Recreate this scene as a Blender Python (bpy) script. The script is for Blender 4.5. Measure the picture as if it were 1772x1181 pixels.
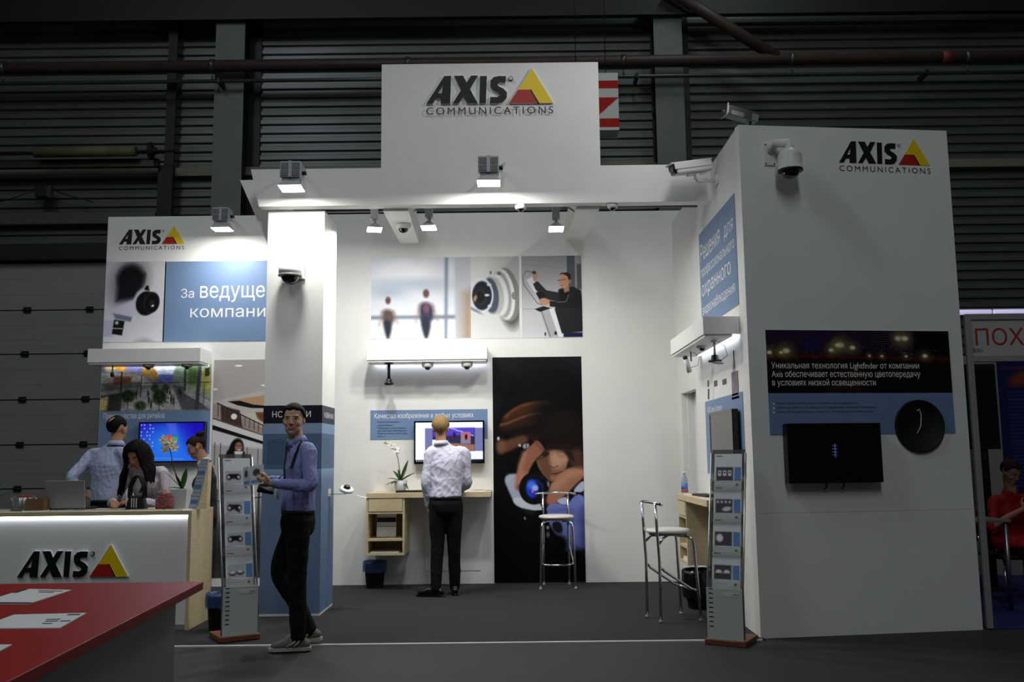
import bpy, math, random
import numpy as np
from mathutils import Matrix, Vector, Euler
from mathutils.geometry import interpolate_bezier, delaunay_2d_cdt

for _o in list(bpy.data.objects):
    bpy.data.objects.remove(_o)
random.seed(7)
rng = np.random.default_rng(7)
SC = bpy.context.scene
COL = SC.collection

# ---------------------------------------------------------------- camera
FPX, CAMH = 1587.0, 1.40
PITCH, ROLL = math.atan(FPX * 7.94e-5), 0.0115
_r = np.array([1.0, 0, 0])
_u = np.array([0, -math.sin(PITCH), math.cos(PITCH)])
_f = np.array([0, math.cos(PITCH), math.sin(PITCH)])
_R = math.cos(ROLL) * _r - math.sin(ROLL) * _u
_U = math.sin(ROLL) * _r + math.cos(ROLL) * _u
CAMP = np.array([0, 0, CAMH])
cam = bpy.data.cameras.new('camera')
cam.sensor_width = 36.0
cam.sensor_fit = 'HORIZONTAL'
cam.lens = FPX / 1772 * 36
cam.clip_end = 200
cam_o = bpy.data.objects.new('camera', cam)
COL.objects.link(cam_o)
cam_o.matrix_world = Matrix(((_R[0], _U[0], -_f[0], CAMP[0]), (_R[1], _U[1], -_f[1], CAMP[1]),
                             (_R[2], _U[2], -_f[2], CAMP[2]), (0, 0, 0, 1)))
SC.camera = cam_o


def ray(x, y):
    return _f + _R * (x - 886) / FPX + _U * (590.5 - y) / FPX


def PY(x, y, Y):
    d = ray(x, y)
    return Vector(CAMP + d * Y / d[1])


def PX(x, y, X):
    d = ray(x, y)
    return Vector(CAMP + d * X / d[0])


def PZ(x, y, Z=0.0):
    d = ray(x, y)
    return Vector(CAMP + d * (Z - CAMH) / d[2])


# ---------------------------------------------------------------- world, hall light, exposure
SC.view_settings.view_transform = 'Standard'
SC.view_settings.look = 'None'
SC.view_settings.gamma = 1.0
SC.view_settings.use_curve_mapping = False
SC.view_settings.exposure = 0.0
w = bpy.data.worlds.new('hall_air')
SC.world = w
w.use_nodes = True
w.node_tree.nodes['Background'].inputs[0].default_value = (0.86, 0.95, 1.0, 1)
w.node_tree.nodes['Background'].inputs[1].default_value = 0.028


def area_light(name, loc, target, size, power, color=(1, 1, 1), size_y=None, spread=None):
    l = bpy.data.lights.new(name, 'AREA')
    l.energy = power
    l.color = color
    l.size = size
    if size_y:
        l.shape = 'RECTANGLE'
        l.size_y = size_y
    if spread:
        l.spread = spread
    o = bpy.data.objects.new(name, l)
    COL.objects.link(o)
    o.location = loc
    d = Vector(target) - Vector(loc)
    o.rotation_euler = d.to_track_quat('-Z', 'Y').to_euler()
    return o


def spot_light(name, loc, target, power, angle, blend=0.5, radius=0.05, color=(1, 1, 1)):
    l = bpy.data.lights.new(name, 'SPOT')
    l.energy = power
    l.color = color
    l.spot_size = math.radians(angle)
    l.spot_blend = blend
    l.shadow_soft_size = radius
    o = bpy.data.objects.new(name, l)
    COL.objects.link(o)
    o.location = loc
    d = Vector(target) - Vector(loc)
    o.rotation_euler = d.to_track_quat('-Z', 'Y').to_euler()
    return o


# high-bay hall lamps above and behind the photographer
area_light('hall_lamp_high', (1.0, -3.0, 11.0), (0.5, 5.0, 0), 1.2, 260, (0.9, 0.97, 1.0), 6.0)
area_light('hall_lamp_high', (-6.0, 3.0, 11.0), (-3.0, 8.0, 0), 1.0, 170, (0.88, 0.97, 1.0), 4.0)
area_light('hall_lamp_high', (4.0, 9.6, 11.0), (4.0, 10.6, 0), 0.6, 70, (0.85, 1.0, 0.97), 3.0)

# stage spot out of frame above the tower, raking across the header
spot_light('stage_spot', (2.7, 6.5, 5.6), (0.2, 8.3, 4.05), 140, 56, 0.8, 0.08, (1.0, 0.97, 0.93))


# ---------------------------------------------------------------- materials
MATS = {}


def srgb(c):
    if isinstance(c, str):
        c = tuple(int(c[i:i + 2], 16) / 255 for i in (0, 2, 4))
    return tuple(x / 12.92 if x <= 0.04045 else ((x + 0.055) / 1.055) ** 2.4 for x in c)


def mat(name, color=(0.8, 0.8, 0.8), rough=0.5, metal=0.0, emit=0.0, emit_col=None, noise=0.0, nscale=20.0,
        bump=0.0, bscale=None, trans=0.0, ior=1.45, stretch=None, coat=0.0, sheen=0.0, attr=None, alpha=None, spec=None):
    if name in MATS:
        return MATS[name]
    m = bpy.data.materials.new(name)
    m.use_nodes = True
    nt = m.node_tree
    b = nt.nodes['Principled BSDF']
    col = srgb(color)
    b.inputs['Base Color'].default_value = (*col, 1)
    b.inputs['Roughness'].default_value = rough
    b.inputs['Metallic'].default_value = metal
    b.inputs['IOR'].default_value = ior
    if trans:
        b.inputs['Transmission Weight'].default_value = trans
    if coat:
        b.inputs['Coat Weight'].default_value = coat
    if sheen:
        b.inputs['Sheen Weight'].default_value = sheen
    if spec is not None:
        b.inputs['Specular IOR Level'].default_value = spec
    if alpha is not None:
        b.inputs['Alpha'].default_value = alpha
    if emit:
        b.inputs['Emission Strength'].default_value = emit
        b.inputs['Emission Color'].default_value = (*srgb(emit_col or color), 1)
    if attr:
        a = nt.nodes.new('ShaderNodeAttribute')
        a.attribute_name = attr
        nt.links.new(a.outputs['Color'], b.inputs['Base Color'])
        if emit:
            nt.links.new(a.outputs['Color'], b.inputs['Emission Color'])
    if noise or bump:
        tc = nt.nodes.new('ShaderNodeTexCoord')
        mp = nt.nodes.new('ShaderNodeMapping')
        nt.links.new(tc.outputs['Object'], mp.inputs[0])
        if stretch:
            mp.inputs['Scale'].default_value = stretch
        if noise:
            n = nt.nodes.new('ShaderNodeTexNoise')
            n.inputs['Scale'].default_value = nscale
            n.inputs['Detail'].default_value = 5
            nt.links.new(mp.outputs[0], n.inputs['Vector'])
            r = nt.nodes.new('ShaderNodeValToRGB')
            r.color_ramp.elements[0].position = 0.3
            r.color_ramp.elements[1].position = 0.7
            r.color_ramp.elements[0].color = (*[x * (1 - noise) for x in col], 1)
            r.color_ramp.elements[1].color = (*[min(1, x * (1 + noise * 0.6)) for x in col], 1)
            nt.links.new(n.outputs['Fac'], r.inputs[0])
            if attr:
                mx = nt.nodes.new('ShaderNodeMixRGB')
                mx.blend_type = 'MULTIPLY'
                mx.inputs[0].default_value = 1
                nt.links.new(a.outputs['Color'], mx.inputs[1])
                nt.links.new(r.outputs[0], mx.inputs[2])
                nt.links.new(mx.outputs[0], b.inputs['Base Color'])
            else:
                nt.links.new(r.outputs[0], b.inputs['Base Color'])
        if bump:
            n2 = nt.nodes.new('ShaderNodeTexNoise')
            n2.inputs['Scale'].default_value = bscale or nscale
            n2.inputs['Detail'].default_value = 4
            nt.links.new(mp.outputs[0], n2.inputs['Vector'])
            bp = nt.nodes.new('ShaderNodeBump')
            bp.inputs['Strength'].default_value = bump
            bp.inputs['Distance'].default_value = 0.01
            nt.links.new(n2.outputs['Fac'], bp.inputs['Height'])
            nt.links.new(bp.outputs[0], b.inputs['Normal'])
    MATS[name] = m
    return m


M = {}
M['wall'] = mat('white_panel', (0.90, 0.90, 0.885), 0.6, noise=0.025, nscale=3, bump=0.02, bscale=60)
M['white'] = mat('white_plastic', (0.88, 0.88, 0.87), 0.35)
M['offwhite'] = mat('off_white_plastic', (0.82, 0.82, 0.80), 0.4)
M['grey'] = mat('grey_plastic', (0.55, 0.56, 0.56), 0.4)
M['black'] = mat('black_plastic', (0.045, 0.045, 0.05), 0.35)
M['matte_black'] = mat('matte_black', (0.035, 0.035, 0.04), 0.7)
M['blackgloss'] = mat('black_gloss', (0.02, 0.02, 0.022), 0.12, coat=0.15)
M['dome'] = mat('smoked_dome', (0.03, 0.03, 0.035), 0.06, coat=1.0)
M['chrome'] = mat('chrome', (0.82, 0.82, 0.84), 0.12, 1.0)
M['alu'] = mat('brushed_aluminium', (0.66, 0.67, 0.68), 0.35, 1.0, noise=0.08, nscale=60)
M['lampgrey'] = mat('lamp_housing_grey', (0.66, 0.67, 0.68), 0.4, 0.0)
M['glow'] = mat('lamp_glass_lit', (1, 1, 1), 0.3, emit=14.0, emit_col=(1.0, 0.985, 0.95))
M['led'] = mat('led_strip_lit', (1, 1, 1), 0.4, emit=5.0, emit_col=(0.9, 0.93, 1.0))
M['wood'] = mat('pale_oak_laminate', (0.82, 0.75, 0.60), 0.45, noise=0.13, nscale=7, stretch=(1.2, 1.2, 9), bump=0.03)
M['woodh'] = mat('pale_oak_laminate_flat', (0.83, 0.76, 0.61), 0.45, noise=0.10, nscale=7, stretch=(1.2, 9, 9), bump=0.03)
M['woodbase'] = mat('reddish_beech', (0.44, 0.25, 0.155), 0.5, noise=0.2, nscale=9, stretch=(1, 8, 8))
M['paper'] = mat('paper', (0.88, 0.88, 0.88), 0.6, noise=0.03, nscale=8)
M['red'] = mat('red_laminate', (0.60, 0.09, 0.075), 0.45, noise=0.04, nscale=4, spec=0.3)
M['logoblack'] = mat('logo_black', (0.03, 0.03, 0.035), 0.5)
M['logoyellow'] = mat('logo_yellow', (0.93, 0.80, 0.06), 0.45)
M['logored'] = mat('logo_red', (0.68, 0.13, 0.09), 0.45)
M['logoedge'] = mat('logo_white_edge', (0.9, 0.92, 0.94), 0.4)
M['print'] = mat('printed_poster', (1, 1, 1), 0.5, attr='Col', spec=0.15)
M['screen'] = mat('lit_screen', (0.02, 0.02, 0.02), 0.25, emit=1.0)
M['clear'] = mat('clear_acrylic', (0.75, 0.77, 0.77), 0.08, trans=0.85, ior=1.2)
M['smoke'] = mat('smoked_acrylic', (0.34, 0.34, 0.32), 0.15, alpha=0.62)
M['letters'] = mat('printed_white_letters', (0.93, 0.93, 0.93), 0.5)
M['dletters'] = mat('printed_dark_letters', (0.10, 0.14, 0.20), 0.5)


# ---------------------------------------------------------------- mesh builder
def wm(o):
    m = o.matrix_basis.copy()
    p = o.parent
    while p:
        m = p.matrix_basis @ m
        p = p.parent
    return m


def tag(o, label=None, cat=None, group=None, kind=None):
    if label:
        o['label'] = label
    if cat:
        o['category'] = cat
    if group:
        o['group'] = group
    if kind:
        o['kind'] = kind
    return o


def thing(name, label, cat, loc=(0, 0, 0), rz=0.0, group=None):
    o = bpy.data.objects.new(name, None)
    o.empty_display_size = 0.1
    COL.objects.link(o)
    o.location = loc
    o.rotation_euler = (0, 0, rz)
    return tag(o, label, cat, group)


class MB:
    def __init__(s):
        s.v, s.f, s.m, s.s = [], [], [], []

    def add(s, vs, fs, mi=0, smooth=False):
        b = len(s.v)
        s.v.extend(tuple(map(float, x)) for x in vs)
        for f in fs:
            s.f.append(tuple(b + i for i in f))
            s.m.append(mi)
            s.s.append(smooth)
        return s

    def box(s, x0, x1, y0, y1, z0, z1, mi=0):
        vs = [(x, y, z) for z in (z0, z1) for y in (y0, y1) for x in (x0, x1)]
        return s.add(vs, [(0, 2, 3, 1), (4, 5, 7, 6), (0, 1, 5, 4), (2, 6, 7, 3), (0, 4, 6, 2), (1, 3, 7, 5)], mi)

    def obox(s, c, ax, ay, az, mi=0):
        c, ax, ay, az = Vector(c), Vector(ax), Vector(ay), Vector(az)
        vs = [c + ax * i + ay * j + az * k for k in (-1, 1) for j in (-1, 1) for i in (-1, 1)]
        return s.add(vs, [(0, 2, 3, 1), (4, 5, 7, 6), (0, 1, 5, 4), (2, 6, 7, 3), (0, 4, 6, 2), (1, 3, 7, 5)], mi)

    def tbox(s, mtx, sx, sy, sz, mi=0):
        """box of full size centred on the matrix"""
        c = mtx.translation
        a = mtx.to_3x3()
        return s.obox(c, a @ Vector((sx / 2, 0, 0)), a @ Vector((0, sy / 2, 0)), a @ Vector((0, 0, sz / 2)), mi)

    def tube(s, pts, rad, n=12, mi=0, caps=True, flat=1.0, ref=None):
        pts = [Vector(p) for p in pts]
        if not hasattr(rad, '__len__'):
            rad = [rad] * len(pts)
        k = len(pts)
        vs, fs = [], []
        prev = Vector(ref) if ref else None
        for i, p in enumerate(pts):
            t = (pts[min(i + 1, k - 1)] - pts[max(i - 1, 0)])
            if t.length < 1e-9:
                t = Vector((0, 0, 1))
            t.normalize()
            if prev is None:
                prev = Vector((0, 0, 1)) if abs(t.z) < 0.9 else Vector((1, 0, 0))
            a = prev - t * prev.dot(t)
            if a.length < 1e-6:
                a = t.orthogonal()
            a.normalize()
            prev = a
            b = t.cross(a)
            r = rad[i]
            ra, rb = (r if hasattr(r, '__len__') else (r, r * flat))
            for j in range(n):
                an = 2 * math.pi * j / n
                vs.append(p + a * (ra * math.cos(an)) + b * (rb * math.sin(an)))
        for i in range(k - 1):
            for j in range(n):
                j2 = (j + 1) % n
                fs.append((i * n + j, i * n + j2, (i + 1) * n + j2, (i + 1) * n + j))
        s.add(vs, fs, mi, True)
        if caps:
            b = len(s.v) - len(vs)
            s.f.append(tuple(b + j for j in reversed(range(n))))
            s.f.append(tuple(b + (k - 1) * n + j for j in range(n)))
            s.m += [mi, mi]
            s.s += [False, False]
        return s

    def cyl(s, p0, p1, r0, r1=None, n=20, mi=0):
        return s.tube([p0, p1], [r0, r0 if r1 is None else r1], n, mi)

    def lathe(s, prof, c=(0, 0, 0), axis=(0, 0, 1), n=24, mi=0, smooth=True):
        """prof: list of (r, h) along axis from c"""
        c, ax = Vector(c), Vector(axis).normalized()
        a = ax.orthogonal().normalized()
        b = ax.cross(a)
        vs, fs = [], []
        for r, h in prof:
            for j in range(n):
                an = 2 * math.pi * j / n
                vs.append(c + ax * h + (a * math.cos(an) + b * math.sin(an)) * max(r, 1e-5))
        for i in range(len(prof) - 1):
            for j in range(n):
                j2 = (j + 1) % n
                fs.append((i * n + j, i * n + j2, (i + 1) * n + j2, (i + 1) * n + j))
        fs.append(tuple(reversed(range(n))))
        fs.append(tuple((len(prof) - 1) * n + j for j in range(n)))
        return s.add(vs, fs, mi, smooth)

    def ell(s, c, rx, ry, rz, n=16, k=10, mi=0, mtx=None):
        vs, fs = [], []
        for i in range(k + 1):
            th = math.pi * i / k
            for j in range(n):
                ph = 2 * math.pi * j / n
                q = Vector((rx * math.sin(th) * math.cos(ph), ry * math.sin(th) * math.sin(ph), rz * math.cos(th)))
                if mtx is not None:
                    q = mtx @ q
                vs.append(Vector(c) + q)
        for i in range(k):
            for j in range(n):
                j2 = (j + 1) % n
                fs.append((i * n + j, (i + 1) * n + j, (i + 1) * n + j2, i * n + j2))
        return s.add(vs, fs, mi, True)

    def prism(s, poly, o, ax, ay, th, mi=0, mside=None):
        """2D polygon in frame (o, ax, ay), front at o, extruded by th along -(ax x ay)"""
        o, ax, ay = Vector(o), Vector(ax), Vector(ay)
        nz = ax.cross(ay).normalized()
        n = len(poly)
        fr = [o + ax * p[0] + ay * p[1] for p in poly]
        bk = [q - nz * th for q in fr]
        area = sum(poly[i][0] * poly[(i + 1) % n][1] - poly[(i + 1) % n][0] * poly[i][1] for i in range(n))
        fwd = list(range(n)) if area > 0 else list(reversed(range(n)))
        s.add(fr + bk, [tuple(fwd)], mi)
        base = len(s.v) - 2 * n
        s.f.append(tuple(base + n + i for i in reversed(fwd)))
        s.m.append(mi)
        s.s.append(False)
        for q in range(n):
            i, j = fwd[q], fwd[(q + 1) % n]
            s.f.append((base + j, base + i, base + n + i, base + n + j))
            s.m.append(mi if mside is None else mside)
            s.s.append(False)
        return s

    def build(s, name, mats, parent=None, local=False, bevel=0.0, label=None, segs=2):
        if not isinstance(mats, (list, tuple)):
            mats = [mats]
        v = np.array(s.v, dtype=float)
        if parent is not None and not local:
            im = np.array(wm(parent).inverted())
            v = v @ im[:3, :3].T + im[:3, 3]
        lo, hi = v.min(0), v.max(0)
        if parent is None:
            loc = np.array([(lo[0] + hi[0]) / 2, (lo[1] + hi[1]) / 2, lo[2]])
        else:
            loc = (lo + hi) / 2
        me = bpy.data.meshes.new(name)
        me.from_pydata((v - loc).tolist(), [], s.f)
        for m in mats:
            me.materials.append(m)
        me.polygons.foreach_set('material_index', s.m)
        me.polygons.foreach_set('use_smooth', s.s)
        me.update()
        o = bpy.data.objects.new(name, me)
        COL.objects.link(o)
        o.location = loc
        if parent is not None:
            o.parent = parent
        if bevel:
            bv = o.modifiers.new('bevel', 'BEVEL')
            bv.width = bevel
            bv.segments = segs
            bv.limit_method = 'ANGLE'
            bv.angle_limit = math.radians(50)
        if label:
            o['label'] = label
        return o


def copy_tree(o, parent=None):
    c = o.copy()
    COL.objects.link(c)
    c.parent = parent
    for ch in list(o.children):
        copy_tree(ch, c)
    return c


# ---------------------------------------------------------------- lettering
def text_mesh(body, mtx, width=None, height=None, size=0.1, depth=0.0008, align='LEFT', shear=0.0, space=1.0, bold=0.0):
    """real letter outlines as (verts, faces) in world space; mtx: x right, y up, z out"""
    cu = bpy.data.curves.new('t', 'FONT')
    cu.body = body
    cu.size = 1.0
    cu.extrude = 0.0
    cu.resolution_u = 2
    cu.shear = shear
    cu.space_character = space
    cu.space_line = 1.05
    cu.offset = bold
    ob = bpy.data.objects.new('t', cu)
    COL.objects.link(ob)
    dg = bpy.context.evaluated_depsgraph_get()
    cc = ob.evaluated_get(dg).to_curve(dg)
    loops = []
    for sp in cc.splines:
        pts = []
        if sp.type == 'BEZIER':
            bp = sp.bezier_points
            for i in range(len(bp)):
                p, q = bp[i], bp[(i + 1) % len(bp)]
                straight = ((p.handle_right - p.co).cross(q.co - p.co).length < 1e-6 and (q.handle_left - q.co).cross(q.co - p.co).length < 1e-6)
                seg = [p.co.copy()] if straight else [x.copy() for x in interpolate_bezier(p.co, p.handle_right, q.handle_left, q.co, 5)[:-1]]
                pts += seg
        else:
            pts = [Vector(x.co[:3]) for x in sp.points]
        out = []
        for x in pts:
            if not out or (x - out[-1]).length > 1e-5:
                out.append(x)
        if len(out) > 2:
            loops.append(out)
    ob.to_curve_clear()

    vv, fs = [], []
    if loops:
        # constrained triangulation, faces kept by the non-zero winding rule (glyph outlines may overlap)
        pts2 = [x.to_2d() for l in loops for x in l]
        eds, k = [], 0
        for l in loops:
            eds += [(k + i, k + (i + 1) % len(l)) for i in range(len(l))]
            k += len(l)
        ov, oe, of = delaunay_2d_cdt(pts2, eds, [], 0, 1e-6)[:3]
        vv = [(x.x, x.y, 0.0) for x in ov]
        A = np.array([pts2[i][:] for i, j in eds])
        B_ = np.array([pts2[j][:] for i, j in eds])
        for f_ in of:
            cx_ = sum(ov[i].x for i in f_) / 3
            cy_ = sum(ov[i].y for i in f_) / 3
            side = (B_[:, 0] - A[:, 0]) * (cy_ - A[:, 1]) - (cx_ - A[:, 0]) * (B_[:, 1] - A[:, 1])
            wn = np.sum((A[:, 1] <= cy_) & (B_[:, 1] > cy_) & (side > 0)) - np.sum((A[:, 1] > cy_) & (B_[:, 1] <= cy_) & (side < 0))
            if int(wn) != 0:
                p, q, r3 = (ov[i] for i in f_)
                cr_ = (q.x - p.x) * (r3.y - p.y) - (r3.x - p.x) * (q.y - p.y)
                fs.append(tuple(f_ if cr_ > 0 else f_[::-1]))
    v = np.array(vv) if vv else np.zeros((0, 3))
    bpy.data.objects.remove(ob)
    bpy.data.curves.remove(cu)
    if not len(v):
        return [], []
    lo, hi = v.min(0), v.max(0)
    sx = size
    sy = size
    if width:
        sx = width / (hi[0] - lo[0])
        sy = sx
    if height:
        sy = height / (hi[1] - lo[1])
        if not width:
            sx = sy
    v[:, 0] = (v[:, 0] - lo[0]) * sx
    v[:, 1] = (v[:, 1] - lo[1]) * sy
    v[:, 2] = depth
    if align == 'CENTER':
        v[:, 0] -= (hi[0] - lo[0]) * sx / 2
    m = np.array(mtx)
    v = v @ m[:3, :3].T + m[:3, 3]
    return v.tolist(), fs


def frame3(o, ax, ay):
    """matrix with origin o and x,y axes (z = out)"""
    ax, ay = Vector(ax).normalized(), Vector(ay).normalized()
    az = ax.cross(ay)
    return Matrix(((ax.x, ay.x, az.x, o[0]), (ax.y, ay.y, az.y, o[1]), (ax.z, ay.z, az.z, o[2]), (0, 0, 0, 1)))


def lettering(name, items, mat_, parent):
    """items: list of (text, mtx, kwargs) -> one flat printed part"""
    for t, m, kw in items:
        v, f = text_mesh(t, m, **kw)
        mb = MB()
        mb.add(v, f)
        o = mb.build(name, mat_, parent)
    return o


# ---------------------------------------------------------------- printed pictures (vertex-colour rasters)
class Img:
    def __init__(s, w, h, col=(1, 1, 1)):
        s.w, s.h = int(w), int(h)
        s.a = np.empty((s.h, s.w, 3))
        s.a[:] = col
        yy, xx = np.mgrid[0:s.h, 0:s.w]
        s.x = (xx + 0.5) / s.w
        s.y = (yy + 0.5) / s.h
        s.asp = s.h / s.w

    def mix(s, mask, col):
        mask = np.clip(mask, 0, 1)[..., None]
        s.a = s.a * (1 - mask) + np.asarray(col) * mask
        return s

    def grad(s, c0, c1, vert=True, mask=None):
        t = (s.y if vert else s.x)[..., None]
        g = np.asarray(c0) * (1 - t) + np.asarray(c1) * t
        s.a = g if mask is None else s.a * (1 - mask[..., None]) + g * mask[..., None]
        return s

    def ell(s, cx, cy, rx, ry, col, blur=0.02, ang=0, alpha=1.0):
        """coords in units of the width: y measured 0..asp"""
        X, Y = s.x - cx, s.y * s.asp - cy
        c, n = math.cos(ang), math.sin(ang)
        u, v = (X * c + Y * n) / rx, (-X * n + Y * c) / ry
        d = (np.sqrt(u * u + v * v) - 1) * min(rx, ry)
        return s.mix(alpha * np.clip(0.5 - d / max(blur, 1e-4), 0, 1), col)

    def sd(s, pts):
        X, Y = s.x, s.y * s.asp
        d = np.full(X.shape, 1e9)
        inside = np.zeros(X.shape, bool)
        n = len(pts)
        for i in range(n):
            (x0, y0), (x1, y1) = pts[i], pts[(i + 1) % n]
            ex, ey = x1 - x0, y1 - y0
            t = np.clip(((X - x0) * ex + (Y - y0) * ey) / (ex * ex + ey * ey + 1e-12), 0, 1)
            d = np.minimum(d, np.hypot(X - x0 - t * ex, Y - y0 - t * ey))
            c = ((y0 > Y) != (y1 > Y)) & (X < (x1 - x0) * (Y - y0) / (y1 - y0 + 1e-12) + x0)
            inside ^= c
        return np.where(inside, -d, d)

    def poly(s, pts, col, blur=0.004, alpha=1.0):
        return s.mix(alpha * np.clip(0.5 - s.sd(pts) / blur, 0, 1), col)

    def blob(s, pts, col, blur=0.004, alpha=1.0):
        """polygon with rounded corners"""
        for _k in range(2):
            n = len(pts)
            pts = [q for i in range(n) for q in ((pts[i][0] * .75 + pts[(i + 1) % n][0] * .25, pts[i][1] * .75 + pts[(i + 1) % n][1] * .25),
                                                 (pts[i][0] * .25 + pts[(i + 1) % n][0] * .75, pts[i][1] * .25 + pts[(i + 1) % n][1] * .75))]
        return s.poly(pts, col, blur, alpha)

    def line(s, pts, wd, col, blur=0.003, alpha=1.0):
        X, Y = s.x, s.y * s.asp
        d = np.full(X.shape, 1e9)
        for (x0, y0), (x1, y1) in zip(pts[:-1], pts[1:]):
            ex, ey = x1 - x0, y1 - y0
            t = np.clip(((X - x0) * ex + (Y - y0) * ey) / (ex * ex + ey * ey + 1e-12), 0, 1)
            d = np.minimum(d, np.hypot(X - x0 - t * ex, Y - y0 - t * ey))
        return s.mix(alpha * np.clip(0.5 - (d - wd / 2) / blur, 0, 1), col)

    def rect(s, x0, y0, x1, y1, col, blur=0.003, alpha=1.0):
        X, Y = s.x, s.y * s.asp
        d = np.maximum(np.maximum(x0 - X, X - x1), np.maximum(y0 - Y, Y - y1))
        return s.mix(alpha * np.clip(0.5 - d / blur, 0, 1), col)

    def grain(s, amt, cells=12, seed=1):
        r = np.random.default_rng(seed)
        g = r.random((cells + 2, cells + 2))
        fx, fy = s.x * cells, s.y * cells
        ix, iy = fx.astype(int), fy.astype(int)
        tx, ty = fx - ix, fy - iy
        v = (g[iy, ix] * (1 - tx) + g[iy, ix + 1] * tx) * (1 - ty) + (g[iy + 1, ix] * (1 - tx) + g[iy + 1, ix + 1] * tx) * ty
        s.a = np.clip(s.a * (1 + amt * (v[..., None] - 0.5) * 2), 0, 1)
        return s


def raster(name, img, tl, tr, bl, parent=None, mat_=None, thick=0.004, label=None):
    """picture as a fine vertex-coloured sheet with a thin solid backing"""
    tl, tr, bl = Vector(tl), Vector(tr), Vector(bl)
    w_, h_ = img.w, img.h
    ex, ey = tr - tl, bl - tl
    nz = ex.cross(-ey).normalized()
    gx = np.linspace(0, 1, w_)
    gy = np.linspace(0, 1, h_)
    A = np.array(tl)[None, None] + gx[None, :, None] * np.array(ex) + gy[:, None, None] * np.array(ey)
    v = A.reshape(-1, 3)
    idx = np.arange(w_ * h_).reshape(h_, w_)
    q = np.stack([idx[:-1, :-1], idx[1:, :-1], idx[1:, 1:], idx[:-1, 1:]], -1).reshape(-1, 4)
    n0 = len(v)
    cs = [tl, tl + ey, tl + ex + ey, tr]
    back = np.array([np.array(c) - np.array(nz) * thick for c in cs])
    fr = np.array([np.array(c) for c in cs])
    v = np.vstack([v, fr, back])
    extra = [(n0 + 4, n0 + 7, n0 + 6, n0 + 5)]
    for i in range(4):
        j = (i + 1) % 4
        extra.append((n0 + i, n0 + 4 + i, n0 + 4 + j, n0 + j))
    if parent is not None:
        im = np.array(wm(parent).inverted())
        v = v @ im[:3, :3].T + im[:3, 3]
    lo, hi = v.min(0), v.max(0)
    loc = (lo + hi) / 2
    if parent is None:
        loc[2] = lo[2]
    v = v - loc
    me = bpy.data.meshes.new(name)
    nq, ne = len(q), len(extra)
    loops = np.concatenate([q.ravel(), np.array(extra).ravel()])
    me.vertices.add(len(v))
    me.vertices.foreach_set('co', v.ravel())
    me.loops.add(len(loops))
    me.loops.foreach_set('vertex_index', loops.astype(np.int32))
    me.polygons.add(nq + ne)
    me.polygons.foreach_set('loop_start', np.arange(0, 4 * (nq + ne), 4, dtype=np.int32))
    me.update(calc_edges=True)
    ca = me.color_attributes.new('Col', 'FLOAT_COLOR', 'POINT')
    c = np.clip(img.a, 0, 1)
    c = np.where(c <= 0.04045, c / 12.92, ((c + 0.055) / 1.055) ** 2.4).reshape(-1, 3)
    c = np.vstack([c, np.full((8, 3), 0.5)])
    c = np.hstack([c, np.ones((len(c), 1))])
    ca.data.foreach_set('color', c.ravel())
    me.materials.append(mat_ or M['print'])
    me.validate()
    o = bpy.data.objects.new(name, me)
    COL.objects.link(o)
    o.location = loc
    if parent is not None:
        o.parent = parent
    if label:
        o['label'] = label
    return o


def scr_mat(name, strength):
    return mat(name, (0.02, 0.02, 0.02), 0.2, emit=strength, attr='Col')
# ================================================================ SETTING
WALLY, HDRY, COLY, RWX = 10.40, 8.30, 8.43, 1.87
HALLY = 13.6
X3, Y3, Z3 = Vector((1, 0, 0)), Vector((0, 1, 0)), Vector((0, 0, 1))


def struct(mb, name, m, parent=None, **k):
    o = mb.build(name, m, parent, **k)
    if parent is None:
        o['kind'] = 'structure'
    return o


# hall floor, booth carpet, white edge tape
mconc = mat('hall_concrete', (0.17, 0.166, 0.16), 0.7, noise=0.22, nscale=1.6, bump=0.05, bscale=40)
mcarp = mat('charcoal_carpet', (0.165, 0.165, 0.17), 0.95, noise=0.25, nscale=130, bump=0.5, bscale=260)
mblue = mat('blue_carpet', (0.10, 0.11, 0.36), 0.95, noise=0.15, nscale=90, bump=0.3, bscale=200)
struct(MB().box(-14, 14, -4, HALLY, -0.1, 0), 'floor', mconc)
struct(MB().box(-4.7, RWX + 0.02, 7.16, WALLY, 0.0, 0.008), 'floor_carpet', mcarp)
struct(MB().box(-4.7, 1.86, 7.125, 7.16, 0.0, 0.011), 'trim_1', mat('white_edge_tape', (0.75, 0.75, 0.75), 0.6))
struct(MB().box(3.74, 8.5, 7.47, 12.6, 0.0, 0.008), 'floor_neighbour', mblue)

# hall wall: corrugated cladding
mcorr = mat('dark_corrugated_steel', (0.37, 0.385, 0.385), 0.38, 0.3, noise=0.22, nscale=1.5, stretch=(0.6, 1, 3))
mb = MB()
z = 0.0
pitch = 0.142
prof = []
while z < 9.6:
    prof += [(0.0, z), (0.0, z + 0.062), (0.042, z + 0.082), (0.042, z + 0.122)]
    z += pitch
vs = []
for x in (-13.5, 13.5):
    vs += [(x, HALLY + p, zz) for p, zz in prof]
n = len(prof)
mb.add(vs, [(i, n + i, n + i + 1, i + 1) for i in range(n - 1)])
mb.box(-13.5, 13.5, HALLY + 0.06, HALLY + 0.1, 0, 9.6)
struct(mb, 'wall_hall', mcorr)

# steel columns of the hall
mcolm = mat('grey_painted_steel', (0.42, 0.44, 0.44), 0.55, noise=0.08, nscale=4)
mdark = mat('dark_steel', (0.14, 0.145, 0.15), 0.5, 0.4)


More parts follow.
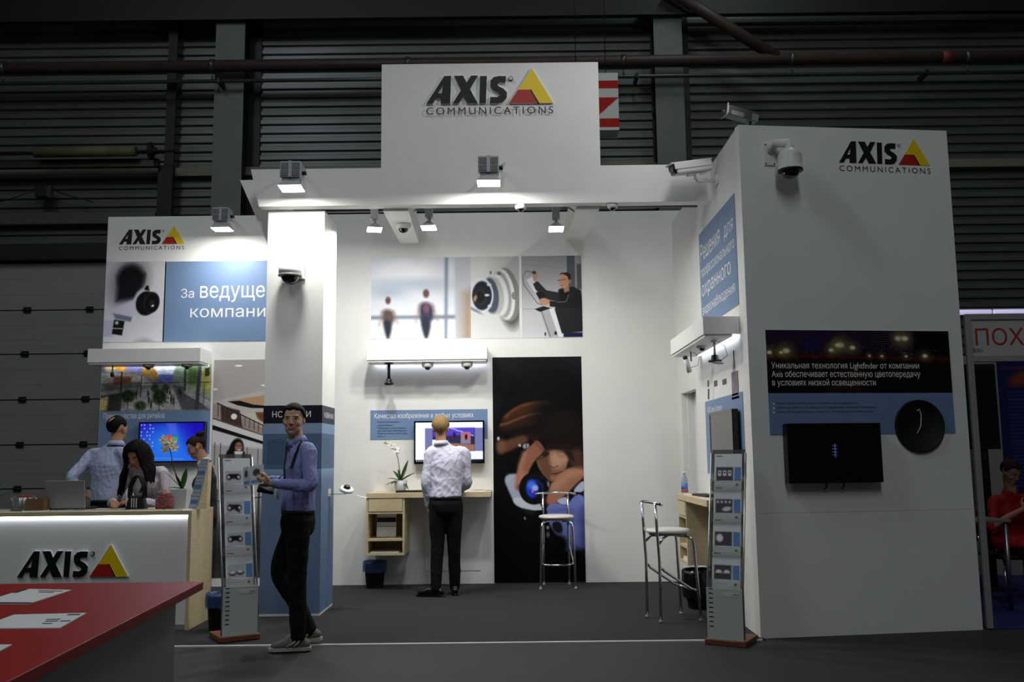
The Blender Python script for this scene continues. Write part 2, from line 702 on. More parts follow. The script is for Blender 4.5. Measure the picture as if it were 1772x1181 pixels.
def hall_column(px, py, w, label):
    c = PY(px, py, 13.25)
    t = thing('steel_column', label, 'column', (c.x, 13.3, 0))
    MB().box(c.x - w / 2, c.x + w / 2, 13.22, 13.235, 0, 9.3).build('front_flange', mcolm, t)
    MB().box(c.x + w / 2 - 0.04, c.x + w / 2 - 0.02, 13.235, 13.59, 0, 9.3).build('side_web', mdark, t)
    MB().box(c.x - w / 2, c.x + w / 2 + 0.16, 13.57, 13.595, 0, 9.3).build('back_flange', mdark, t)
    for zz in (2.2, 4.4, 6.6):
        MB().box(c.x - w / 2, c.x + w / 2 - 0.04, 13.236, 13.56, zz, zz + 0.012).build('stiffener', mcolm, t)


hall_column(396, 200, 0.44, 'grey steel hall column behind the left end of the header')
hall_column(1158, 150, 0.43, 'grey steel hall column behind the bullet camera')
c = PY(295, 200, 13.4)
t = thing('steel_post', 'thin dark steel post left of the grey hall column', 'post', (c.x, 13.45, 0))
MB().box(c.x - 0.07, c.x + 0.07, 13.4, 13.42, 4.75, 9.2).build('front_flange', mdark, t)
MB().box(c.x - 0.01, c.x + 0.01, 13.42, 13.58, 4.75, 9.2).build('web', mdark, t)
MB().box(c.x - 0.12, c.x + 0.1, 13.3, 13.4, PY(295, 380, 13.4).z, PY(295, 290, 13.4).z).build('bracket_plate', mdark, t)

# pipes
mpipe = mat('brown_primer_pipe', (0.26, 0.205, 0.18), 0.5, noise=0.2, nscale=3)
mpipe2 = mat('grey_pipe', (0.34, 0.34, 0.34), 0.35, 0.6)
t = thing('sprinkler_pipe', 'thick brown pipe running along the hall wall under the roof', 'pipe', (0, 13.0, 0))
zc = PY(750, 108, 13.0).z
MB().cyl((-13, 13.0, zc - 0.02), (13, 13.0, zc - 0.02), 0.09, n=18).build('pipe', mpipe, t)
for x in (-10.2, -7.5, -4.4, -1.5, 1.7, 4.2, 6.8, 9.5):
    MB().cyl((x - 0.035, 13.0, zc - 0.02), (x + 0.035, 13.0, zc - 0.02), 0.104, n=18).build('coupling', mpipe2, t)
    mb = MB().cyl((x, 13.0, zc - 0.1), (x, 13.0, zc - 0.24), 0.012, n=8)
    mb.build('sprinkler_drop', mpipe2, t)
o = MB().cyl((PY(1395, 103, 13.0).x + 2.0, 13.0, zc - 0.02), (PY(1395, 103, 13.0).x + 2.16, 13.0, zc - 0.02), 0.1, n=18).build(
    'rust_collar', mat('rust_red', (0.42, 0.16, 0.09), 0.6), t)
t2 = PY(1345, 100, 13.0)
t1 = PY(1225, 25, 13.0)
MB().tube([t1 + (t1 - t2) * 0.6, t1, t2], 0.088, 16).build('branch', mpipe, t)
t = thing('conduit_pipe', 'thin grey pipe running below the thick brown pipe', 'pipe', (0, 13.02, 0))
zc2 = PY(750, 134, 13.02).z
MB().cyl((-13, 13.02, zc2 - 0.02), (13, 13.02, zc2 - 0.02), 0.028, n=12).build('pipe', mpipe2, t)
for x in (-8.8, -4.3, 1.9, 6.2):
    MB().box(x - 0.02, x + 0.02, 12.97, 13.3, zc2 - 0.06, zc2 + 0.02).build('clip', mdark, t)
# top truss chord and girts
zt = PY(886, 14, 13.1).z
t = thing('roof_beam', 'dark steel roof beam across the very top', 'beam', (0, 13.16, zt - 0.14))
MB().box(-13, 13, 13.11, 13.21, zt - 0.12, zt - 0.1).build('lower_flange', mdark, t)
MB().box(-13, 13, 13.15, 13.17, zt - 0.1, zt + 0.3).build('web', mdark, t)
MB().box(-13, 13, 13.11, 13.21, zt + 0.3, zt + 0.32).build('upper_flange', mdark, t)
mgirt = mat('beige_girt', (0.47, 0.45, 0.40), 0.55)
zg = PY(400, 296, 13.5).z
tag(MB().box(-13, 13, 13.5, 13.598, zg - 0.07, zg + 0.06).build('girt_rail', mgirt, bevel=0.006),
    'beige horizontal rail along the corrugated hall wall', 'rail')

# sectional gate at left
mgate = mat('pale_gate_panel', (0.57, 0.58, 0.565), 0.5, noise=0.05, nscale=2, bump=0.03)
gx0, gx1 = -9.6, PY(186, 600, 13.4).x + 1.2
jys = [455, 537, 613, 692, 770, 846, 924]
jz = [PY(90, y, 13.45).z for y in jys] + [0.0]
t = thing('door_1', 'pale grey sectional gate with dark hinges behind the counter', 'gate', ((gx0 + gx1) / 2, 13.5, 0))
t['kind'] = 'structure'
for a, b in zip(jz[:-1], jz[1:]):
    mb = MB().box(gx0, gx1, 13.45, 13.56, b + 0.008, a - 0.008)
    for k in range(1, 3):
        zz = a + (b - a) * k / 3
        mb.box(gx0, gx1, 13.447, 13.45, zz - 0.004, zz + 0.004)
    mb.build('gate_panel', mgate, t, bevel=0.006)
for zz in jz[1:-1]:
    for px in (-65, 40, 149):
        cx = PY(px, 650, 13.42).x
        mb = MB().box(cx - 0.05, cx + 0.05, 13.42, 13.45, zz - 0.035, zz + 0.045)
        mb.cyl((cx - 0.06, 13.415, zz), (cx + 0.06, 13.415, zz), 0.014, n=8)
        mb.build('hinge', mdark, t)
ztop = jz[0]
tag(MB().box(gx0 - 0.3, gx1 + 0.1, 13.3, 13.58, ztop + 0.02, ztop + 0.26).build('gate_lintel', mat('gate_lintel_dark', (0.13, 0.135, 0.13), 0.5)),
    'dark lintel box above the pale sectional gate', 'lintel')
zz = PY(130, 378, 13.45).z
tag(MB().box(-9.6, PY(268, 378, 13.45).x, 13.44, 13.58, zz - 0.09, zz + 0.09).build('metal_strip', mat('pale_strip', (0.36, 0.37, 0.37), 0.4, 0.4), bevel=0.01),
    'lighter metal strip on the hall wall above the gate', 'strip')
a, b = PY(60, 264, 13.06), PY(236, 262, 13.06)
t = thing('shaft_roller', 'dusty yellowish roller on a shaft high at left', 'roller', ((a.x + b.x) / 2, 13.06, a.z - 0.1))
MB().cyl((a.x, 13.06, a.z), (b.x, 13.06, a.z), 0.075, n=20).build('drum', mat('dusty_drum', (0.40, 0.38, 0.26), 0.7, noise=0.3, nscale=5), t)
MB().cyl((a.x - 2.4, 13.06, a.z), (b.x + 0.55, 13.06, a.z), 0.02, n=10).build('shaft', mdark, t)
MB().lathe([(0.0, 0), (0.13, 0.0), (0.13, 0.03), (0.05, 0.04), (0.05, 0.1), (0.0, 0.1)], (b.x + 0.2, 13.06, a.z), (1, 0, 0)).build('pulley', mdark, t)
za = PY(140, 284, 13.25).z
tag(MB().box(-9.4, PY(275, 284, 13.25).x, 13.2, 13.3, za - 0.06, za + 0.06).build('steel_rail', mat('steel_rail_grey', (0.3, 0.31, 0.31), 0.35, 0.7)),
    'grey steel rail just below the roller at left', 'rail')
c = PY(70, 330, 13.3)
t = thing('junction_box', 'small dark box with sagging cables left on hall wall', 'box', (c.x, 13.4, c.z - 0.1))
MB().box(c.x - 0.09, c.x + 0.09, 13.3, 13.44, c.z - 0.09, c.z + 0.09).build('case', mdark, t, bevel=0.01)
MB().box(c.x + 0.08, c.x + 0.14, 13.32, 13.42, c.z - 0.1, c.z + 0.08).build('cover', mpipe2, t)
for s in (-1, 1):
    MB().tube([(c.x + s * 0.1, 13.4, c.z + 0.05), (c.x + s * 0.4, 13.4, c.z - 0.06), (c.x + s * 0.75, 13.4, c.z - 0.16)], 0.008, 6).build('cable', mdark, t)

# red and white hanging sign behind the central header
Ys = 11.6
a, b, d = PY(985, 128, Ys), PY(1069, 126, Ys), PY(985, 226, Ys)
im = Img(60, 72, (0.86, 0.86, 0.85))
R_ = (0.72, 0.13, 0.10)
im.rect(0, 0.17, 1, 0.34, R_)
im.rect(0, 0.95, 1, 1.13, R_)
im.poly([(0.3, 0.52), (1.0, 0.52), (0.55, 0.92), (0.1, 0.92)], R_)
t = thing('hanging_sign', 'red and white banner box peeking out behind the central sign', 'sign', (a.x + 0.3, Ys, d.z))
MB().box(a.x, b.x, Ys + 0.006, Ys + 0.34, d.z, b.z).build('sign_box', M['offwhite'], t)
for sx in (0.1, 0.5):
    MB().cyl((a.x + sx, Ys + 0.17, b.z), (a.x + sx, Ys + 0.17, 9.2), 0.006, n=6).build('hanging_wire', mdark, t)
raster('sign_face', im, (a.x, Ys, b.z), (b.x, Ys, b.z), (a.x, Ys, d.z), t)

# ---------------------------------------------------------------- booth walls
DT = PX(1204, 676, RWX)            # doorway in the right wall
dy0, dy1 = DT.y, PX(1179, 690, RWX).y
dz = DT.z + 0.02
wb = struct(MB().box(-4.68, RWX + 0.1, WALLY, WALLY + 0.09, 0, 4.22), 'wall_back', M['wall'])
a, b = PY(735, 989, WALLY), PY(831.5, 873, WALLY)
mb = MB().box(a.x, b.x, WALLY - 0.006, WALLY, a.z, b.z)
o = mb.build('access_panel', M['wall'], wb, bevel=0.0015)
tw = MB()
FL, FR = Vector((RWX, 7.22, 0)), Vector((3.69, 7.47, 0))
TH = 4.07
tw.prism([(0, 0), ((FR - FL).length, 0), ((FR - FL).length, TH + 0.02), (0, TH)], FL, (FR - FL).normalized(), Z3, 0.08)
tw.box(RWX, RWX + 0.09, 7.235, dy0, 0, TH)
tw.box(RWX, RWX + 0.09, dy0, dy1, dz, TH)
tw.box(RWX, RWX + 0.09, dy1, WALLY, 0, TH)
tw.box(3.61, 3.69, 7.47, WALLY, 0, TH + 0.02)
tw.box(RWX + 0.09, 3.61, 7.5, WALLY, TH - 0.06, TH - 0.02)
wr = struct(tw, 'wall_right', M['wall'])
dr = MB().box(RWX + 0.13, RWX + 0.17, dy0 - 0.02, dy1 + 0.02, 0.008, dz + 0.02)
dr = struct(dr, 'door_2', M['wall'])
MB().box(RWX + 0.06, RWX + 0.13, dy1 - 0.05, dy1, 0.008, dz).build('door_frame', M['white'], dr)
MB().tube([(RWX + 0.12, dy0 + 0.03, 1.42), (RWX + 0.1, dy0 + 0.06, 1.47), (RWX + 0.1, dy0 + 0.14, 1.6)], 0.008, 8).build('door_handle', M['alu'], dr)
# horizontal seam on tower front
u_ = (FR - FL).normalized()
nrm = u_.cross(Z3)
mseam = mat('panel_seam', (0.72, 0.72, 0.71), 0.6)
for zz in (0.94,):
    MB().obox(FL + u_ * 0.913 + Z3 * zz + nrm * 0.0003, u_ * 0.9, Z3 * 0.0015, nrm * 0.0005).build('seam', mseam, wr)
# free-standing column with printed wrap
cx0, cx1, cy0, cy1 = -2.285, -1.752, COLY, 9.02
ctop = 3.725
colm = struct(MB().box(cx0, cx1, cy0, cy1, 0, ctop), 'wall_column', M['wall'])
struct(MB().box(cx0 - 0.004, cx1 + 0.004, cy0 - 0.006, cy1, 0.008, 0.026), 'baseboard_column', M['white'])

# header with raised sign panel
hz0, hz1 = PY(840, 353, HDRY).z, PY(640, 291, HDRY).z
szt = PY(850, 109.5, HDRY).z
xsl, xsr = PY(660, 200, HDRY).x, PY(1037, 200, HDRY).x
hl0, hl1 = PY(448, 358, HDRY).x, PY(434, 295, HDRY).x
hd = MB()
hd.prism([(hl0, hz0), (RWX, hz0), (RWX, hz1), (xsr, hz1), (xsr, szt), (xsl, szt), (xsl, hz1), (hl1, hz1)], (0, HDRY, 0), X3, Z3, 0.13)
hdr = struct(hd, 'wall_header', M['wall'])
a = [PY(415, 312, 8.65), PY(505, 310, 8.65), PY(505, 421, 8.65), PY(463, 421, 8.65)]
mb = MB().prism([(q.x, q.z) for q in a], (0, 8.65, 0), X3, Z3, 0.05)
mb.build('return_board', M['wall'], hdr)
for near, far in (((663, 366), (692.6, 421.8)), ((997, 363), (979, 417))):
    nx0, nx1 = PY(near[0], near[1], HDRY + 0.13).x, PY(near[0] + (44 if near[0] < 800 else 40), near[1], HDRY + 0.13).x
    fx0, fx1 = PY(far[0], far[1], WALLY).x, PY(far[0] + 32, far[1], WALLY).x
    zn, zf = PY(near[0], near[1], HDRY + 0.13).z, PY(far[0], far[1], WALLY).z
    y0, y1 = HDRY + 0.13, WALLY
    zt_ = 4.1
    vs = [(nx0, y0, zn), (nx1, y0, zn), (fx1, y1, zf), (fx0, y1, zf), (nx0, y0, zt_), (nx1, y0, zt_), (fx1, y1, zt_), (fx0, y1, zt_)]
    MB().add(vs, [(0, 3, 2, 1), (4, 5, 6, 7), (0, 1, 5, 4), (1, 2, 6, 5), (2, 3, 7, 6), (3, 0, 4, 7)]).build('cross_beam', M['wall'], hdr)
BEAML = (nx0, nx1)

# ---------------------------------------------------------------- logos
LA = [(120, 465), (228, 292), (268, 292), (262, 465), (205, 465), (207, 432), (193, 432), (203, 400), (212, 400), (221, 345), (190, 400),
      (203, 400.1), (193, 432.1), (178, 432), (158, 465)]
LX = [(285, 292), (340, 292), (360, 335), (386, 292), (428, 292), (380, 376), (425, 465), (362, 465), (342, 420), (313, 465), (275, 465), (326, 382)]
LI = [(440, 295), (481, 295), (474, 465), (434, 465)]
LS = [(595, 298), (590, 342), (556, 339), (543, 350), (553, 362), (577, 374), (599, 398), (597, 433), (576, 458), (548, 467), (496, 466), (500, 425),
      (540, 428), (556, 416), (548, 402), (520, 388), (500, 366), (501, 326), (521, 303), (550, 296)]
TY = [(748, 250), (872, 467), (790, 467), (744, 383), (665, 383)]
TR_ = [(665, 383), (735, 383), (778, 467), (610, 467)]
TB = [(735, 383), (744, 383), (790, 467), (778, 467)]


def logo(o, ax, ay, width, th, parent, caption=True, raised=True):
    """o = lower-left corner of the AXIS word (baseline), width = word + triangle"""
    s = width / 752.0
    o, ax, ay = Vector(o), Vector(ax).normalized(), Vector(ay).normalized()
    nz = ax.cross(ay)
    of = o + nz * th

    def pl(pts):
        return [((x - 120) * s, (467 - y) * s) for x, y in pts]
    ms = [M['logoblack'], M['logoedge'] if raised else M['logoblack']]
    for nm, pts in (('letter_a', LA), ('letter_x', LX), ('letter_i', LI), ('letter_s', LS)):
        MB().prism(pl(pts), of, ax, ay, th, 0, 1).build(nm, ms, parent)
    MB().prism(pl(TY), of, ax, ay, th, 0, 1).build('logo_triangle', [M['logoyellow'], M['logoedge'] if raised else M['logoyellow']], parent)
    MB().prism(pl(TR_), of, ax, ay, th, 0, 1).build('logo_triangle_base', [M['logored'], M['logoedge'] if raised else M['logored']], parent)
    MB().prism(pl(TB), of - nz * 0.0004, ax, ay, th * 0.9, 0, 0).build('logo_triangle_sliver', M['logoblack'], parent)  # thin black sliver, part of the logo's own design
    c = of + ax * ((622 - 120) * s) + ay * ((467 - 312) * s)
    mb = MB()
    rr = 13 * s
    pts = [(math.cos(i * math.pi / 8) * rr, math.sin(i * math.pi / 8) * rr) for i in range(16)]
    mb.prism(pts, c, ax, ay, th)
    mb.prism([(x * 0.72, y * 0.72) for x, y in pts], c + nz * 0.0005, ax, ay, 0.0003, 1, 1)
    v, f = text_mesh('R', frame3(c - ax * rr * 0.3 - ay * rr * 0.42 + nz * 0.0008, ax, ay), height=rr * 0.85, depth=0.0002)
    mb.add(v, f, 0)
    mb.build('registered_mark', [M['logoblack'], M['logoedge']], parent)
    if caption:
        m = frame3(o - ay * (65 * s) + nz * (th if raised else 0.001), ax, ay)
        v, f = text_mesh('COMMUNICATIONS', m, width=752 * s, height=44 * s, space=1.35, depth=0.001)
        mb = MB()
        mb.add(v, f)
        mb.build('caption', M['logoblack'], parent)


a, b = PY(738, 182, HDRY), PY(957, 178, HDRY)
logo((a.x, HDRY, (a.z + b.z) / 2 - 0.005), X3, Z3, b.x - a.x, 0.022, hdr)
a, b = PY(206, 425, WALLY), PY(319, 421, WALLY)
logo((a.x, WALLY, (a.z + b.z) / 2), X3, Z3, b.x - a.x, 0.003, wb, raised=False)


def TW(px, py):
    """point on the tower front plane"""
    d = Vector(ray(px, py))
    c0 = Vector(CAMP)
    t_ = (FL - c0).dot(nrm) / d.dot(nrm)
    return c0 + d * t_


a, b = TW(1452, 284.5), TW(1609, 284.5)
logo(Vector((a.x, a.y, (a.z + b.z) / 2)), u_, Z3, (b - a).length, 0.003, wr, raised=False)
# ================================================================ PRINTED PANELS
BLUE = (0.44, 0.54, 0.68)


def WR(px0, py0, px1, py1, Y=WALLY, off=0.005):
    """upright rectangle on a frontal plane from photo corners -> tl, tr, bl"""
    a, b = PY(px0, py0, Y - off), PY(px1, py1, Y - off)
    m0 = PY((px0 + px1) / 2, py0, Y - off).z
    m1 = PY((px0 + px1) / 2, py1, Y - off).z
    return (Vector((a.x, Y - off, m0)), Vector((b.x, Y - off, m0)), Vector((a.x, Y - off, m1)))


def zmap(x0, y0, w, zx0, zy0, sc):
    return lambda zx, zy: ((zx0 + zx / sc - x0) / w, (zy0 + zy / sc - y0) / w)


def flat_panel(name, tl, tr, bl, m, parent, th=0.004):
    ax, ay = (tr - tl), (tl - bl)
    w_, h_ = ax.length, ay.length
    return MB().prism([(0, 0), (w_, 0), (w_, h_), (0, h_)], bl, ax.normalized(), ay.normalized(), th).build(name, m, parent)


MBLUE = mat('poster_blue', BLUE, 0.45, noise=0.05, nscale=1.5)
# --- left wall, upper banner
t = thing('banner', 'wide banner with blurred camera photo above the left shelf', 'banner', (-3.9, WALLY - 0.01, PY(300, 592, WALLY).z))
W0 = (182, 453)
q = zmap(182, 453, 101, 170, 440, 7.385)
im = Img(126, 172, (0.80, 0.80, 0.83))
im.grad((0.78, 0.78, 0.80), (0.86, 0.86, 0.90))
im.ell(*q(620, 250), 0.5, 0.5, (0.86, 0.85, 0.85), 0.5, alpha=0.7)
im.ell(*q(380, 380), 0.30, 0.42, (0.30, 0.30, 0.36), 0.22, 0.3, 0.55)
im.ell(*q(400, 300), 0.22, 0.22, (0.08, 0.08, 0.09), 0.12)
im.poly([q(250, 300), q(570, 260), q(520, 560), q(230, 600)], (0.09, 0.09, 0.10), 0.10)
im.poly([q(120, 720), q(450, 580), q(480, 780), q(200, 800)], (0.80, 0.80, 0.87), 0.06)
im.ell(*q(560, 620), 0.16, 0.24, (0.78, 0.79, 0.84), 0.04, 0.1)
im.ell(*q(600, 630), 0.17, 0.205, (0.07, 0.07, 0.075), 0.025, 0.1)
im.ell(*q(665, 620), 0.135, 0.18, (0.13, 0.13, 0.14), 0.02, 0.1)
im.ell(*q(672, 625), 0.11, 0.15, (0.06, 0.06, 0.065), 0.02, 0.1)
im.ell(*q(675, 640), 0.05, 0.07, (0.16, 0.15, 0.15), 0.02, 0.1)
im.ell(*q(682, 662), 0.022, 0.016, (0.85, 0.85, 0.88), 0.012, -0.5)
im.poly([q(570, 460), q(595, 405), q(620, 405), q(635, 470)], (0.07, 0.07, 0.08), 0.015)
im.poly([q(200, 750), q(435, 800), q(420, 860), q(230, 820)], (0.45, 0.46, 0.56), 0.03)
im.rect(*q(75, 840), *q(205, 1045), (0.74, 0.75, 0.84), 0.03)
im.poly([q(215, 830), q(345, 850), q(320, 1030), q(195, 1010)], (0.10, 0.10, 0.10), 0.02)
im.line([q(205, 940), q(320, 945)], 0.014, (0.8, 0.8, 0.75), 0.01)
im.ell(*q(250, 870), 0.03, 0.03, (0.75, 0.75, 0.8), 0.02)
im.ell(*q(590, 1125), 0.10, 0.05, (0.35, 0.34, 0.38), 0.12, alpha=0.6)
tl, tr, bl = WR(181, 453, 283, 592)
tl.x = bl.x = -4.675
raster('photo_print', im, tl, tr, bl, t)
tl, tr, bl = WR(286, 452, 476, 591)
flat_panel('blue_field', tl, tr, bl, MBLUE, t)
a, b = PY(313, 516, WALLY - 0.006), PY(346, 516, WALLY)
items = [('За', frame3(a, X3, Z3), dict(width=0.15))]
a = PY(346, 516, WALLY - 0.006)
items.append(('ведущей', frame3(a + Z3 * -0.052, X3, Z3), dict(width=0.86, height=0.245)))
a = PY(329, 550, WALLY - 0.006)
items.append(('компанией', frame3(a + Z3 * 0.0, X3, Z3), dict(width=1.11, height=0.145)))
lettering('slogan', items, M['letters'], t)

# --- left wall, retail panel (mall photo + blue)
t = thing('retail_panel', 'retail panel with shopping mall photo under the left shelf', 'panel', (-4.1, WALLY - 0.01, PY(270, 786, WALLY).z))
q = zmap(174, 633, 190, 160, 590, 5.368)
im = Img(230, 98, (0.55, 0.55, 0.55))
im.grad((0.62, 0.62, 0.60), (0.50, 0.50, 0.50))
im.poly([q(60, 300), q(450, 330), q(560, 420), q(60, 440)], (0.82, 0.80, 0.75), 0.01)       # left gallery
im.poly([q(60, 230), q(600, 235), q(600, 370), q(450, 330), q(60, 240)], (0.82, 0.58, 0.18), 0.02)
im.poly([q(290, 235), q(455, 235), q(455, 330), q(300, 290)], (0.50, 0.50, 0.66), 0.02)
im.poly([q(455, 235), q(560, 235), q(600, 360), q(455, 320)], (0.72, 0.55, 0.25), 0.02)
im.poly([q(540, 225), q(770, 225), q(735, 330), q(605, 330)], (0.90, 0.92, 0.97), 0.02)
for k in range(9):
    im.line([q(560 + k * 24, 228), q(618 + k * 13, 330)], 0.002, (0.6, 0.66, 0.8), 0.002, 0.6)
im.poly([q(605, 325), q(735, 325), q(735, 400), q(605, 400)], (0.42, 0.48, 0.78), 0.01)
im.poly([q(770, 225), q(1105, 225), q(1105, 560), q(840, 430), q(740, 330)], (0.55, 0.62, 0.50), 0.02)
im.poly([q(870, 250), q(960, 240), q(960, 420), q(880, 420)], (0.32, 0.42, 0.22), 0.03)
im.poly([q(1000, 280), q(1090, 260), q(1090, 500), q(1010, 470)], (0.68, 0.66, 0.36), 0.03)
im.poly([q(1030, 270), q(1075, 262), q(1075, 340), q(1035, 345)], (0.20, 0.22, 0.16), 0.01)
im.poly([q(60, 480), q(440, 430), q(440, 452), q(60, 520)], (0.58, 0.60, 0.58), 0.006)
im.poly([q(60, 400), q(440, 392), q(440, 430), q(60, 480)], (0.36, 0.36, 0.34), 0.01, 0.6)
im.poly([q(190, 330), q(360, 340), q(350, 400), q(190, 420)], (0.62, 0.36, 0.28), 0.03)
im.poly([q(60, 520), q(280, 490), q(260, 660), q(60, 660)], (0.22, 0.23, 0.21), 0.02)
im.poly([q(60, 540), q(150, 520), q(140, 650), q(60, 655)], (0.74, 0.68, 0.46), 0.02)
im.poly([q(270, 650), q(480, 450), q(720, 450), q(850, 655)], (0.68, 0.68, 0.68), 0.02)
im.poly([q(740, 430), q(830, 430), q(1080, 655), q(830, 655)], (0.34, 0.34, 0.36), 0.015)
im.poly([q(850, 455), q(1105, 590), q(1105, 650), q(850, 500)], (0.62, 0.61, 0.62), 0.01)
im.line([q(470, 400), q(1100, 400)], 0.006, (0.25, 0.26, 0.26), 0.004)
for x0, y0, x1, y1, w_ in ((265, 300, 258, 650, .016), (450, 330, 443, 530, .009), (850, 280, 850, 470, .022), (985, 240, 965, 640, .034), (415, 420, 410, 560, .005), (1030, 400, 1025, 640, .006)):
    im.line([q(x0, y0), q(x1, y1)], w_, (0.26, 0.27, 0.28), 0.006)
for cx, cy, rx, ry in ((330, 520, .062, .055), (620, 530, .060, .068), (445, 610, .05, .04), (575, 450, .03, .03), (675, 450, .03, .026)):
    im.ell(*q(cx, cy), rx, ry, (0.14, 0.20, 0.12), 0.03)
    r2 = np.random.default_rng(int(cx))
    for _ in range(14):
        im.ell(q(cx, cy)[0] + r2.normal(0, rx * .5), q(cx, cy)[1] + r2.normal(0, ry * .5), .010, .009, (0.26, 0.33, 0.20), 0.012, alpha=.8)
    im.line([q(cx, cy + 60), q(cx, cy + 130)], 0.006, (0.15, 0.14, 0.12), 0.004)
for cx, cy, h in ((523, 560, 30), (545, 600, 36), (730, 555, 40), (752, 570, 40), (800, 480, 28), (815, 500, 30), (515, 500, 22), (690, 480, 18), (715, 490, 18), (405, 500, 20)):
    im.ell(*q(cx, cy), .0085, h / 900, (0.18, 0.17, 0.20), 0.008)
im.grain(0.18, 60, 3)
tl, tr, bl = WR(174, 632, 364, 712)
tl.x = bl.x = max(tl.x, -4.675)
raster('mall_print', im, tl, tr, bl, t)
tl2, tr2, bl2 = WR(173, 712, 363, 786)
tl2.x = bl2.x = tl.x
tr2.x = tr.x
flat_panel('blue_field', tl2, tr2, bl2, MBLUE, t)
a = PY(179, 728, WALLY - 0.006)
its = [('Преимущества для ритейла', frame3(a, X3, Z3), dict(width=0.69, height=0.085))]
lettering('heading', its, M['letters'], t)

# --- tall mall poster with woman
t = thing('tall_poster', 'tall poster of a mall escalator with a dark haired woman', 'poster', (-2.9, WALLY - 0.01, PY(412, 1000, WALLY).z))
q = zmap(371, 623, 86, 360, 620, 5.627)
im = Img(110, 480, (0.72, 0.70, 0.69))
im.grad((0.66, 0.64, 0.63), (0.78, 0.76, 0.75))
im.poly([q(60, 430), q(620, 300), q(620, 560), q(60, 700)], (0.74, 0.72, 0.71), 0.05)
im.poly([q(220, 420), q(540, 370), q(540, 470), q(300, 460)], (0.72, 0.58, 0.46), 0.03)
im.poly([q(190, 430), q(300, 425), q(420, 465), q(525, 475), q(525, 502), q(400, 498), q(280, 470)], (0.09, 0.08, 0.085), 0.01)
im.poly([q(100, 450), q(525, 700), q(525, 770), q(55, 590), q(55, 450)], (0.62, 0.56, 0.52), 0.01)
im.poly([q(130, 470), q(300, 520), q(330, 690), q(140, 620)], (0.30, 0.22, 0.20), 0.03)
im.poly([q(330, 560), q(430, 540), q(520, 560), q(520, 700)], (0.80, 0.76, 0.72), 0.02)
im.poly([q(440, 540), q(520, 540), q(510, 640), q(460, 600)], (0.45, 0.28, 0.20), 0.03)
for k in range(11):
    xx = 110 + k * 40
    yt = 450 + (xx - 110) * 0.53
    im.line([q(xx, yt), q(xx, yt + 130 - k * 5)], 0.012, (0.16, 0.14, 0.14), 0.008)
im.line([q(100, 445), q(525, 680)], 0.022, (0.15, 0.13, 0.13), 0.01)
im.line([q(55, 590), q(525, 772)], 0.02, (0.25, 0.22, 0.21), 0.01)
im.ell(*q(252, 580), 0.055, 0.06, (0.93, 0.93, 0.93), 0.01)
im.poly([q(50, 600), q(525, 775), q(525, 860), q(50, 700)], (0.86, 0.85, 0.85), 0.01)
im.poly([q(50, 655), q(525, 830), q(525, 858), q(50, 700)], (0.10, 0.09, 0.09), 0.008)
im.poly([q(50, 705), q(525, 862), q(525, 1000), q(50, 900)], (0.84, 0.83, 0.84), 0.02)
im.poly([q(50, 850), q(525, 900), q(525, 1181), q(50, 1181)], (0.68, 0.67, 0.67), 0.05)
for xx in (90, 140, 375, 470, 525):
    im.line([q(xx, 830 + (xx - 90) * .2), q(xx, 1050)], 0.014, (0.28, 0.27, 0.27), 0.01)
im.ell(*q(280, 900), 0.13, 0.22, (0.06, 0.05, 0.05), 0.03, 0.15)
im.ell(*q(240, 950), 0.10, 0.12, (0.07, 0.06, 0.06), 0.03)
im.ell(*q(300, 880), 0.068, 0.105, (0.62, 0.46, 0.38), 0.03)
im.line([q(280, 868), q(322, 866)], .02, (0.25, 0.17, 0.14), .02, .7)
im.ell(*q(306, 905), 0.03, 0.012, (0.85, 0.80, 0.78), 0.01)
im.poly([q(200, 990), q(250, 920), q(350, 920), q(400, 1060), q(360, 1181), q(200, 1181)], (0.09, 0.11, 0.17), 0.02)
im.poly([q(262, 920), q(340, 920), q(320, 1000), q(275, 1000)], (0.88, 0.87, 0.87), 0.02)
im.ell(*q(395, 985), 0.05, 0.04, (0.55, 0.38, 0.30), 0.02)
Qy = lambda py: (py - 623) / 86
im.mix(np.clip((im.y * im.asp - Qy(860)) / 0.6, 0, 1), (0.36, 0.36, 0.37))
for xx in (0.12, 0.30, 0.62, 0.88):
    im.line([(xx, Qy(850)), (xx - .02, Qy(1000))], 0.03, (0.16, 0.16, 0.17), 0.03)
im.line([(0, Qy(870)), (1, Qy(862))], 0.02, (0.14, 0.14, 0.14), 0.01)
im.ell(0.5, Qy(960), 0.5, 0.5, (0.12, 0.12, 0.13), 0.5, alpha=.8)
for px_, py_ in ((410, 634), (452, 669), (372, 675)):
    im.ell((px_ - 371) / 86, Qy(py_), 0.07, 0.02, (0.97, 0.97, 0.95), 0.01)
tl, tr, bl = WR(371, 623, 456, 1000)
raster('photo_print', im, tl, tr, bl, t)

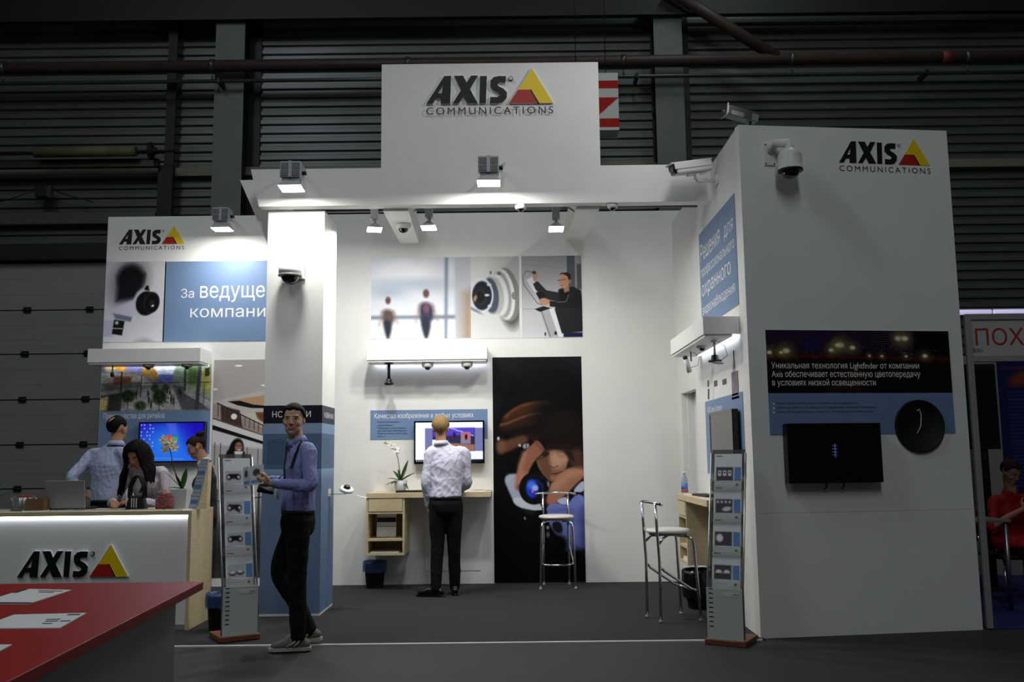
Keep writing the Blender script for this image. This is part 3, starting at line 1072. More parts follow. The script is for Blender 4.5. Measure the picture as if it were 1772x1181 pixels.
# --- back wall, three-photo banner
t = thing('photo_banner', 'three photo banner high on the back wall above the middle shelf', 'banner', (-0.6, WALLY - 0.01, PY(826, 586, WALLY).z))
q = zmap(643, 446, 172, 560, 340, 3.544)
im = Img(205, 168, (0.9, 0.92, 0.95))
im.grad((0.78, 0.80, 0.84), (0.93, 0.94, 0.96))
im.ell(*q(480, 470), 0.40, 0.18, (0.97, 0.98, 1.0), 0.2)
for x0, x1, y, c_ in ((290, 780, 540, (0.70, 0.76, 0.82)), (300, 520, 590, (0.66, 0.72, 0.80)), (560, 760, 560, (0.74, 0.77, 0.83))):
    im.ell(*q((x0 + x1) / 2, y), (x1 - x0) / 1400, 0.05, c_, 0.09, alpha=.8)
im.line([q(280, 745), q(860, 745)], 0.028, (0.36, 0.42, 0.48), 0.04)
im.ell(*q(480, 820), 0.5, 0.08, (0.95, 0.96, 0.97), 0.10)
im.line([q(755, 340), q(750, 890)], 0.03, (0.50, 0.55, 0.62), 0.03)
im.rect(*q(805, 340), *q(910, 900), (0.74, 0.75, 0.78), 0.03)
im.poly([q(860, 600), q(910, 580), q(910, 900), q(850, 900)], (0.66, 0.56, 0.46), 0.12)
for cx, s_, top in ((398, 1.0, 640), (630, 1.18, 600)):
    im.ell(*q(cx, top), .026 * s_, .036 * s_, (0.40, 0.28, 0.26), 0.02)
    im.blob([q(cx - 40 * s_, top + 50), q(cx + 40 * s_, top + 60), q(cx + 38 * s_, top + 150 * s_), q(cx - 30 * s_, top + 150 * s_)],
            (0.36, 0.30, 0.30) if cx < 500 else (0.20, 0.20, 0.30), 0.045)
    im.line([q(cx - 34 * s_, top + 70), q(cx - 52 * s_, top + 150 * s_)], .020, (0.62, 0.48, 0.42), 0.05, .6)
    im.line([q(cx + 34 * s_, top + 70), q(cx + 58 * s_, top + 140 * s_)], .020, (0.62, 0.48, 0.42), 0.05, .6)
    im.blob([q(cx - 36 * s_, top + 115 * s_), q(cx + 30 * s_, top + 130 * s_), q(cx + 12 * s_, top + 235 * s_), q(cx - 10 * s_, top + 235 * s_)],
            (0.16, 0.17, 0.23), 0.035)
im.ell(*q(632, 690), .03, .05, (0.55, 0.35, 0.36), .03, alpha=.7)
tl, tr, bl = WR(643, 446, 815, 586)
raster('corridor_print', im, tl, tr, bl, t)
xr = tr.x
q = zmap(815, 444, 83, 800, 430, 6.945)
im = Img(104, 178, (0.80, 0.79, 0.79))
im.grad((0.82, 0.81, 0.80), (0.86, 0.86, 0.86))
im.ell(*q(700, 250), 0.5, 0.6, (0.66, 0.65, 0.65), 0.5, alpha=.6)
im.ell(*q(560, 640), 0.24, 0.56, (0.30, 0.30, 0.30), 0.10, -0.15, .9)
im.ell(*q(540, 560), 0.25, 0.56, (0.52, 0.52, 0.51), 0.02, -0.12)
im.ell(*q(500, 560), 0.22, 0.53, (0.90, 0.90, 0.89), 0.02, -0.12)
im.ell(*q(470, 560), 0.20, 0.49, (0.62, 0.62, 0.61), 0.03, -0.12)
im.ell(*q(435, 565), 0.20, 0.44, (0.88, 0.88, 0.87), 0.03, -0.12)
im.ell(*q(395, 570), 0.18, 0.39, (0.72, 0.72, 0.71), 0.03, -0.12)
im.ell(*q(345, 570), 0.16, 0.37, (0.30, 0.33, 0.38), 0.03, -0.10)
im.ell(*q(620, 575), 0.05, 0.08, (0.45, 0.45, 0.45), 0.01)
im.ell(*q(620, 575), 0.042, 0.07, (0.54, 0.54, 0.53), 0.01)
im.ell(*q(445, 305), 0.04, 0.035, (0.40, 0.40, 0.40), 0.02)
im.ell(*q(345, 295), 0.02, 0.03, (0.35, 0.35, 0.35), 0.02)
D = Img(150, 255)
tl, tr, bl = WR(815, 444, 899, 586)
tl.x = bl.x = xr
im.ell(*q(215, 570), 0.28, 0.38, (0.84, 0.85, 0.88), 0.025)
im.ell(*q(240, 570), 0.20, 0.30, (0.10, 0.12, 0.17), 0.03)
im.ell(*q(225, 590), 0.12, 0.16, (0.20, 0.18, 0.18), 0.03)
im.ell(*q(215, 590), 0.10, 0.13, (0.07, 0.07, 0.08), 0.02)
im.ell(*q(160, 600), 0.035, 0.07, (0.66, 0.52, 0.38), 0.03, 0.3)
im.ell(*q(300, 565), 0.05, 0.025, (0.85, 0.88, 0.93), 0.02)
im.ell(*q(325, 440), 0.05, 0.03, (0.8, 0.82, 0.86), 0.02)
im.ell(*q(330, 695), 0.04, 0.03, (0.8, 0.82, 0.86), 0.02)
im.ell(*q(150, 740), 0.16, 0.03, (0.40, 0.42, 0.5), 0.03, 0.5, .7)
raster('camera_print', im, tl, tr, bl, t)
q = zmap(902, 442, 106, 800, 430, 6.945)
im = Img(130, 178, (0.78, 0.78, 0.78))
im.grad((0.62, 0.62, 0.63), (0.84, 0.84, 0.86))
im.rect(*q(1265, 80), *q(1365, 700), (0.36, 0.38, 0.41), 0.01)
im.rect(*q(1365, 80), *q(1500, 600), (0.62, 0.62, 0.62), 0.02)
im.rect(*q(1385, 190), *q(1440, 500), (0.36, 0.36, 0.36), 0.02)
im.line([q(715, 190), q(1260, 245)], .004, (0.5, 0.5, 0.5), .006)
im.line([q(715, 735), q(880, 740)], .006, (0.45, 0.45, 0.45), .006)
im.line([q(860, 290), q(770, 270), q(725, 340), q(740, 440), q(830, 570), q(900, 670), q(960, 690)], .010, (0.30, 0.30, 0.32), .006)
im.poly([q(770, 380), q(840, 340), q(900, 480), q(880, 560)], (0.88, 0.88, 0.88), .02)
im.poly([q(930, 760), q(1075, 730), q(1205, 1080), q(1030, 1080)], (0.70, 0.71, 0.73), .01)
im.poly([q(1040, 740), q(1100, 730), q(1205, 1080), q(1150, 1080)], (0.92, 0.92, 0.93), .008)
im.line([q(950, 770), q(1050, 1080)], .012, (0.35, 0.36, 0.38), .008)
im.poly([q(865, 740), q(970, 705), q(1065, 730), q(930, 775)], (0.09, 0.09, 0.09), .008)
im.poly([q(1110, 750), q(1160, 500), q(1220, 480), q(1345, 470), q(1430, 520), q(1450, 700), q(1445, 1020), q(1190, 1040)], (0.13, 0.14, 0.15), .012)
im.poly([q(850, 430), q(905, 395), q(1010, 510), q(1160, 540), q(1140, 650), q(1000, 620), q(880, 500)], (0.15, 0.155, 0.165), .012)
im.poly([q(1045, 640), q(1250, 660), q(1380, 540), q(1445, 600), q(1400, 740), q(1050, 710)], (0.10, 0.105, 0.11), .012)
im.poly([q(1165, 600), q(1190, 500), q(1280, 520), q(1240, 640), q(1190, 650)], (0.06, 0.06, 0.07), .012)
im.line([q(1280, 570), q(1250, 650), q(1140, 660)], .01, (0.45, 0.46, 0.48), .008)
im.poly([q(880, 540), q(940, 520), q(1000, 560), q(1000, 630), q(930, 630)], (0.08, 0.08, 0.08), .01)
im.ell(*q(985, 650), .085, .06, (0.78, 0.57, 0.46), .015, .2)
im.ell(*q(880, 340), .035, .075, (0.78, 0.57, 0.46), .012, .15)
im.ell(*q(865, 290), .035, .028, (0.25, 0.25, 0.26), .01)
im.poly([q(1215, 470), q(1290, 450), q(1290, 520), q(1230, 545)], (0.70, 0.50, 0.40), .015)
im.ell(*q(1232, 395), .085, .125, (0.80, 0.60, 0.49), .015, .12)
im.ell(*q(1298, 400), .022, .04, (0.70, 0.48, 0.40), .012)
im.poly([q(1170, 320), q(1195, 298), q(1270, 292), q(1312, 320), q(1312, 375), q(1285, 390), q(1270, 340), q(1220, 312)], (0.20, 0.16, 0.14), .012)
im.line([q(1150, 392), q(1250, 380)], .010, (0.25, 0.22, 0.22), .008)
im.line([q(1180, 455), q(1215, 452)], .008, (0.60, 0.33, 0.30), .008)
im.rect(*q(1210, 1030), *q(1440, 1085), (0.10, 0.10, 0.26), .015)
im.ell(*q(1115, 1035), .022, .03, (0.12, 0.12, 0.12), .01)
im.ell(*q(990, 1045), .014, .03, (0.12, 0.12, 0.12), .01)
tl, tr, bl = WR(902, 443, 1008.5, 584.5)
raster('installer_print', im, tl, tr, bl, t)

# --- back wall, blue text panel
t = thing('text_panel', 'blue text panel behind the middle screen on the back wall', 'panel', (-0.9, WALLY - 0.01, PY(740, 760, WALLY).z))
tl, tr, bl = WR(641, 709.5, 844, 760.5)
flat_panel('blue_field', tl, tr, bl, MBLUE, t)
a = PY(648, 725, WALLY - 0.006)
lettering('heading', [('Качество изображения в любых условиях', frame3(a + Z3 * -0.014, X3, Z3), dict(width=1.12, height=0.075))], M['letters'], t)
its = []
for k, s_ in enumerate(('Прямое сравнение с', 'аналоговыми', 'Показатели качественных', 'для системы наблюдения', 'Подключение и пуск сразу', 'просто')):
    a = PY(653, 733.0 + 5.0 * k, WALLY - 0.006)
    its.append((s_, frame3(a, X3, Z3), dict(size=0.026)))
lettering('bullet_lines', its, M['dletters'], t)

# --- tall door poster: photographer
t = thing('door_poster', 'tall dark poster of a photographer peering past his hand and lens', 'poster', (0.3, WALLY - 0.01, 0.02))
q = zmap(850, 618.5, 163, 845, 700, 5.367)
SK = (0.62, 0.42, 0.32)
im = Img(196, 470, (0.02, 0.02, 0.023))
im.ell(0.0, 0.1, 0.45, 0.5, (0.09, 0.09, 0.115), 0.5, alpha=.8)
im.ell(0.95, 0.0, 0.30, 0.22, (0.10, 0.10, 0.13), 0.3, alpha=.8)
im.ell(0.58, 0.72, 0.56, 0.66, (0.025, 0.025, 0.028), 0.16)
for a0, w_, al in ((0.60, .012, .5),):
    im.ell(0.62, 0.78, .60, .72, (0.10, 0.10, 0.12), .03, alpha=.25)
    im.ell(0.62, 0.80, .58, .70, (0.02, 0.02, 0.022), .05)
# back hand fingers
im.blob([q(90, 170), q(190, 90), q(330, 10), q(500, -20), q(640, 0), q(560, 60), q(420, 90), q(250, 140), q(150, 190)], (0.25, 0.14, 0.09), .05)
im.line([q(150, 130), q(200, 85), q(250, 55), q(310, 25), q(380, 8), q(440, 0), q(500, -4), q(560, -2)], .022, (0.46, 0.28, 0.18), .035)
im.blob([q(95, 200), q(280, 140), q(430, 95), q(560, 95), q(600, 160), q(400, 230), q(200, 280), q(95, 270)], (0.19, 0.105, 0.075), .05)
im.line([q(105, 205), q(165, 192), q(230, 165), q(300, 138), q(380, 114), q(450, 102), q(530, 98)], .022, (0.47, 0.30, 0.19), .03)
im.blob([q(95, 275), q(300, 250), q(480, 220), q(620, 300), q(420, 380), q(230, 300)], (0.15, 0.085, 0.06), .06)
im.blob([q(70, 390), q(200, 330), q(340, 290), q(380, 360), q(260, 420), q(90, 490), q(65, 440)], (0.36, 0.235, 0.17), .04)
im.ell(*q(105, 400), .05, .07, (0.44, 0.30, 0.22), .05)
im.poly([q(470, -60), q(1000, -60), q(1000, 200), q(480, 240), q(420, 130)], (0.03, 0.026, 0.026), .22, .9)
im.poly([q(80, 260), q(560, 180), q(560, 330), q(340, 290), q(90, 320)], (0.05, 0.035, 0.03), .08, .8)
im.ell(*q(80, 332), .014, .02, (0.75, 0.75, 0.8), .01)
im.blob([q(560, 100), q(900, 60), q(900, 620), q(780, 620), q(600, 420), q(480, 300)], (0.10, 0.065, 0.055), .10)
im.blob([q(740, 460), q(900, 420), q(905, 650), q(780, 640)], (0.30, 0.20, 0.165), .08)
# face
im.poly([q(520, 468), q(560, 448), q(620, 438), q(690, 448), q(730, 490), q(748, 540), q(738, 605), q(690, 670), q(630, 715), q(590, 735), q(560, 725), q(500, 660), q(462, 600), q(448, 545), q(490, 500)], (0.58, 0.42, 0.335), .02)
im.poly([q(448, 545), q(500, 500), q(565, 505), q(582, 560), q(590, 620), q(575, 725), q(555, 722), q(500, 660)], (0.42, 0.285, 0.215), .035)
im.ell(*q(640, 540), .075, .085, (0.74, 0.57, 0.47), .06)
im.ell(*q(700, 520), .06, .06, (0.72, 0.55, 0.45), .05)
im.blob([q(575, 500), q(620, 520), q(660, 590), q(600, 605), q(575, 570)], (0.72, 0.54, 0.44), .02)
im.line([q(583, 600), q(612, 610), q(655, 593)], .010, (0.34, 0.20, 0.16), .02, .8)
im.ell(*q(700, 500), .05, .016, (0.60, 0.42, 0.34), .03, .1, .7)
im.line([q(568, 505), q(582, 560), q(588, 595)], .012, (0.42, 0.29, 0.22), .03, .7)
im.ell(*q(535, 490), .035, .016, (0.10, 0.07, 0.06), .015, -.25)
im.line([q(478, 500), q(520, 472), q(562, 470)], .024, (0.15, 0.10, 0.08), .02)
im.ell(*q(508, 505), .05, .02, (0.20, 0.13, 0.10), .03, -.35, .8)
im.ell(*q(498, 508), .010, .008, (0.45, 0.36, 0.32), .012)
im.line([q(650, 470), q(710, 462)], .018, (0.55, 0.36, 0.30), .016)
im.poly([q(588, 664), q(640, 652), q(692, 640), q(672, 668), q(625, 688), q(600, 682)], (0.48, 0.29, 0.26), .02)
im.line([q(585, 668), q(640, 662), q(700, 643)], .008, (0.26, 0.12, 0.11), .008)
im.ell(*q(610, 640), .05, .012, (0.42, 0.29, 0.23), .03, -.2, .6)
im.poly([q(540, 380), q(760, 390), q(820, 560), q(760, 520), q(700, 452), q(620, 438), q(540, 455)], (0.13, 0.085, 0.07), .035, .9)
im.ell(*q(650, 450), .10, .012, (0.40, 0.27, 0.21), .03, .05, .6)
# pen / ring highlight
im.blob([q(262, 395), q(300, 380), q(295, 420)], (0.72, 0.72, 0.72), .01)
im.blob([q(310, 390), q(380, 375), q(375, 425), q(320, 435)], (0.60, 0.60, 0.63), .012)
im.line([q(352, 380), q(350, 430)], .008, (0.12, 0.12, 0.13), .008)
# camera body
im.blob([q(130, 720), q(160, 665), q(240, 660), q(390, 680), q(500, 1000), q(490, 1015), q(250, 970), q(200, 880), q(170, 810)], (0.66, 0.68, 0.76), .025)
im.blob([q(200, 880), q(330, 880), q(490, 950), q(490, 1018), q(250, 972)], (0.80, 0.82, 0.86), .02)
im.blob([q(250, 975), q(490, 1020), q(560, 1100), q(380, 1060)], (0.10, 0.11, 0.12), .02)
# index finger holding
im.blob([q(420, 380), q(460, 345), q(530, 430), q(500, 480), q(430, 540), q(370, 640), q(360, 700), q(320, 790), q(275, 820), q(248, 780), q(255, 650), q(300, 520), q(340, 440)], (0.56, 0.37, 0.29), .02)
im.line([q(330, 480), q(290, 600), q(290, 700)], .05, (0.66, 0.46, 0.37), .06)
im.ell(*q(300, 735), .07, .10, (0.70, 0.47, 0.40), .06)
im.ell(*q(295, 790), .05, .03, (0.50, 0.30, 0.26), .04)
im.line([q(440, 370), q(510, 440)], .03, (0.45, 0.28, 0.22), .04)
# lens
im.ell(*q(420, 800), .165, .17, (0.045, 0.045, 0.05), .012)
im.ell(*q(450, 795), .145, .14, (0.09, 0.09, 0.10), .012)
im.ell(*q(445, 800), .125, .125, (0.03, 0.03, 0.06), .01)
im.ell(*q(430, 800), .105, .108, (0.06, 0.07, 0.20), .02)
im.ell(*q(400, 800), .066, .098, (0.13, 0.24, 0.78), .02)
im.ell(*q(395, 770), .045, .045, (0.30, 0.46, 0.95), .04)
im.ell(*q(430, 795), .035, .03, (0.62, 0.76, 0.95), .02)
im.ell(*q(405, 825), .012, .02, (0.75, 0.45, 0.75), .01)
im.line([q(440, 720), q(500, 770), q(500, 850)], .008, (0.22, 0.24, 0.45), .01)
im.ell(*q(556, 760), .012, .03, (0.5, 0.5, 0.54), .01)
# thumb
im.blob([q(565, 790), q(640, 690), q(760, 600), q(905, 640), q(905, 700), q(820, 770), q(740, 850), q(620, 940), q(570, 950), q(540, 910)], (0.62, 0.43, 0.34), .025)
im.line([q(620, 780), q(760, 670), q(880, 650)], .08, (0.72, 0.52, 0.42), .08)
im.ell(*q(590, 915), .065, .055, (0.66, 0.43, 0.35), .04)
# shirt
im.blob([q(790, 820), q(905, 710), q(912, 830), q(820, 850)], (0.72, 0.76, 0.86), .015)
im.blob([q(520, 960), q(640, 930), q(720, 970), q(820, 850), q(915, 860), q(925, 1300), q(860, 1400), q(700, 1400), q(640, 1250), q(560, 1150)], (0.46, 0.50, 0.78), .02)
im.blob([q(620, 920), q(700, 880), q(760, 890), q(720, 970)], (0.72, 0.75, 0.88), .015)
im.blob([q(800, 830), q(912, 850), q(912, 880), q(850, 860)], (0.09, 0.09, 0.16), .01)
for k in range(26):
    x_ = 530 + k * 16
    im.line([q(x_, 960), q(x_ + 20, 1420)], .0025, (0.32, 0.35, 0.66), .004, .5 if x_ > 560 else 0)
for k in range(28):
    y_ = 965 + k * 16
    im.line([q(590, y_), q(925, y_)], .0025, (0.32, 0.35, 0.66), .004, .45)
im.mix(np.clip(0.5 - im.sd([q(480, 930), q(520, 960), q(560, 1150), q(640, 1250), q(690, 1400), q(930, 1360), q(930, 2000), q(30, 2000), q(30, 830), q(200, 900), q(250, 980), q(400, 1060)]) / 0.05, 0, 1)
       * (im.y * im.asp > q(0, 1000)[1]), (0.022, 0.022, 0.026))
im.blob([q(860, 980), q(925, 960), q(925, 1380), q(840, 1400)], (0.24, 0.26, 0.50), .10, .8)
im.blob([q(580, 1110), q(660, 1100), q(690, 1160), q(680, 1220), q(600, 1200)], (0.12, 0.12, 0.13), .02)
im.ell(*q(640, 1310), .10, .09, (0.05, 0.05, 0.06), .05)
im.ell(*q(545, 1160), .016, .02, (0.6, 0.6, 0.6), .012)
im.ell(*q(545, 1225), .02, .03, (0.4, 0.4, 0.4), .02)
im.mix(np.clip((im.y * im.asp - q(0, 1330)[1]) / 0.12, 0, 1), (0.022, 0.022, 0.026))
im.line([q(325, 1065), q(330, 1080)], .012, (0.7, 0.7, 0.7), .01)
tl, tr, bl = WR(852, 618, 1014, 1010)
bl.z = 0.012
raster('photo_print', im, tl, tr, bl, t)

# --- column wrap
t = thing('column_wrap', 'blue printed wrap around the column with a dark heading band', 'panel', (-2.0, COLY - 0.003, 0.03))
off = 0.003
zb0, zb1 = PY(505, 733, COLY).z, PY(505, 702, COLY).z
DARKB = mat('wrap_dark_navy', (0.085, 0.09, 0.14), 0.4)


def wrapimg(w_, lines):
    im = Img(w_, 300, BLUE)
    im.a[:] = (0.41, 0.50, 0.62)
    f = lambda py: (py - 733) / (1066 - 733)
    yy = im.y
    im.mix(((yy < f(752)) * 1.0), (0.52, 0.61, 0.73))
    im.mix(((yy >= f(752)) & (yy < f(815))) * 1.0, (0.33, 0.43, 0.54))
    im.mix(((yy >= f(815)) & (yy < f(835))) * (1 - (yy - f(815)) / (f(835) - f(815))) * 0.9, (0.56, 0.67, 0.79))
    rr = np.random.default_rng(4)
    for k in range(40):
        y_ = rr.random() * im.asp
        x_ = rr.random()
        l_ = 0.2 + rr.random() * 0.5
        if y_ / im.asp > f(850):
            im.line([(x_, y_), (x_ + (0.12 if w_ > 130 else .02), y_ + l_)], .004, (0.50, 0.62, 0.75), .006, .35)
    for k in range(14):
        y_ = im.asp * f(763 + k * 3.3)
        im.line([(0.08, y_), (0.08 + lines[k % len(lines)], y_)], .006, (0.15, 0.24, 0.33), .006, .8)
    return im


im = wrapimg(170, (0.62, 0.7, 0.5, 0.66))
raster('front_print', im, (cx0 - off, cy0 - off, zb0), (cx1 + off, cy0 - off, zb0), (cx0 - off, cy0 - off, 0.028), t, thick=0.0025)
im = wrapimg(120, (0.6, 0.5, 0.64, 0.4))
raster('side_print', im, (cx1 + off, cy0 - off, zb0), (cx1 + off, cy1, zb0), (cx1 + off, cy0 - off, 0.028), t, thick=0.0025)
mb = MB().box(cx0 - off, cx1 + off, cy0 - off, cy0 - 0.0004, zb0, zb1)
mb.box(cx1 + 0.0004, cx1 + off, cy0 - off, cy1, zb0, zb1)
mb.build('heading_band', DARKB, t)
a = PY(471, 723, COLY - 0.004)
its = [('НОВИНКИ', frame3((a.x, COLY - 0.0035, a.z), X3, Z3), dict(width=PY(538, 723, COLY).x - a.x, height=0.058)),
       ('НОВИНКИ', frame3((cx1 + 0.0035, cy0 + 0.09, a.z), Y3, Z3), dict(width=0.42, height=0.05))]
lettering('heading', its, M['letters'], t)

# --- right wall slogan
t = thing('slogan_panel', 'blue slogan panel high on the right wall near the tower edge', 'panel', (RWX - 0.01, 8.2, 2.6))
ya, yb = PX(1209.5, 400, RWX).y, PX(1271.5, 343, RWX).y
zt1, zb_ = 3.56, 2.62
xw = RWX - 0.005
flat_panel('blue_field', Vector((xw, ya, zt1)), Vector((xw, yb, zt1)), Vector((xw, ya, zb_)), MBLUE, t)
W_ = ya - yb
its = []
for s_, py_, x0, wd, hh in (('Решения', 3.27, .06, .86, .17), ('для', 3.245, 1.06, .34, .125), ('профессионального', 3.085, .06, 1.38, .13),
                            ('охранного', 2.885, .06, 1.22, .15), ('видеонаблюдения', 2.725, .06, 1.34, .115)):
    its.append((s_, frame3((xw - 0.001, ya - x0, py_), -Y3, Z3), dict(width=wd * W_ / 1.5, height=hh)))
lettering('slogan', its, M['letters'], t)

# --- right wall blue panel behind side screen with small diagrams
t = thing('diagram_panel', 'blue panel and small diagrams behind the side screen on right wall', 'panel', (RWX - 0.01, 7.9, 1.0))
ya, yb = PX(1221, 700, RWX).y, PX(1286, 690, RWX).y
za_, zb_ = PX(1221, 696, RWX).z, 1.22
flat_panel('blue_field', Vector((xw, ya, za_)), Vector((xw, yb, za_)), Vector((xw, ya, zb_)), MBLUE, t)
lettering('heading', [('AXIS Camera Companion', frame3((xw - 0.001, ya - 0.1, za_ - 0.13), -Y3, Z3), dict(width=0.62, height=0.075))], M['letters'], t)
mdg = mat('diagram_grey', (0.35, 0.34, 0.36), 0.6)
for px_, py_, w_, h_ in ((1239, 664, .12, .05), (1254, 661, .14, .045), (1226, 664, .05, .06), (1226.5, 678, .05, .05), (1226.5, 687, .05, .05)):
    c = PX(px_, py_, RWX)
    MB().box(xw, RWX - 0.001, c.y - w_ / 2, c.y + w_ / 2, c.z - h_ / 2, c.z + h_ / 2).build('diagram_icon', mdg, t)
c = PX(1272.5, 664, RWX)
MB().box(xw, RWX - 0.001, c.y - .11, c.y + .11, c.z - .1, c.z + .1).build('diagram_photo', mat('diagram_mauve', (0.52, 0.46, 0.52), 0.6), t)
MB().box(xw, RWX - 0.001, c.y - .13, c.y + .13, c.z - .13, c.z - .11).build('diagram_icon', mdg, t)
MB().box(xw, RWX - 0.001, c.y + .0, c.y + .02, c.z + .13, c.z + .28).build('diagram_icon', mdg, t)

# --- tower front night poster
t = thing('night_panel', 'night city panel with white lettering on the tower front', 'panel', TW(1480, 755) + Vector((0, 0.0, -0.01)))


def TWR(p0, p1, p2, off=0.005):
    """tl,tr,bl on the tower plane, squared up"""
    a, b, c = TW(*p0), TW(*p1), TW(*p2)
    zt_ = (a.z + b.z) / 2
    a2 = Vector((a.x, a.y, zt_)) + nrm * off
    b2 = Vector((b.x, b.y, zt_)) + nrm * off
    c2 = Vector((a.x, a.y, c.z)) + nrm * off
    return a2, b2, c2


q = zmap(1324, 573, 316, 1280, 540, 3.4725)
im = Img(300, 103, (0.05, 0.04, 0.07))
im.grad((0.17, 0.10, 0.22), (0.13, 0.09, 0.06))
im.rect(0, q(0, 270)[1], 1, 0.4, (0.07, 0.06, 0.045), .03)
im.line([q(170, 268), q(1250, 290)], .018, (0.36, 0.10, 0.05), .018, .8)
for x0, x1, y0, y1, c_ in ((370, 470, 160, 240, (0.12, 0.12, 0.30)), (580, 660, 120, 200, (0.14, 0.10, 0.14)), (765, 880, 115, 210, (0.05, 0.05, 0.07)), (1030, 1250, 110, 260, (0.03, 0.03, 0.035))):
    im.rect(*q(x0, y0), *q(x1, y1), c_, .01)
for k in range(6):
    im.line([q(770, 130 + k * 14), q(875, 124 + k * 14)], .003, (0.55, 0.55, 0.62), .004, .6)
    im.line([q(585, 135 + k * 12), q(655, 132 + k * 12)], .002, (0.5, 0.36, 0.30), .004, .5)
rr = np.random.default_rng(11)
for k in range(90):
    x_, y_ = 160 + rr.random() * 1090, 195 + rr.random() * 95
    im.ell(*q(x_, y_), .0022, .0022, (0.8, 0.55 + rr.random() * .3, 0.4), .004, alpha=.6)
for x_, y_, r_ in ((172, 250, .012), (270, 240, .016), (240, 250, .009), (535, 235, .012), (590, 205, .017), (575, 205, .012), (662, 220, .013), (940, 163, .016), (980, 163, .016), (1095, 268, .012), (835, 270, .007), (760, 268, .006), (980, 270, .007)):
    im.ell(*q(x_, y_), r_ * 2.4, r_ * 2.4, (0.72, 0.68, 0.36), r_ * 4, alpha=.5)
    im.ell(*q(x_, y_), r_ * 1.1, r_ * .8, (1.0, 0.99, 0.86), r_ * .7)
im.line([q(957, 170), q(957, 260)], .005, (0.35, 0.35, 0.14), .008, .6)
im.poly([q(480, 490), q(640, 330), q(720, 330), q(700, 490)], (0.20, 0.12, 0.09), .05)
tl, tr, bl = TWR((1324, 574), (1640, 571), (1327, 681))
raster('night_print', im, tl, tr, bl, t)
tl2, tr2, bl2 = TWR((1327, 681), (1644, 678), (1330, 753))
tl2.z = tr2.z = bl.z
tl2.x, tl2.y, bl2.x, bl2.y = tl.x, tl.y, tl.x, tl.y
tr2.x, tr2.y = tr.x, tr.y
flat_panel('blue_field', tl2, tr2, bl2, MBLUE, t)
its = []
for s_, px_, py_, px1 in (('Уникальная технология Lightfinder от компании', 1334.5, 639, 1590), ('Axis обеспечивает естественную цветопередачу', 1335, 653.5, 1592), ('в условиях низкой освещенности', 1336, 668, 1515)):
    a, b = TW(px_, py_), TW(px1, py_)
    its.append((s_, frame3(Vector((a.x, a.y, (a.z + b.z) / 2 - 0.012)) + nrm * 0.006, u_, Z3), dict(width=(b - a).length, height=0.066)))
lettering('lettering', its, M['letters'], t)
its = []
for k, (s_, px1) in enumerate((('Превосходное качество работы в условиях низкой освещенности', 1485), ('Сохранение цветности по сравнению с традиционными системами наблюдения', 1515), ('Премия Technology Innovation Award 2012 за выдающийся вклад рынка', 1510))):
    a, b = TW(1343, 701 + k * 7.4), TW(px1, 701 + k * 7.4)
    its.append((s_, frame3(Vector((a.x, a.y, a.z)) + nrm * 0.006, u_, Z3), dict(width=(b - a).length, height=0.022)))
lettering('bullet_lines', its, M['dletters'], t)
for k in range(3):
    a = TW(1338.5, 699.5 + k * 7.4) + nrm * 0.0056
    MB().obox(a, u_ * 0.006, Z3 * 0.006, nrm * 0.0005).build('bullet_box', M['letters'], t)
# round dark viewing hole
c = TW(1590, 738)
t = thing('dark_viewing_disc', 'round black viewing port with a cord on the tower front', 'disc', c - Z3 * 0.22)
Rr = 0.212
mb = MB()
mb.lathe([(Rr, -0.004), (Rr, 0.016), (Rr - 0.004, 0.018), (Rr - 0.012, 0.018), (Rr - 0.018, 0.008), (0.0, 0.008)], c + nrm * 0.006, nrm, 48)
mb.build('port', M['matte_black'], t)
p0 = c + nrm * 0.02
mb = MB().tube([p0 + u_ * -0.02 + Z3 * 0.12, p0 + u_ * 0.0 + Z3 * 0.135, p0 + u_ * 0.015 + Z3 * 0.09, p0 + u_ * 0.005 + Z3 * 0.0, p0 + u_ * -0.03 + Z3 * -0.06], 0.004, 6)
mb.build('cord', M['offwhite'], t)
# ================================================================ LAMPS
def trunc(mb, c, w0, d0, w1, d1, h, mi=0):
    """open-ended truncated pyramid: top (w0,d0) at c, bottom (w1,d1) h below"""
    x, y, z = c
    vs = [(x + sx * w0 / 2, y + sy * d0 / 2, z) for sx, sy in ((-1, -1), (1, -1), (1, 1), (-1, 1))]
    vs += [(x + sx * w1 / 2, y + sy * d1 / 2, z - h) for sx, sy in ((-1, -1), (1, -1), (1, 1), (-1, 1))]
    return mb.add(vs, [(0, 1, 2, 3), (4, 7, 6, 5), (0, 4, 5, 1), (1, 5, 6, 2), (2, 6, 7, 3), (3, 7, 4, 0)], mi)


mgrille = mat('lamp_grille_dark', (0.20, 0.205, 0.20), 0.5)


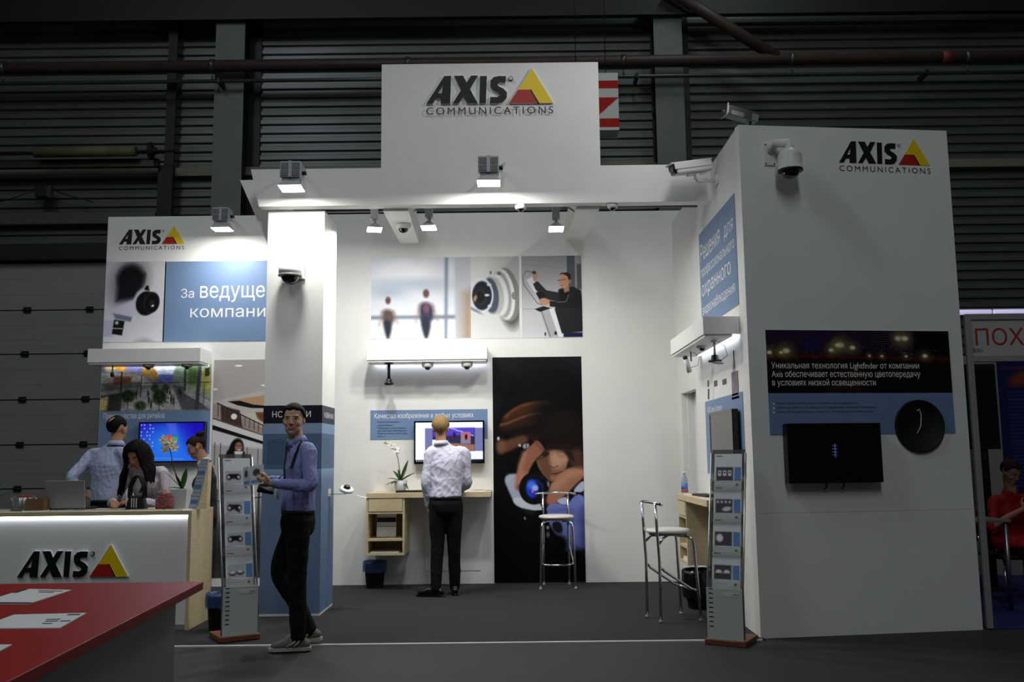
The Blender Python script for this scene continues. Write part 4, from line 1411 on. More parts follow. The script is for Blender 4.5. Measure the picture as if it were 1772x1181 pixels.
def flood(label, px, py, Y, back, power, tilt=0.22, yaw=0.0, throw=0.13):
    """big halogen flood; px,py = centre of the square housing"""
    c = PY(px, py, Y)
    t = thing('flood_lamp', label, 'lamp', (c.x, c.y, c.z - 0.16), yaw)
    t.rotation_euler = (tilt, 0, yaw)
    W, Hh, D_ = 0.186, 0.150, 0.15
    zb = 0.09
    MB().box(-W / 2, W / 2, -D_ / 2, D_ / 2, zb, zb + Hh).build('housing', M['lampgrey'], t, True, bevel=0.008)
    for sx in (-1, 1):
        for k in range(2):
            g = MB()
            x0 = sx * W / 4 - 0.032 + sx * 0.004
            z0 = zb + 0.012 + k * 0.066
            g.box(x0, x0 + 0.064, -D_ / 2 - 0.003, -D_ / 2 + 0.001, z0, z0 + 0.056)
            for j in range(5):
                g.box(x0 + 0.006 + j * 0.012, x0 + 0.010 + j * 0.012, -D_ / 2 - 0.006, -D_ / 2 - 0.002, z0, z0 + 0.056, 1)
            g.build('vent_grille', [mgrille, M['lampgrey']], t, True)
    MB().box(-0.016, 0.016, -D_ / 2 - 0.008, -D_ / 2, zb, zb + Hh).build('centre_strip', M['lampgrey'], t, True)
    MB().box(-0.075, 0.075, -0.055, 0.055, zb - 0.03, zb).build('neck', M['lampgrey'], t, True)
    trunc(MB(), (0, 0, zb - 0.03), 0.15, 0.12, 0.205, 0.175, 0.05).build('reflector_hood', M['lampgrey'], t, True)
    MB().box(-0.1, 0.1, -0.085, 0.085, zb - 0.086, zb - 0.0805).build('lit_glass', M['glow'], t, True)
    MB().cyl((W / 2, 0, zb + 0.06), (W / 2 + 0.035, 0, zb + 0.06), 0.018, n=14).build('clamp_knob', M['black'], t, True)
    mb = MB()
    bw = wm(t).inverted() @ Vector(back)
    mb.tube([(W / 2 + 0.02, 0.0, zb + 0.06), (W / 2 + 0.02, 0.06, zb + 0.06), (bw.x + 0.06, bw.y * 0.6, bw.z), (bw.x, bw.y, bw.z)], 0.011, 8)
    mb.build('arm', M['lampgrey'], t, True)
    m = wm(t)
    l = bpy.data.lights.new('flood_light', 'AREA')
    l.energy = power
    l.shape = 'RECTANGLE'
    l.size, l.size_y = 0.19, 0.16
    l.color = (1.0, 0.975, 0.94)
    lo = bpy.data.objects.new('flood_light', l)
    COL.objects.link(lo)
    lo.parent = t
    lo.location = (0, 0, zb - 0.0875 - 0.012)
    lo.rotation_euler = (throw, 0, 0)
    return t


flood('flood lamp on the header above the column', 505, 298, 7.98, (PY(520, 300, HDRY).x, HDRY, PY(520, 300, HDRY).z), 15, -0.06)
flood('flood lamp in the middle of the header under the central sign', 845.5, 289, 7.95, (PY(862, 292, HDRY).x, HDRY, PY(862, 292, HDRY).z), 26, -0.02)
flood('flood lamp on top of the left wall beside the logo', 385, 374, 9.95, (PY(400, 376, WALLY).x, WALLY, PY(400, 376, WALLY).z), 17, 0.0)


def small_spot(label, px, py, Y, anchor, power, tilt, yaw):
    """track spot; px,py = centre of lit face"""
    c = PY(px, py, Y)
    t = thing('track_spot', label, 'lamp', (c.x, c.y, c.z))
    t.rotation_euler = (tilt, 0, yaw)
    trunc(MB(), (0, 0, 0.062), 0.045, 0.04, 0.145, 0.12, 0.056).build('reflector_hood', M['lampgrey'], t, True)
    MB().box(-0.07, 0.07, -0.058, 0.058, -0.004, 0.0055).build('lit_glass', M['glow'], t, True)
    MB().cyl((0, 0, 0.06), (0, 0, 0.11), 0.018, 0.022, 12).build('neck', M['lampgrey'], t, True)
    im_ = wm(t).inverted()
    up = im_.to_3x3() @ Z3
    b0 = Vector((0, 0, 0.11))
    MB().obox(b0 + up * 0.07, Vector((0.036, 0, 0)), Vector((0, 0.03, 0)), up * 0.075).build('transformer_box', M['lampgrey'], t, True, bevel=0.004)
    a = im_ @ Vector(anchor)
    MB().tube([b0 + up * 0.1, b0 + up * 0.1 + (a - b0) * 0.5, a], 0.009, 8).build('arm', M['lampgrey'], t, True)
    l = bpy.data.lights.new('track_light', 'AREA')
    l.energy = power
    l.shape = 'RECTANGLE'
    l.size, l.size_y = 0.12, 0.085
    l.color = (1.0, 0.985, 0.95)
    lo = bpy.data.objects.new('track_light', l)
    COL.objects.link(lo)
    lo.parent = t
    lo.location = (0, 0, -0.02)
    lo.rotation_euler = (0.3, 0, 0)
    return t


p_ = PY(640, 366, 8.9)
small_spot('spot lamp hanging left of the first cross beam', 648, 398, 8.9, (p_.x, p_.y, p_.z + 0.02), 30, -0.12, 0.25)
p_ = PY(716, 366, 8.75)
small_spot('spot lamp on an arm right of the first cross beam', 742, 395, 8.75, (p_.x, p_.y, p_.z), 15, -0.1, -0.05)
p_ = PY(994, 366, 8.75)
small_spot('spot lamp on an arm beside the second cross beam', 962.5, 397, 8.75, (p_.x, p_.y, p_.z), 15, -0.16, 0.02)
# rail that carries the first spot
a, b = PY(580, 367.5, 8.95), PY(666, 365, 8.95)
tag(MB().box(a.x - 0.2, b.x, 8.93, 8.97, a.z + 0.0, a.z + 0.03).build('black_strip', M['black']), 'black lamp rail between column and first cross beam', 'rail')
a, b = PY(1040, 360, 8.95), PY(1165, 357, 8.95)  # added black strip, stands for the dark hall seen above the back wall
tag(MB().box(a.x - 0.05, RWX, 8.93, 8.97, a.z + 0.0, a.z + 0.03).build('black_strip', M['black']), 'black lamp rail between second cross beam and right wall', 'rail')


# ================================================================ CAMERAS ON SHOW
def dome_camera(label, c, r, axis=(0, 0, -1), body=None, tall=0.6, group=None, name='dome_camera', dome=0.68):
    """ceiling dome; c = centre of mounting face"""
    c, ax = Vector(c), Vector(axis).normalized()
    t = thing(name, label, 'security camera', c + ax * (r * tall + r * 0.7) if ax.z < 0 else c, 0, group)
    m = body or M['white']
    MB().lathe([(0, 0), (r * 0.96, 0), (r, r * 0.08), (r, r * tall * 0.5), (r * 0.93, r * tall * 0.8), (r * 0.78, r * tall), (0, r * tall)], c, ax, 28).build('housing', m, t)
    d = r * dome
    pr = [(d * math.cos(i * math.pi / 14), r * tall * 0.96 + d * 0.95 * math.sin(i * math.pi / 14)) for i in range(8)]
    MB().lathe(pr, c, ax, 28).build('dome', M['dome'], t)
    return t


p_ = PY(698, 394, 9.1)
dome_camera('white dome camera on the underside of the first cross beam', (p_.x, p_.y, p_.z + 0.03), 0.075)
p_ = PY(901, 353, HDRY + 0.06)
dome_camera('small white dome camera under the header below the central sign', (p_.x, p_.y, hz0), 0.055, tall=0.75, dome=0.55)
p_ = PY(1060, 353, HDRY + 0.06)
dome_camera('small white dome camera under the header near the tower', (p_.x, p_.y, hz0), 0.05, tall=0.8, body=M['offwhite'], dome=0.6)
# column dome on a wedge mount
c = PY(502, 476, COLY - 0.125)
t = thing('dome_camera', 'white dome camera mounted on the upper column', 'security camera', (c.x, COLY - 0.1, c.z - 0.08))
mb = MB()
r_ = 0.105
mb.lathe([(r_, 0), (r_, 0.055), (r_ * 0.93, 0.065), (0.0, 0.068)], c, (0.02, 0, 1), 30)
mb.build('housing', M['white'], t)
mb = MB()
ring0 = [(c.x + r_ * 0.92 * math.cos(a), c.y + r_ * 0.92 * math.sin(a), c.z + 0.064) for a in np.linspace(0, 2 * math.pi, 24, endpoint=False)]
ring1 = [(c.x + 0.012 + 0.052 * math.cos(a), COLY - 0.045 + 0.045 * math.sin(a), c.z + 0.155) for a in np.linspace(0, 2 * math.pi, 24, endpoint=False)]
mb.add(ring0 + ring1, [(i, (i + 1) % 24, 24 + (i + 1) % 24, 24 + i) for i in range(24)] + [tuple(range(24, 48))], 0, True)
mb.box(c.x - 0.05, c.x + 0.11, COLY - 0.03, COLY, c.z - 0.02, c.z + 0.16)
mb.build('wall_mount', M['white'], t, bevel=0.004)
MB().lathe([(r_ * 1.03, 0.0), (r_ * 1.03, -0.014), (r_ * 0.82, -0.018), (0, -0.018)], c, (0, 0, 1), 30).build('ring', M['grey'], t)
d = 0.082
MB().lathe([(d * math.cos(i * math.pi / 16), -0.012 - d * math.sin(i * math.pi / 16)) for i in range(9)], c, (0, 0, 1), 28).build('dome', M['dome'], t)

# PTZ camera on the tower front
c = TW(1353, 303) + nrm * 0.16
t = thing('ptz_camera', 'large white pan tilt camera on the tower front', 'security camera', c - Z3 * 0.1)
pl = TW(1331, 268)
MB().obox(pl + nrm * 0.006, u_ * 0.047, Z3 * 0.095, nrm * 0.006).build('wall_plate', M['offwhite'], t, bevel=0.006)
for sx in (-1, 1):
    for sz in (-1, 1):
        q_ = pl + nrm * 0.012 + u_ * 0.036 * sx + Z3 * 0.08 * sz
        MB().cyl(q_, q_ + nrm * 0.004, 0.006, n=8).build('bolt', M['black'], t)
top = c + Z3 * 0.16
MB().tube([pl + u_ * 0.01 + Z3 * 0.02, pl + u_ * 0.02 + nrm * 0.07 + Z3 * 0.07, top + Z3 * 0.055, top + Z3 * 0.02, top - Z3 * 0.01], [0.032, 0.034, 0.034, 0.038, 0.05], 14).build('arm', M['offwhite'], t)
MB().lathe([(0.045, 0.165), (0.06, 0.155), (0.088, 0.125), (0.095, 0.1), (0.095, 0.0), (0.098, -0.002), (0.098, -0.012), (0.07, -0.014), (0, -0.014)], c, (0, 0, 1), 32).build('housing', M['offwhite'], t)
MB().lathe([(0.099, -0.008), (0.099, -0.02), (0.078, -0.024), (0, -0.024)], c, (0, 0, 1), 32).build('ring', M['black'], t)
d = 0.068
MB().lathe([(d, -0.02), (d, -0.04)] + [(d * math.cos(i * math.pi / 16), -0.04 - d * 0.6 * math.sin(i * math.pi / 16)) for i in range(1, 9)], c, (0, 0, 1), 28).build('dome', M['dome'], t)

# bullet camera on the tower side, in front of the header
mt = PX(1241, 313, RWX)
t = thing('bullet_camera', 'white bullet camera on an arm beside the header', 'security camera', mt - Z3 * 0.1)
MB().lathe([(0.055, 0), (0.055, 0.012), (0.045, 0.02), (0.0, 0.02)], mt, (-1, 0, 0), 28).build('wall_disc', M['white'], t)
e0 = PY(1207, 313, mt.y - 0.04)
MB().tube([mt, e0, e0 + Vector((-0.012, 0, 0.02)), e0 + Vector((-0.005, -0.01, 0.075))], [0.018, 0.018, 0.022, 0.024], 14).build('arm', M['white'], t)
hc = PY(1197, 291, e0.y - 0.02)
ax_ = Vector((-0.93, -0.30, -0.20)).normalized()
sd = ax_.cross(Z3).normalized()
upv = sd.cross(ax_)
MB().obox(hc, ax_ * 0.185, sd * 0.052, upv * 0.048).build('housing', M['white'], t, bevel=0.018, segs=4)
MB().obox(hc + upv * 0.052 + ax_ * 0.02, ax_ * 0.21, sd * 0.058, upv * 0.007).build('sunshield', M['white'], t, bevel=0.004)
for s in (-1, 1):
    MB().obox(hc + sd * s * 0.056 + upv * 0.025 + ax_ * 0.01, ax_ * 0.19, sd * 0.003, upv * 0.03).build('shield_flange', M['white'], t)
MB().obox(hc + ax_ * 0.19, ax_ * 0.012, sd * 0.045, upv * 0.043).build('front_window', M['blackgloss'], t, bevel=0.01)
MB().cyl(hc + ax_ * 0.20, hc + ax_ * 0.206, 0.026, n=20).build('lens', M['dome'], t)
MB().obox(hc - upv * 0.056 - ax_ * 0.03, ax_ * 0.09, sd * 0.022, upv * 0.012).build('foot_rail', M['white'], t)

# metal cased camera on top of the tower
hc = PY(1281, 199, 7.75)
t = thing('bullet_camera', 'clear metal cased camera standing on top of the tower', 'security camera', (hc.x + 0.1, 7.75, TH - 0.02))
ax_ = Vector((-0.93, -0.25, 0.16)).normalized()
sd = ax_.cross(Z3).normalized()
upv = sd.cross(ax_)
mcase = mat('clear_metal_case', (0.46, 0.47, 0.48), 0.22, 0.55)
MB().obox(hc, ax_ * 0.15, sd * 0.05, upv * 0.045).build('housing', mcase, t, bevel=0.012)
MB().obox(hc + ax_ * 0.152, ax_ * 0.006, sd * 0.055, upv * 0.055).build('front_frame', M['alu'], t)
MB().obox(hc - upv * 0.02 + ax_ * 0.05, ax_ * 0.06, sd * 0.053, upv * 0.02).build('circuit_block', M['grey'], t)
MB().obox(hc - ax_ * 0.12 - upv * 0.01, ax_ * 0.03, sd * 0.053, upv * 0.03).build('rear_block', M['grey'], t)
MB().cyl((hc.x + 0.1, 7.75, TH - 0.02), hc - ax_ * 0.1 - upv * 0.04, 0.014, n=10).build('stem', M['alu'], t)
MB().tube([hc - ax_ * 0.08 - upv * 0.03, hc - ax_ * 0.06 - upv * 0.1, (hc.x + 0.02, 7.74, TH - 0.018)], 0.004, 6).build('cable', M['offwhite'], t)
MB().cyl(hc + ax_ * 0.155, hc + ax_ * 0.163, 0.008, n=10).build('indicator', M['offwhite'], t)

# small tilted dome camera on the column side bracket
c = PY(600, 846, 8.8)
nv = Vector((0.25, -0.35, 0.85)).normalized()
t = dome_camera('small white dome camera tilted on a bracket beside the column', c - nv * 0.02, 0.07, nv, tall=0.4, dome=0.5)
t.name = 'demo_camera'
MB().box(cx1 + 0.003, c.x - 0.01, c.y - 0.02, c.y + 0.02, c.z - 0.055, c.z - 0.045).build('bracket', M['clear'], t)
MB().box(cx1 + 0.003, cx1 + 0.008, c.y - 0.06, c.y + 0.06, c.z - 0.07, c.z + 0.0).build('bracket_plate', M['white'], t)
MB().obox(c + Vector((0.14, 0, -0.075)), (0.05, 0, -0.012), (0, 0.03, 0), (0.0005, 0, 0.001)).build('tag', M['paper'], t)


# ================================================================ SHELF CANOPIES WITH LED AND CAMERAS
def canopy(label, x0, x1, z0, z1, depth):
    t = thing('shelf_canopy', label, 'shelf', ((x0 + x1) / 2, WALLY - depth / 2, z0))
    MB().box(x0, x1, WALLY - depth, WALLY - 0.0005, z0 + 0.02, z1).build('body', M['wall'], t, bevel=0.003)
    mb = MB().box(x0 + 0.012, x1 - 0.012, WALLY - depth + 0.012, WALLY - 0.06, z0, z0 + 0.02)
    mb.build('lower_board', M['white'], t)
    MB().box(x0 + 0.04, x1 - 0.02, WALLY - 0.05, WALLY - 0.025, z0 + 0.004, z0 + 0.018).build('led_strip', M['led'], t)
    return t


a, b = PY(634, 601, 10.02), PY(843, 622, 10.02)
canopy('white shelf canopy on the back wall over the middle screen', a.x, b.x, PY(740, 626, 10.02).z, PY(740, 600, 10.02).z, 0.38)
ms = (a.x, b.x, PY(740, 626, 10.02).z)
a, b = PY(152, 604, 10.02), PY(347, 604, 10.02)
canopy('white shelf canopy on the left wall over the mall photo', a.x, b.x, PY(250, 630, 10.02).z, PY(250, 603, 10.02).z, 0.38)
ls = (a.x, b.x, PY(250, 630, 10.02).z)
# middle shelf devices
p_ = PY(673, 640, 10.15)
t = thing('stick_camera', 'black camera hanging on a black tube under the middle shelf', 'security camera', (p_.x, 10.15, PY(673, 667, 10.15).z))
zt_ = ms[2]
zb_ = PY(673, 666, 10.15).z
MB().cyl((p_.x, 10.15, zt_), (p_.x, 10.15, zt_ - 0.012), 0.05, n=20).build('ceiling_plate', M['black'], t)
MB().cyl((p_.x, 10.15, zt_), (p_.x, 10.15, zb_ + 0.05), 0.017, n=14).build('tube', M['black'], t)
MB().lathe([(0.02, 0.07), (0.036, 0.055), (0.036, 0.03), (0.05, 0.022), (0.052, 0.0), (0.03, -0.008), (0, -0.008)], (p_.x, 10.15, zb_), (0, 0, 1), 22).build('camera_head', M['black'], t)
MB().tube([(p_.x - 0.02, 10.13, zt_), (p_.x - 0.024, 10.128, zt_ - 0.1), (p_.x - 0.015, 10.13, zb_ + 0.05)], 0.003, 6).build('cable', M['offwhite'], t)
for px_, lb in ((740, 'white dome camera in the middle under the middle shelf'), (808, 'white dome camera at the right end under the middle shelf')):
    p_ = PY(px_, 627, 10.12)
    dome_camera(lb, (p_.x, 10.12, ms[2]), 0.066, tall=0.85, dome=0.52)
# left shelf devices
p_ = PY(195, 634, 10.12)
t = thing('stick_camera', 'small black camera hanging on a thin stem under the left shelf', 'security camera', (p_.x, 10.12, ls[2] - 0.14))
MB().cyl((p_.x, 10.12, ls[2]), (p_.x, 10.12, ls[2] - 0.09), 0.008, n=10).build('tube', M['grey'], t)
MB().lathe([(0.01, 0.02), (0.02, 0.01), (0.02, -0.03), (0.0, -0.035)], (p_.x, 10.12, ls[2] - 0.1), (0, 0, 1), 16).build('camera_head', M['black'], t)
for px_, lb in ((257, 'grey dome camera in the middle under the left shelf'), (324, 'grey dome camera at the right end under the left shelf')):
    p_ = PY(px_, 631, 10.1)
    dome_camera(lb, (p_.x, 10.1, ls[2]), 0.06, tall=0.55, body=M['grey'], dome=0.5)

# right wall canopy
yf, yk = 7.46, PX(1159.5, 581, 1.57).y
xs0 = PY(1216, 548, yf).x
zs1, zs0 = PY(1216, 548, yf).z, PY(1216, 583, yf).z
t = thing('shelf_canopy', 'white shelf canopy sticking out from the right wall', 'shelf', (1.7, 8.1, zs0))
MB().box(xs0, RWX - 0.0005, yf, yk, zs0 + 0.02, zs1).build('body', M['wall'], t, bevel=0.003)
MB().box(xs0 + 0.012, RWX - 0.06, yf + 0.012, yk - 0.012, zs0, zs0 + 0.02).build('lower_board', M['white'], t)
MB().box(RWX - 0.045, RWX - 0.025, yf + 0.02, yk - 0.05, zs0 + 0.002, zs0 + 0.018).build('led_strip', M['led'], t)
p_ = PX(1236, 590, 1.72)
t = thing('stick_camera', 'black ringed dome camera on a white stem under the right shelf', 'security camera', (1.72, p_.y, zs0 - 0.2))
MB().cyl((1.72, p_.y, zs0), (1.72, p_.y, zs0 - 0.012), 0.03, n=16).build('ceiling_plate', M['white'], t)
MB().cyl((1.72, p_.y, zs0), (1.72, p_.y, zs0 - 0.13), 0.011, n=12).build('tube', M['offwhite'], t)
MB().lathe([(0.012, 0.05), (0.028, 0.045), (0.034, 0.01), (0.055, 0.004), (0.057, -0.012), (0, -0.014)], (1.72, p_.y, zs0 - 0.17), (0, 0, 1), 20).build('camera_head', M['black'], t)
MB().lathe([(0.05, 0), (0.062, -0.006), (0.05, -0.016), (0, -0.016)], (1.735, p_.y, zs0 - 0.18), (0.2, 0, 1), 20).build('base_ring', M['offwhite'], t)
MB().tube([(1.74, p_.y, zs0), (1.80, p_.y - 0.03, zs0 - 0.05), (1.82, p_.y - 0.03, zs0 - 0.13), (1.76, p_.y, zs0 - 0.18)], 0.003, 6).build('cable', M['grey'], t)
p_ = PX(1215, 600, 1.72)
dome_camera('small dark dome camera in the middle under the right shelf', (1.70, PX(1215, 598, 1.70).y, zs0), 0.05, tall=0.35, body=M['offwhite'], dome=0.55)
p_ = PX(1192, 615, 1.66)
t = thing('bullet_camera', 'tiny white bullet camera hanging at the far end of right shelf', 'security camera', (1.66, p_.y, zs0 - 0.2))
MB().cyl((1.68, p_.y, zs0), (1.68, p_.y, zs0 - 0.09), 0.008, n=10).build('tube', M['grey'], t)
MB().cyl((1.625, p_.y - 0.02, zs0 - 0.07), (1.665, p_.y + 0.01, zs0 - 0.19), 0.024, n=16).build('housing', M['white'], t)
MB().cyl((1.615, p_.y - 0.028, zs0 - 0.045), (1.625, p_.y - 0.02, zs0 - 0.07), 0.022, n=16).build('lens', M['black'], t)
MB().tube([(1.70, p_.y, zs0), (1.76, p_.y, zs0 - 0.05), (1.74, p_.y, zs0 - 0.13), (1.67, p_.y, zs0 - 0.15)], 0.003, 6).build('cable', M['grey'], t)


# ================================================================ SCREENS
def tv(label, img, tl, tr, bl, strength, thick=0.06, bez=0.018, name='television'):
    tl, tr, bl = Vector(tl), Vector(tr), Vector(bl)
    ax, ay = (tr - tl).normalized(), (tl - bl).normalized()
    nz = ax.cross(ay)
    w_, h_ = (tr - tl).length, (tl - bl).length
    c = (tr + bl) / 2
    t = thing(name, label, 'television', c - ay * h_ / 2)
    MB().obox(c - nz * thick / 2, ax * w_ / 2, ay * h_ / 2, nz * thick / 2).build('case', M['black'], t, bevel=0.006)
    for s, l_, a1, a2 in ((1, w_, ax, ay), (-1, w_, ax, ay)):
        MB().obox(c + a2 * s * (h_ / 2 - bez / 2) + nz * 0.002, a1 * l_ / 2, a2 * bez / 2, nz * 0.003).build('bezel', M['blackgloss'], t)
        MB().obox(c + a1 * s * (w_ / 2 - bez / 2) + nz * 0.002, a1 * bez / 2, a2 * (h_ / 2 - bez), nz * 0.003).build('bezel', M['blackgloss'], t)
    o = c - ax * (w_ / 2 - bez) + ay * (h_ / 2 - bez) + nz * 0.0015
    if img is None:
        MB().obox(c + nz * 0.0005, ax * (w_ / 2 - bez), ay * (h_ / 2 - bez), nz * 0.001).build('screen', M['blackgloss'], t)
    else:
        raster('screen', img, o, o + ax * (w_ - 2 * bez), o - ay * (h_ - 2 * bez), t, scr_mat('screen_%.2f' % strength, strength), thick=0.001)
    return t, c, ax, ay, nz, w_, h_


# left screen: blue desktop
q = zmap(243, 732, 111, 160, 590, 5.368)
im = Img(140, 84, (0.10, 0.12, 0.78))
im.grad((0.12, 0.10, 0.72), (0.16, 0.42, 0.95))
im.ell(*q(700, 960), .30, .25, (0.16, 0.50, 0.96), .4)
im.ell(*q(1000, 800), .22, .3, (0.10, 0.04, 0.72), .3, alpha=.8)
im.poly([q(690, 760), q(780, 760), q(800, 880), q(730, 880)], (0.35, 0.42, 0.92), .06, .6)
for r_i in range(8):
    for c_i in range(5):
        if (r_i * 5 + c_i * 3) % 7 < 4:
            im.ell(*q(460 + c_i * 27, 780 + r_i * 33), .012, .012, (0.62, 0.66, 0.95), .008)
im.poly([q(685, 925), q(700, 875), q(745, 880), q(735, 930)], (0.90, 0.25, 0.12), .015)
im.poly([q(740, 940), q(755, 895), q(803, 895), q(790, 945)], (0.25, 0.72, 0.22), .015)
im.poly([q(675, 985), q(688, 935), q(735, 940), q(722, 995)], (0.25, 0.60, 0.95), .015)
im.poly([q(735, 1000), q(745, 955), q(788, 955), q(775, 1010)], (0.95, 0.80, 0.20), .015)
im.line([q(560, 1090), q(860, 1100)], .012, (0.5, 0.65, 0.95), .012, .6)
a, b, d = PY(241, 731, 10.31), PY(355, 731, 10.31), PY(250, 801, 10.31)
tv('wall screen showing a blue desktop behind the counter staff', im, (a.x, 10.31, a.z), (b.x, 10.31, a.z), (a.x, 10.31, d.z), 0.55, 0.08, 0.014)
# middle screen: surveillance window
q = zmap(720, 731, 115, 560, 580, 3.544)
im = Img(150, 88, (0.80, 0.82, 0.96))
im.rect(*q(560, 535), *q(985, 555), (0.85, 0.87, 0.98))
im.rect(*q(560, 570), *q(625, 760), (0.88, 0.90, 1.0))
im.rect(*q(570, 575), *q(620, 610), (0.95, 0.95, 1.0))
im.rect(*q(575, 625), *q(615, 665), (0.80, 0.84, 0.93))
im.rect(*q(625, 570), *q(985, 710), (0.36, 0.38, 0.55))
im.rect(*q(670, 570), *q(925, 708), (0.14, 0.13, 0.22))
im.poly([q(670, 570), q(925, 570), q(925, 610), q(670, 620)], (0.26, 0.20, 0.62), .03)
for k in range(18):
    im.ell(*q(780 + (k * 37) % 140, 572 + (k * 13) % 50), .012, .008, (0.55, 0.55, 1.0), .012)
im.poly([q(770, 660), q(925, 670), q(925, 708), q(800, 708)], (0.48, 0.34, 0.28), .02)
im.rect(*q(840, 595), *q(900, 665), (0.42, 0.40, 0.50), .01)
im.rect(*q(850, 600), *q(895, 640), (0.62, 0.32, 0.36), .02)
im.ell(*q(873, 625), .02, .04, (0.07, 0.06, 0.10), .012)
im.ell(*q(802, 610), .02, .035, (0.10, 0.07, 0.22), .012)
im.rect(*q(670, 640), *q(690, 690), (0.9, 0.9, 0.95), .01)
im.rect(*q(640, 712), *q(985, 755), (0.78, 0.80, 0.98))
for k in range(5):
    im.line([q(570, 705 + k * 10), q(640, 705 + k * 10)], .004, (0.55, 0.6, 0.8), .006)
im.rect(0, q(0, 757)[1], 1, 1, (0.06, 0.06, 0.10))
for k in range(7):
    im.ell(*q(575 + k * 13, 765), .008, .008, (0.7, 0.7, 0.8), .006)
a, b, d = PY(716.5, 729, 10.3), PY(838, 729, 10.3), PY(777, 803, 10.3)
a.z = PY(777, 728.5, 10.3).z
tv('wall screen showing a surveillance window above the middle desk', im, (a.x, 10.3, a.z), (b.x, 10.3, a.z), (a.x, 10.3, d.z), 0.8, 0.09, 0.018)
# tower screen, dark
tl, tr, bl = TWR((1352, 736), (1512, 731), (1354, 837), 0.09)
im = Img(140, 90, (0.004, 0.004, 0.006))
for k, y_ in enumerate((0.24, 0.275, 0.31, 0.345)):
    im.line([(0.475, y_), (0.525, y_)], .006, (0.34, 0.42, 0.75), .006, 0.9)
im.line([(0.503, 0.22), (0.503, 0.37)], .010, (0.45, 0.52, 0.85), .01, .8)
t, c, ax, ay, nz, w_, h_ = tv('large dark wall screen on the tower front', im, tl, tr, bl, 0.35, 0.07, 0.016)
for s in (0.32, 0.50):
    q_ = tl + ax * w_ * (s + 0.09) - ay * h_ - nz * 0.03
    MB().tube([q_ + ay * 0.02, q_ - ay * 0.03 + ax * 0.004, q_ - ay * 0.05 - nz * 0.03], 0.006, 8).build('cable', M['matte_black'], t)
MB().obox(c + ax * (w_ / 2 + 0.001) - ay * 0.0, ax * 0.001, ay * 0.006, nz * 0.004).build('standby_light', mat('standby_red', (0.8, 0.2, 0.12), 0.4), t)
q_ = c - nz * 0.068
MB().obox(q_ - nz * 0.012, ax * 0.2, ay * 0.12, nz * 0.009).build('wall_bracket', M['black'], t)
# right wall screen
ya, yb = PX(1228, 716, 1.80).y, PX(1267, 713, 1.80).y
zt_, zb_ = PX(1228, 716, 1.80).z, PX(1228, 803, 1.80).z
mtvr = None
t, c, ax, ay, nz, w_, h_ = tv('wall screen seen edge on over the right desk', None, (1.80, ya, zt_), (1.80, yb, zt_), (1.80, ya, zb_), 0, 0.05, 0.016)
MB().box(1.845, RWX, c.y - 0.15, c.y + 0.15, c.z - 0.1, c.z + 0.1).build('wall_bracket', M['black'], t)

# ================================================================ DESKS
def wall_desk(label, loc, rz, depth, L=1.33, Hd=1.03):
    """wall at y=0, desk sticks out to y=-depth; cabinet under x 0..0.41"""
    t = thing('mounted_desk', label, 'desk', loc, rz)
    th = 0.055
    MB().box(0, L, -depth, -0.001, Hd - th, Hd).build('worktop', M['woodh'], t, True, bevel=0.002)
    cb = 0.375
    W = 0.41
    m = MB()
    m.box(0, 0.022, -depth + 0.012, -0.001, cb, Hd - th)
    m.box(W - 0.022, W, -depth + 0.012, -0.001, cb, Hd - th)
    m.box(0.022, W - 0.022, -depth + 0.012, -0.001, cb, cb + 0.022)
    m.box(0.022, W - 0.022, -depth + 0.012, -0.001, cb + 0.15, cb + 0.172)
    m.box(0.022, W - 0.022, -depth + 0.012, -0.001, Hd - th - 0.165, Hd - th - 0.145)
    m.box(0.022, W - 0.022, -0.02, -0.001, cb + 0.022, Hd - th)
    m.build('cabinet_body', M['wood'], t, True)
    MB().box(0.026, W - 0.026, -depth + 0.006, -0.03, Hd - th - 0.141, Hd - th - 0.006).build('drawer', M['woodh'], t, True, bevel=0.002)
    MB().box(0.012, W - 0.012, -depth + 0.004, -depth + 0.012, Hd - th - 0.004, Hd - th - 0.001).build('shadow_gap', M['matte_black'], t, True)
    return t


x0 = PY(633.5, 858, 9.9).x
wall_desk('pale oak wall desk below the middle screen', (x0, WALLY, 0), 0, 0.5)
wall_desk('pale oak wall desk on the right wall beside the tower', (RWX, 9.13, 0), -math.pi / 2, 0.27, 1.40, 1.02)
DZ = 1.03


def sheet(label, name, c, w_, d_, rz, h=0.004, cat='paper', lines=True, z=None, pic=None, m=None):
    c = Vector(c)
    t = thing(name, label, cat, c, rz)
    MB().box(-w_ / 2, w_ / 2, -d_ / 2, d_ / 2, 0, h).build('pages', m or M['paper'], t, True)
    g = MB()
    if lines:
        for k in range(4):
            g.box(-w_ * 0.4, w_ * (0.05 + 0.1 * (k % 3)), d_ * (0.3 - 0.09 * k) - 0.002, d_ * (0.3 - 0.09 * k) + 0.002, h, h + 0.0006)
        g.box(-w_ * 0.4, w_ * 0.4, -d_ * 0.38, -d_ * 0.34, h, h + 0.0006)
        g.build('print', mat('print_grey', (0.33, 0.36, 0.42), 0.6), t, True)
    if pic:
        MB().box(-w_ * 0.42, w_ * 0.42, -d_ * 0.3, d_ * 0.05, h, h + 0.0008).build('picture', mat('picture_%s' % (pic,), pic, 0.5), t, True)
    return t


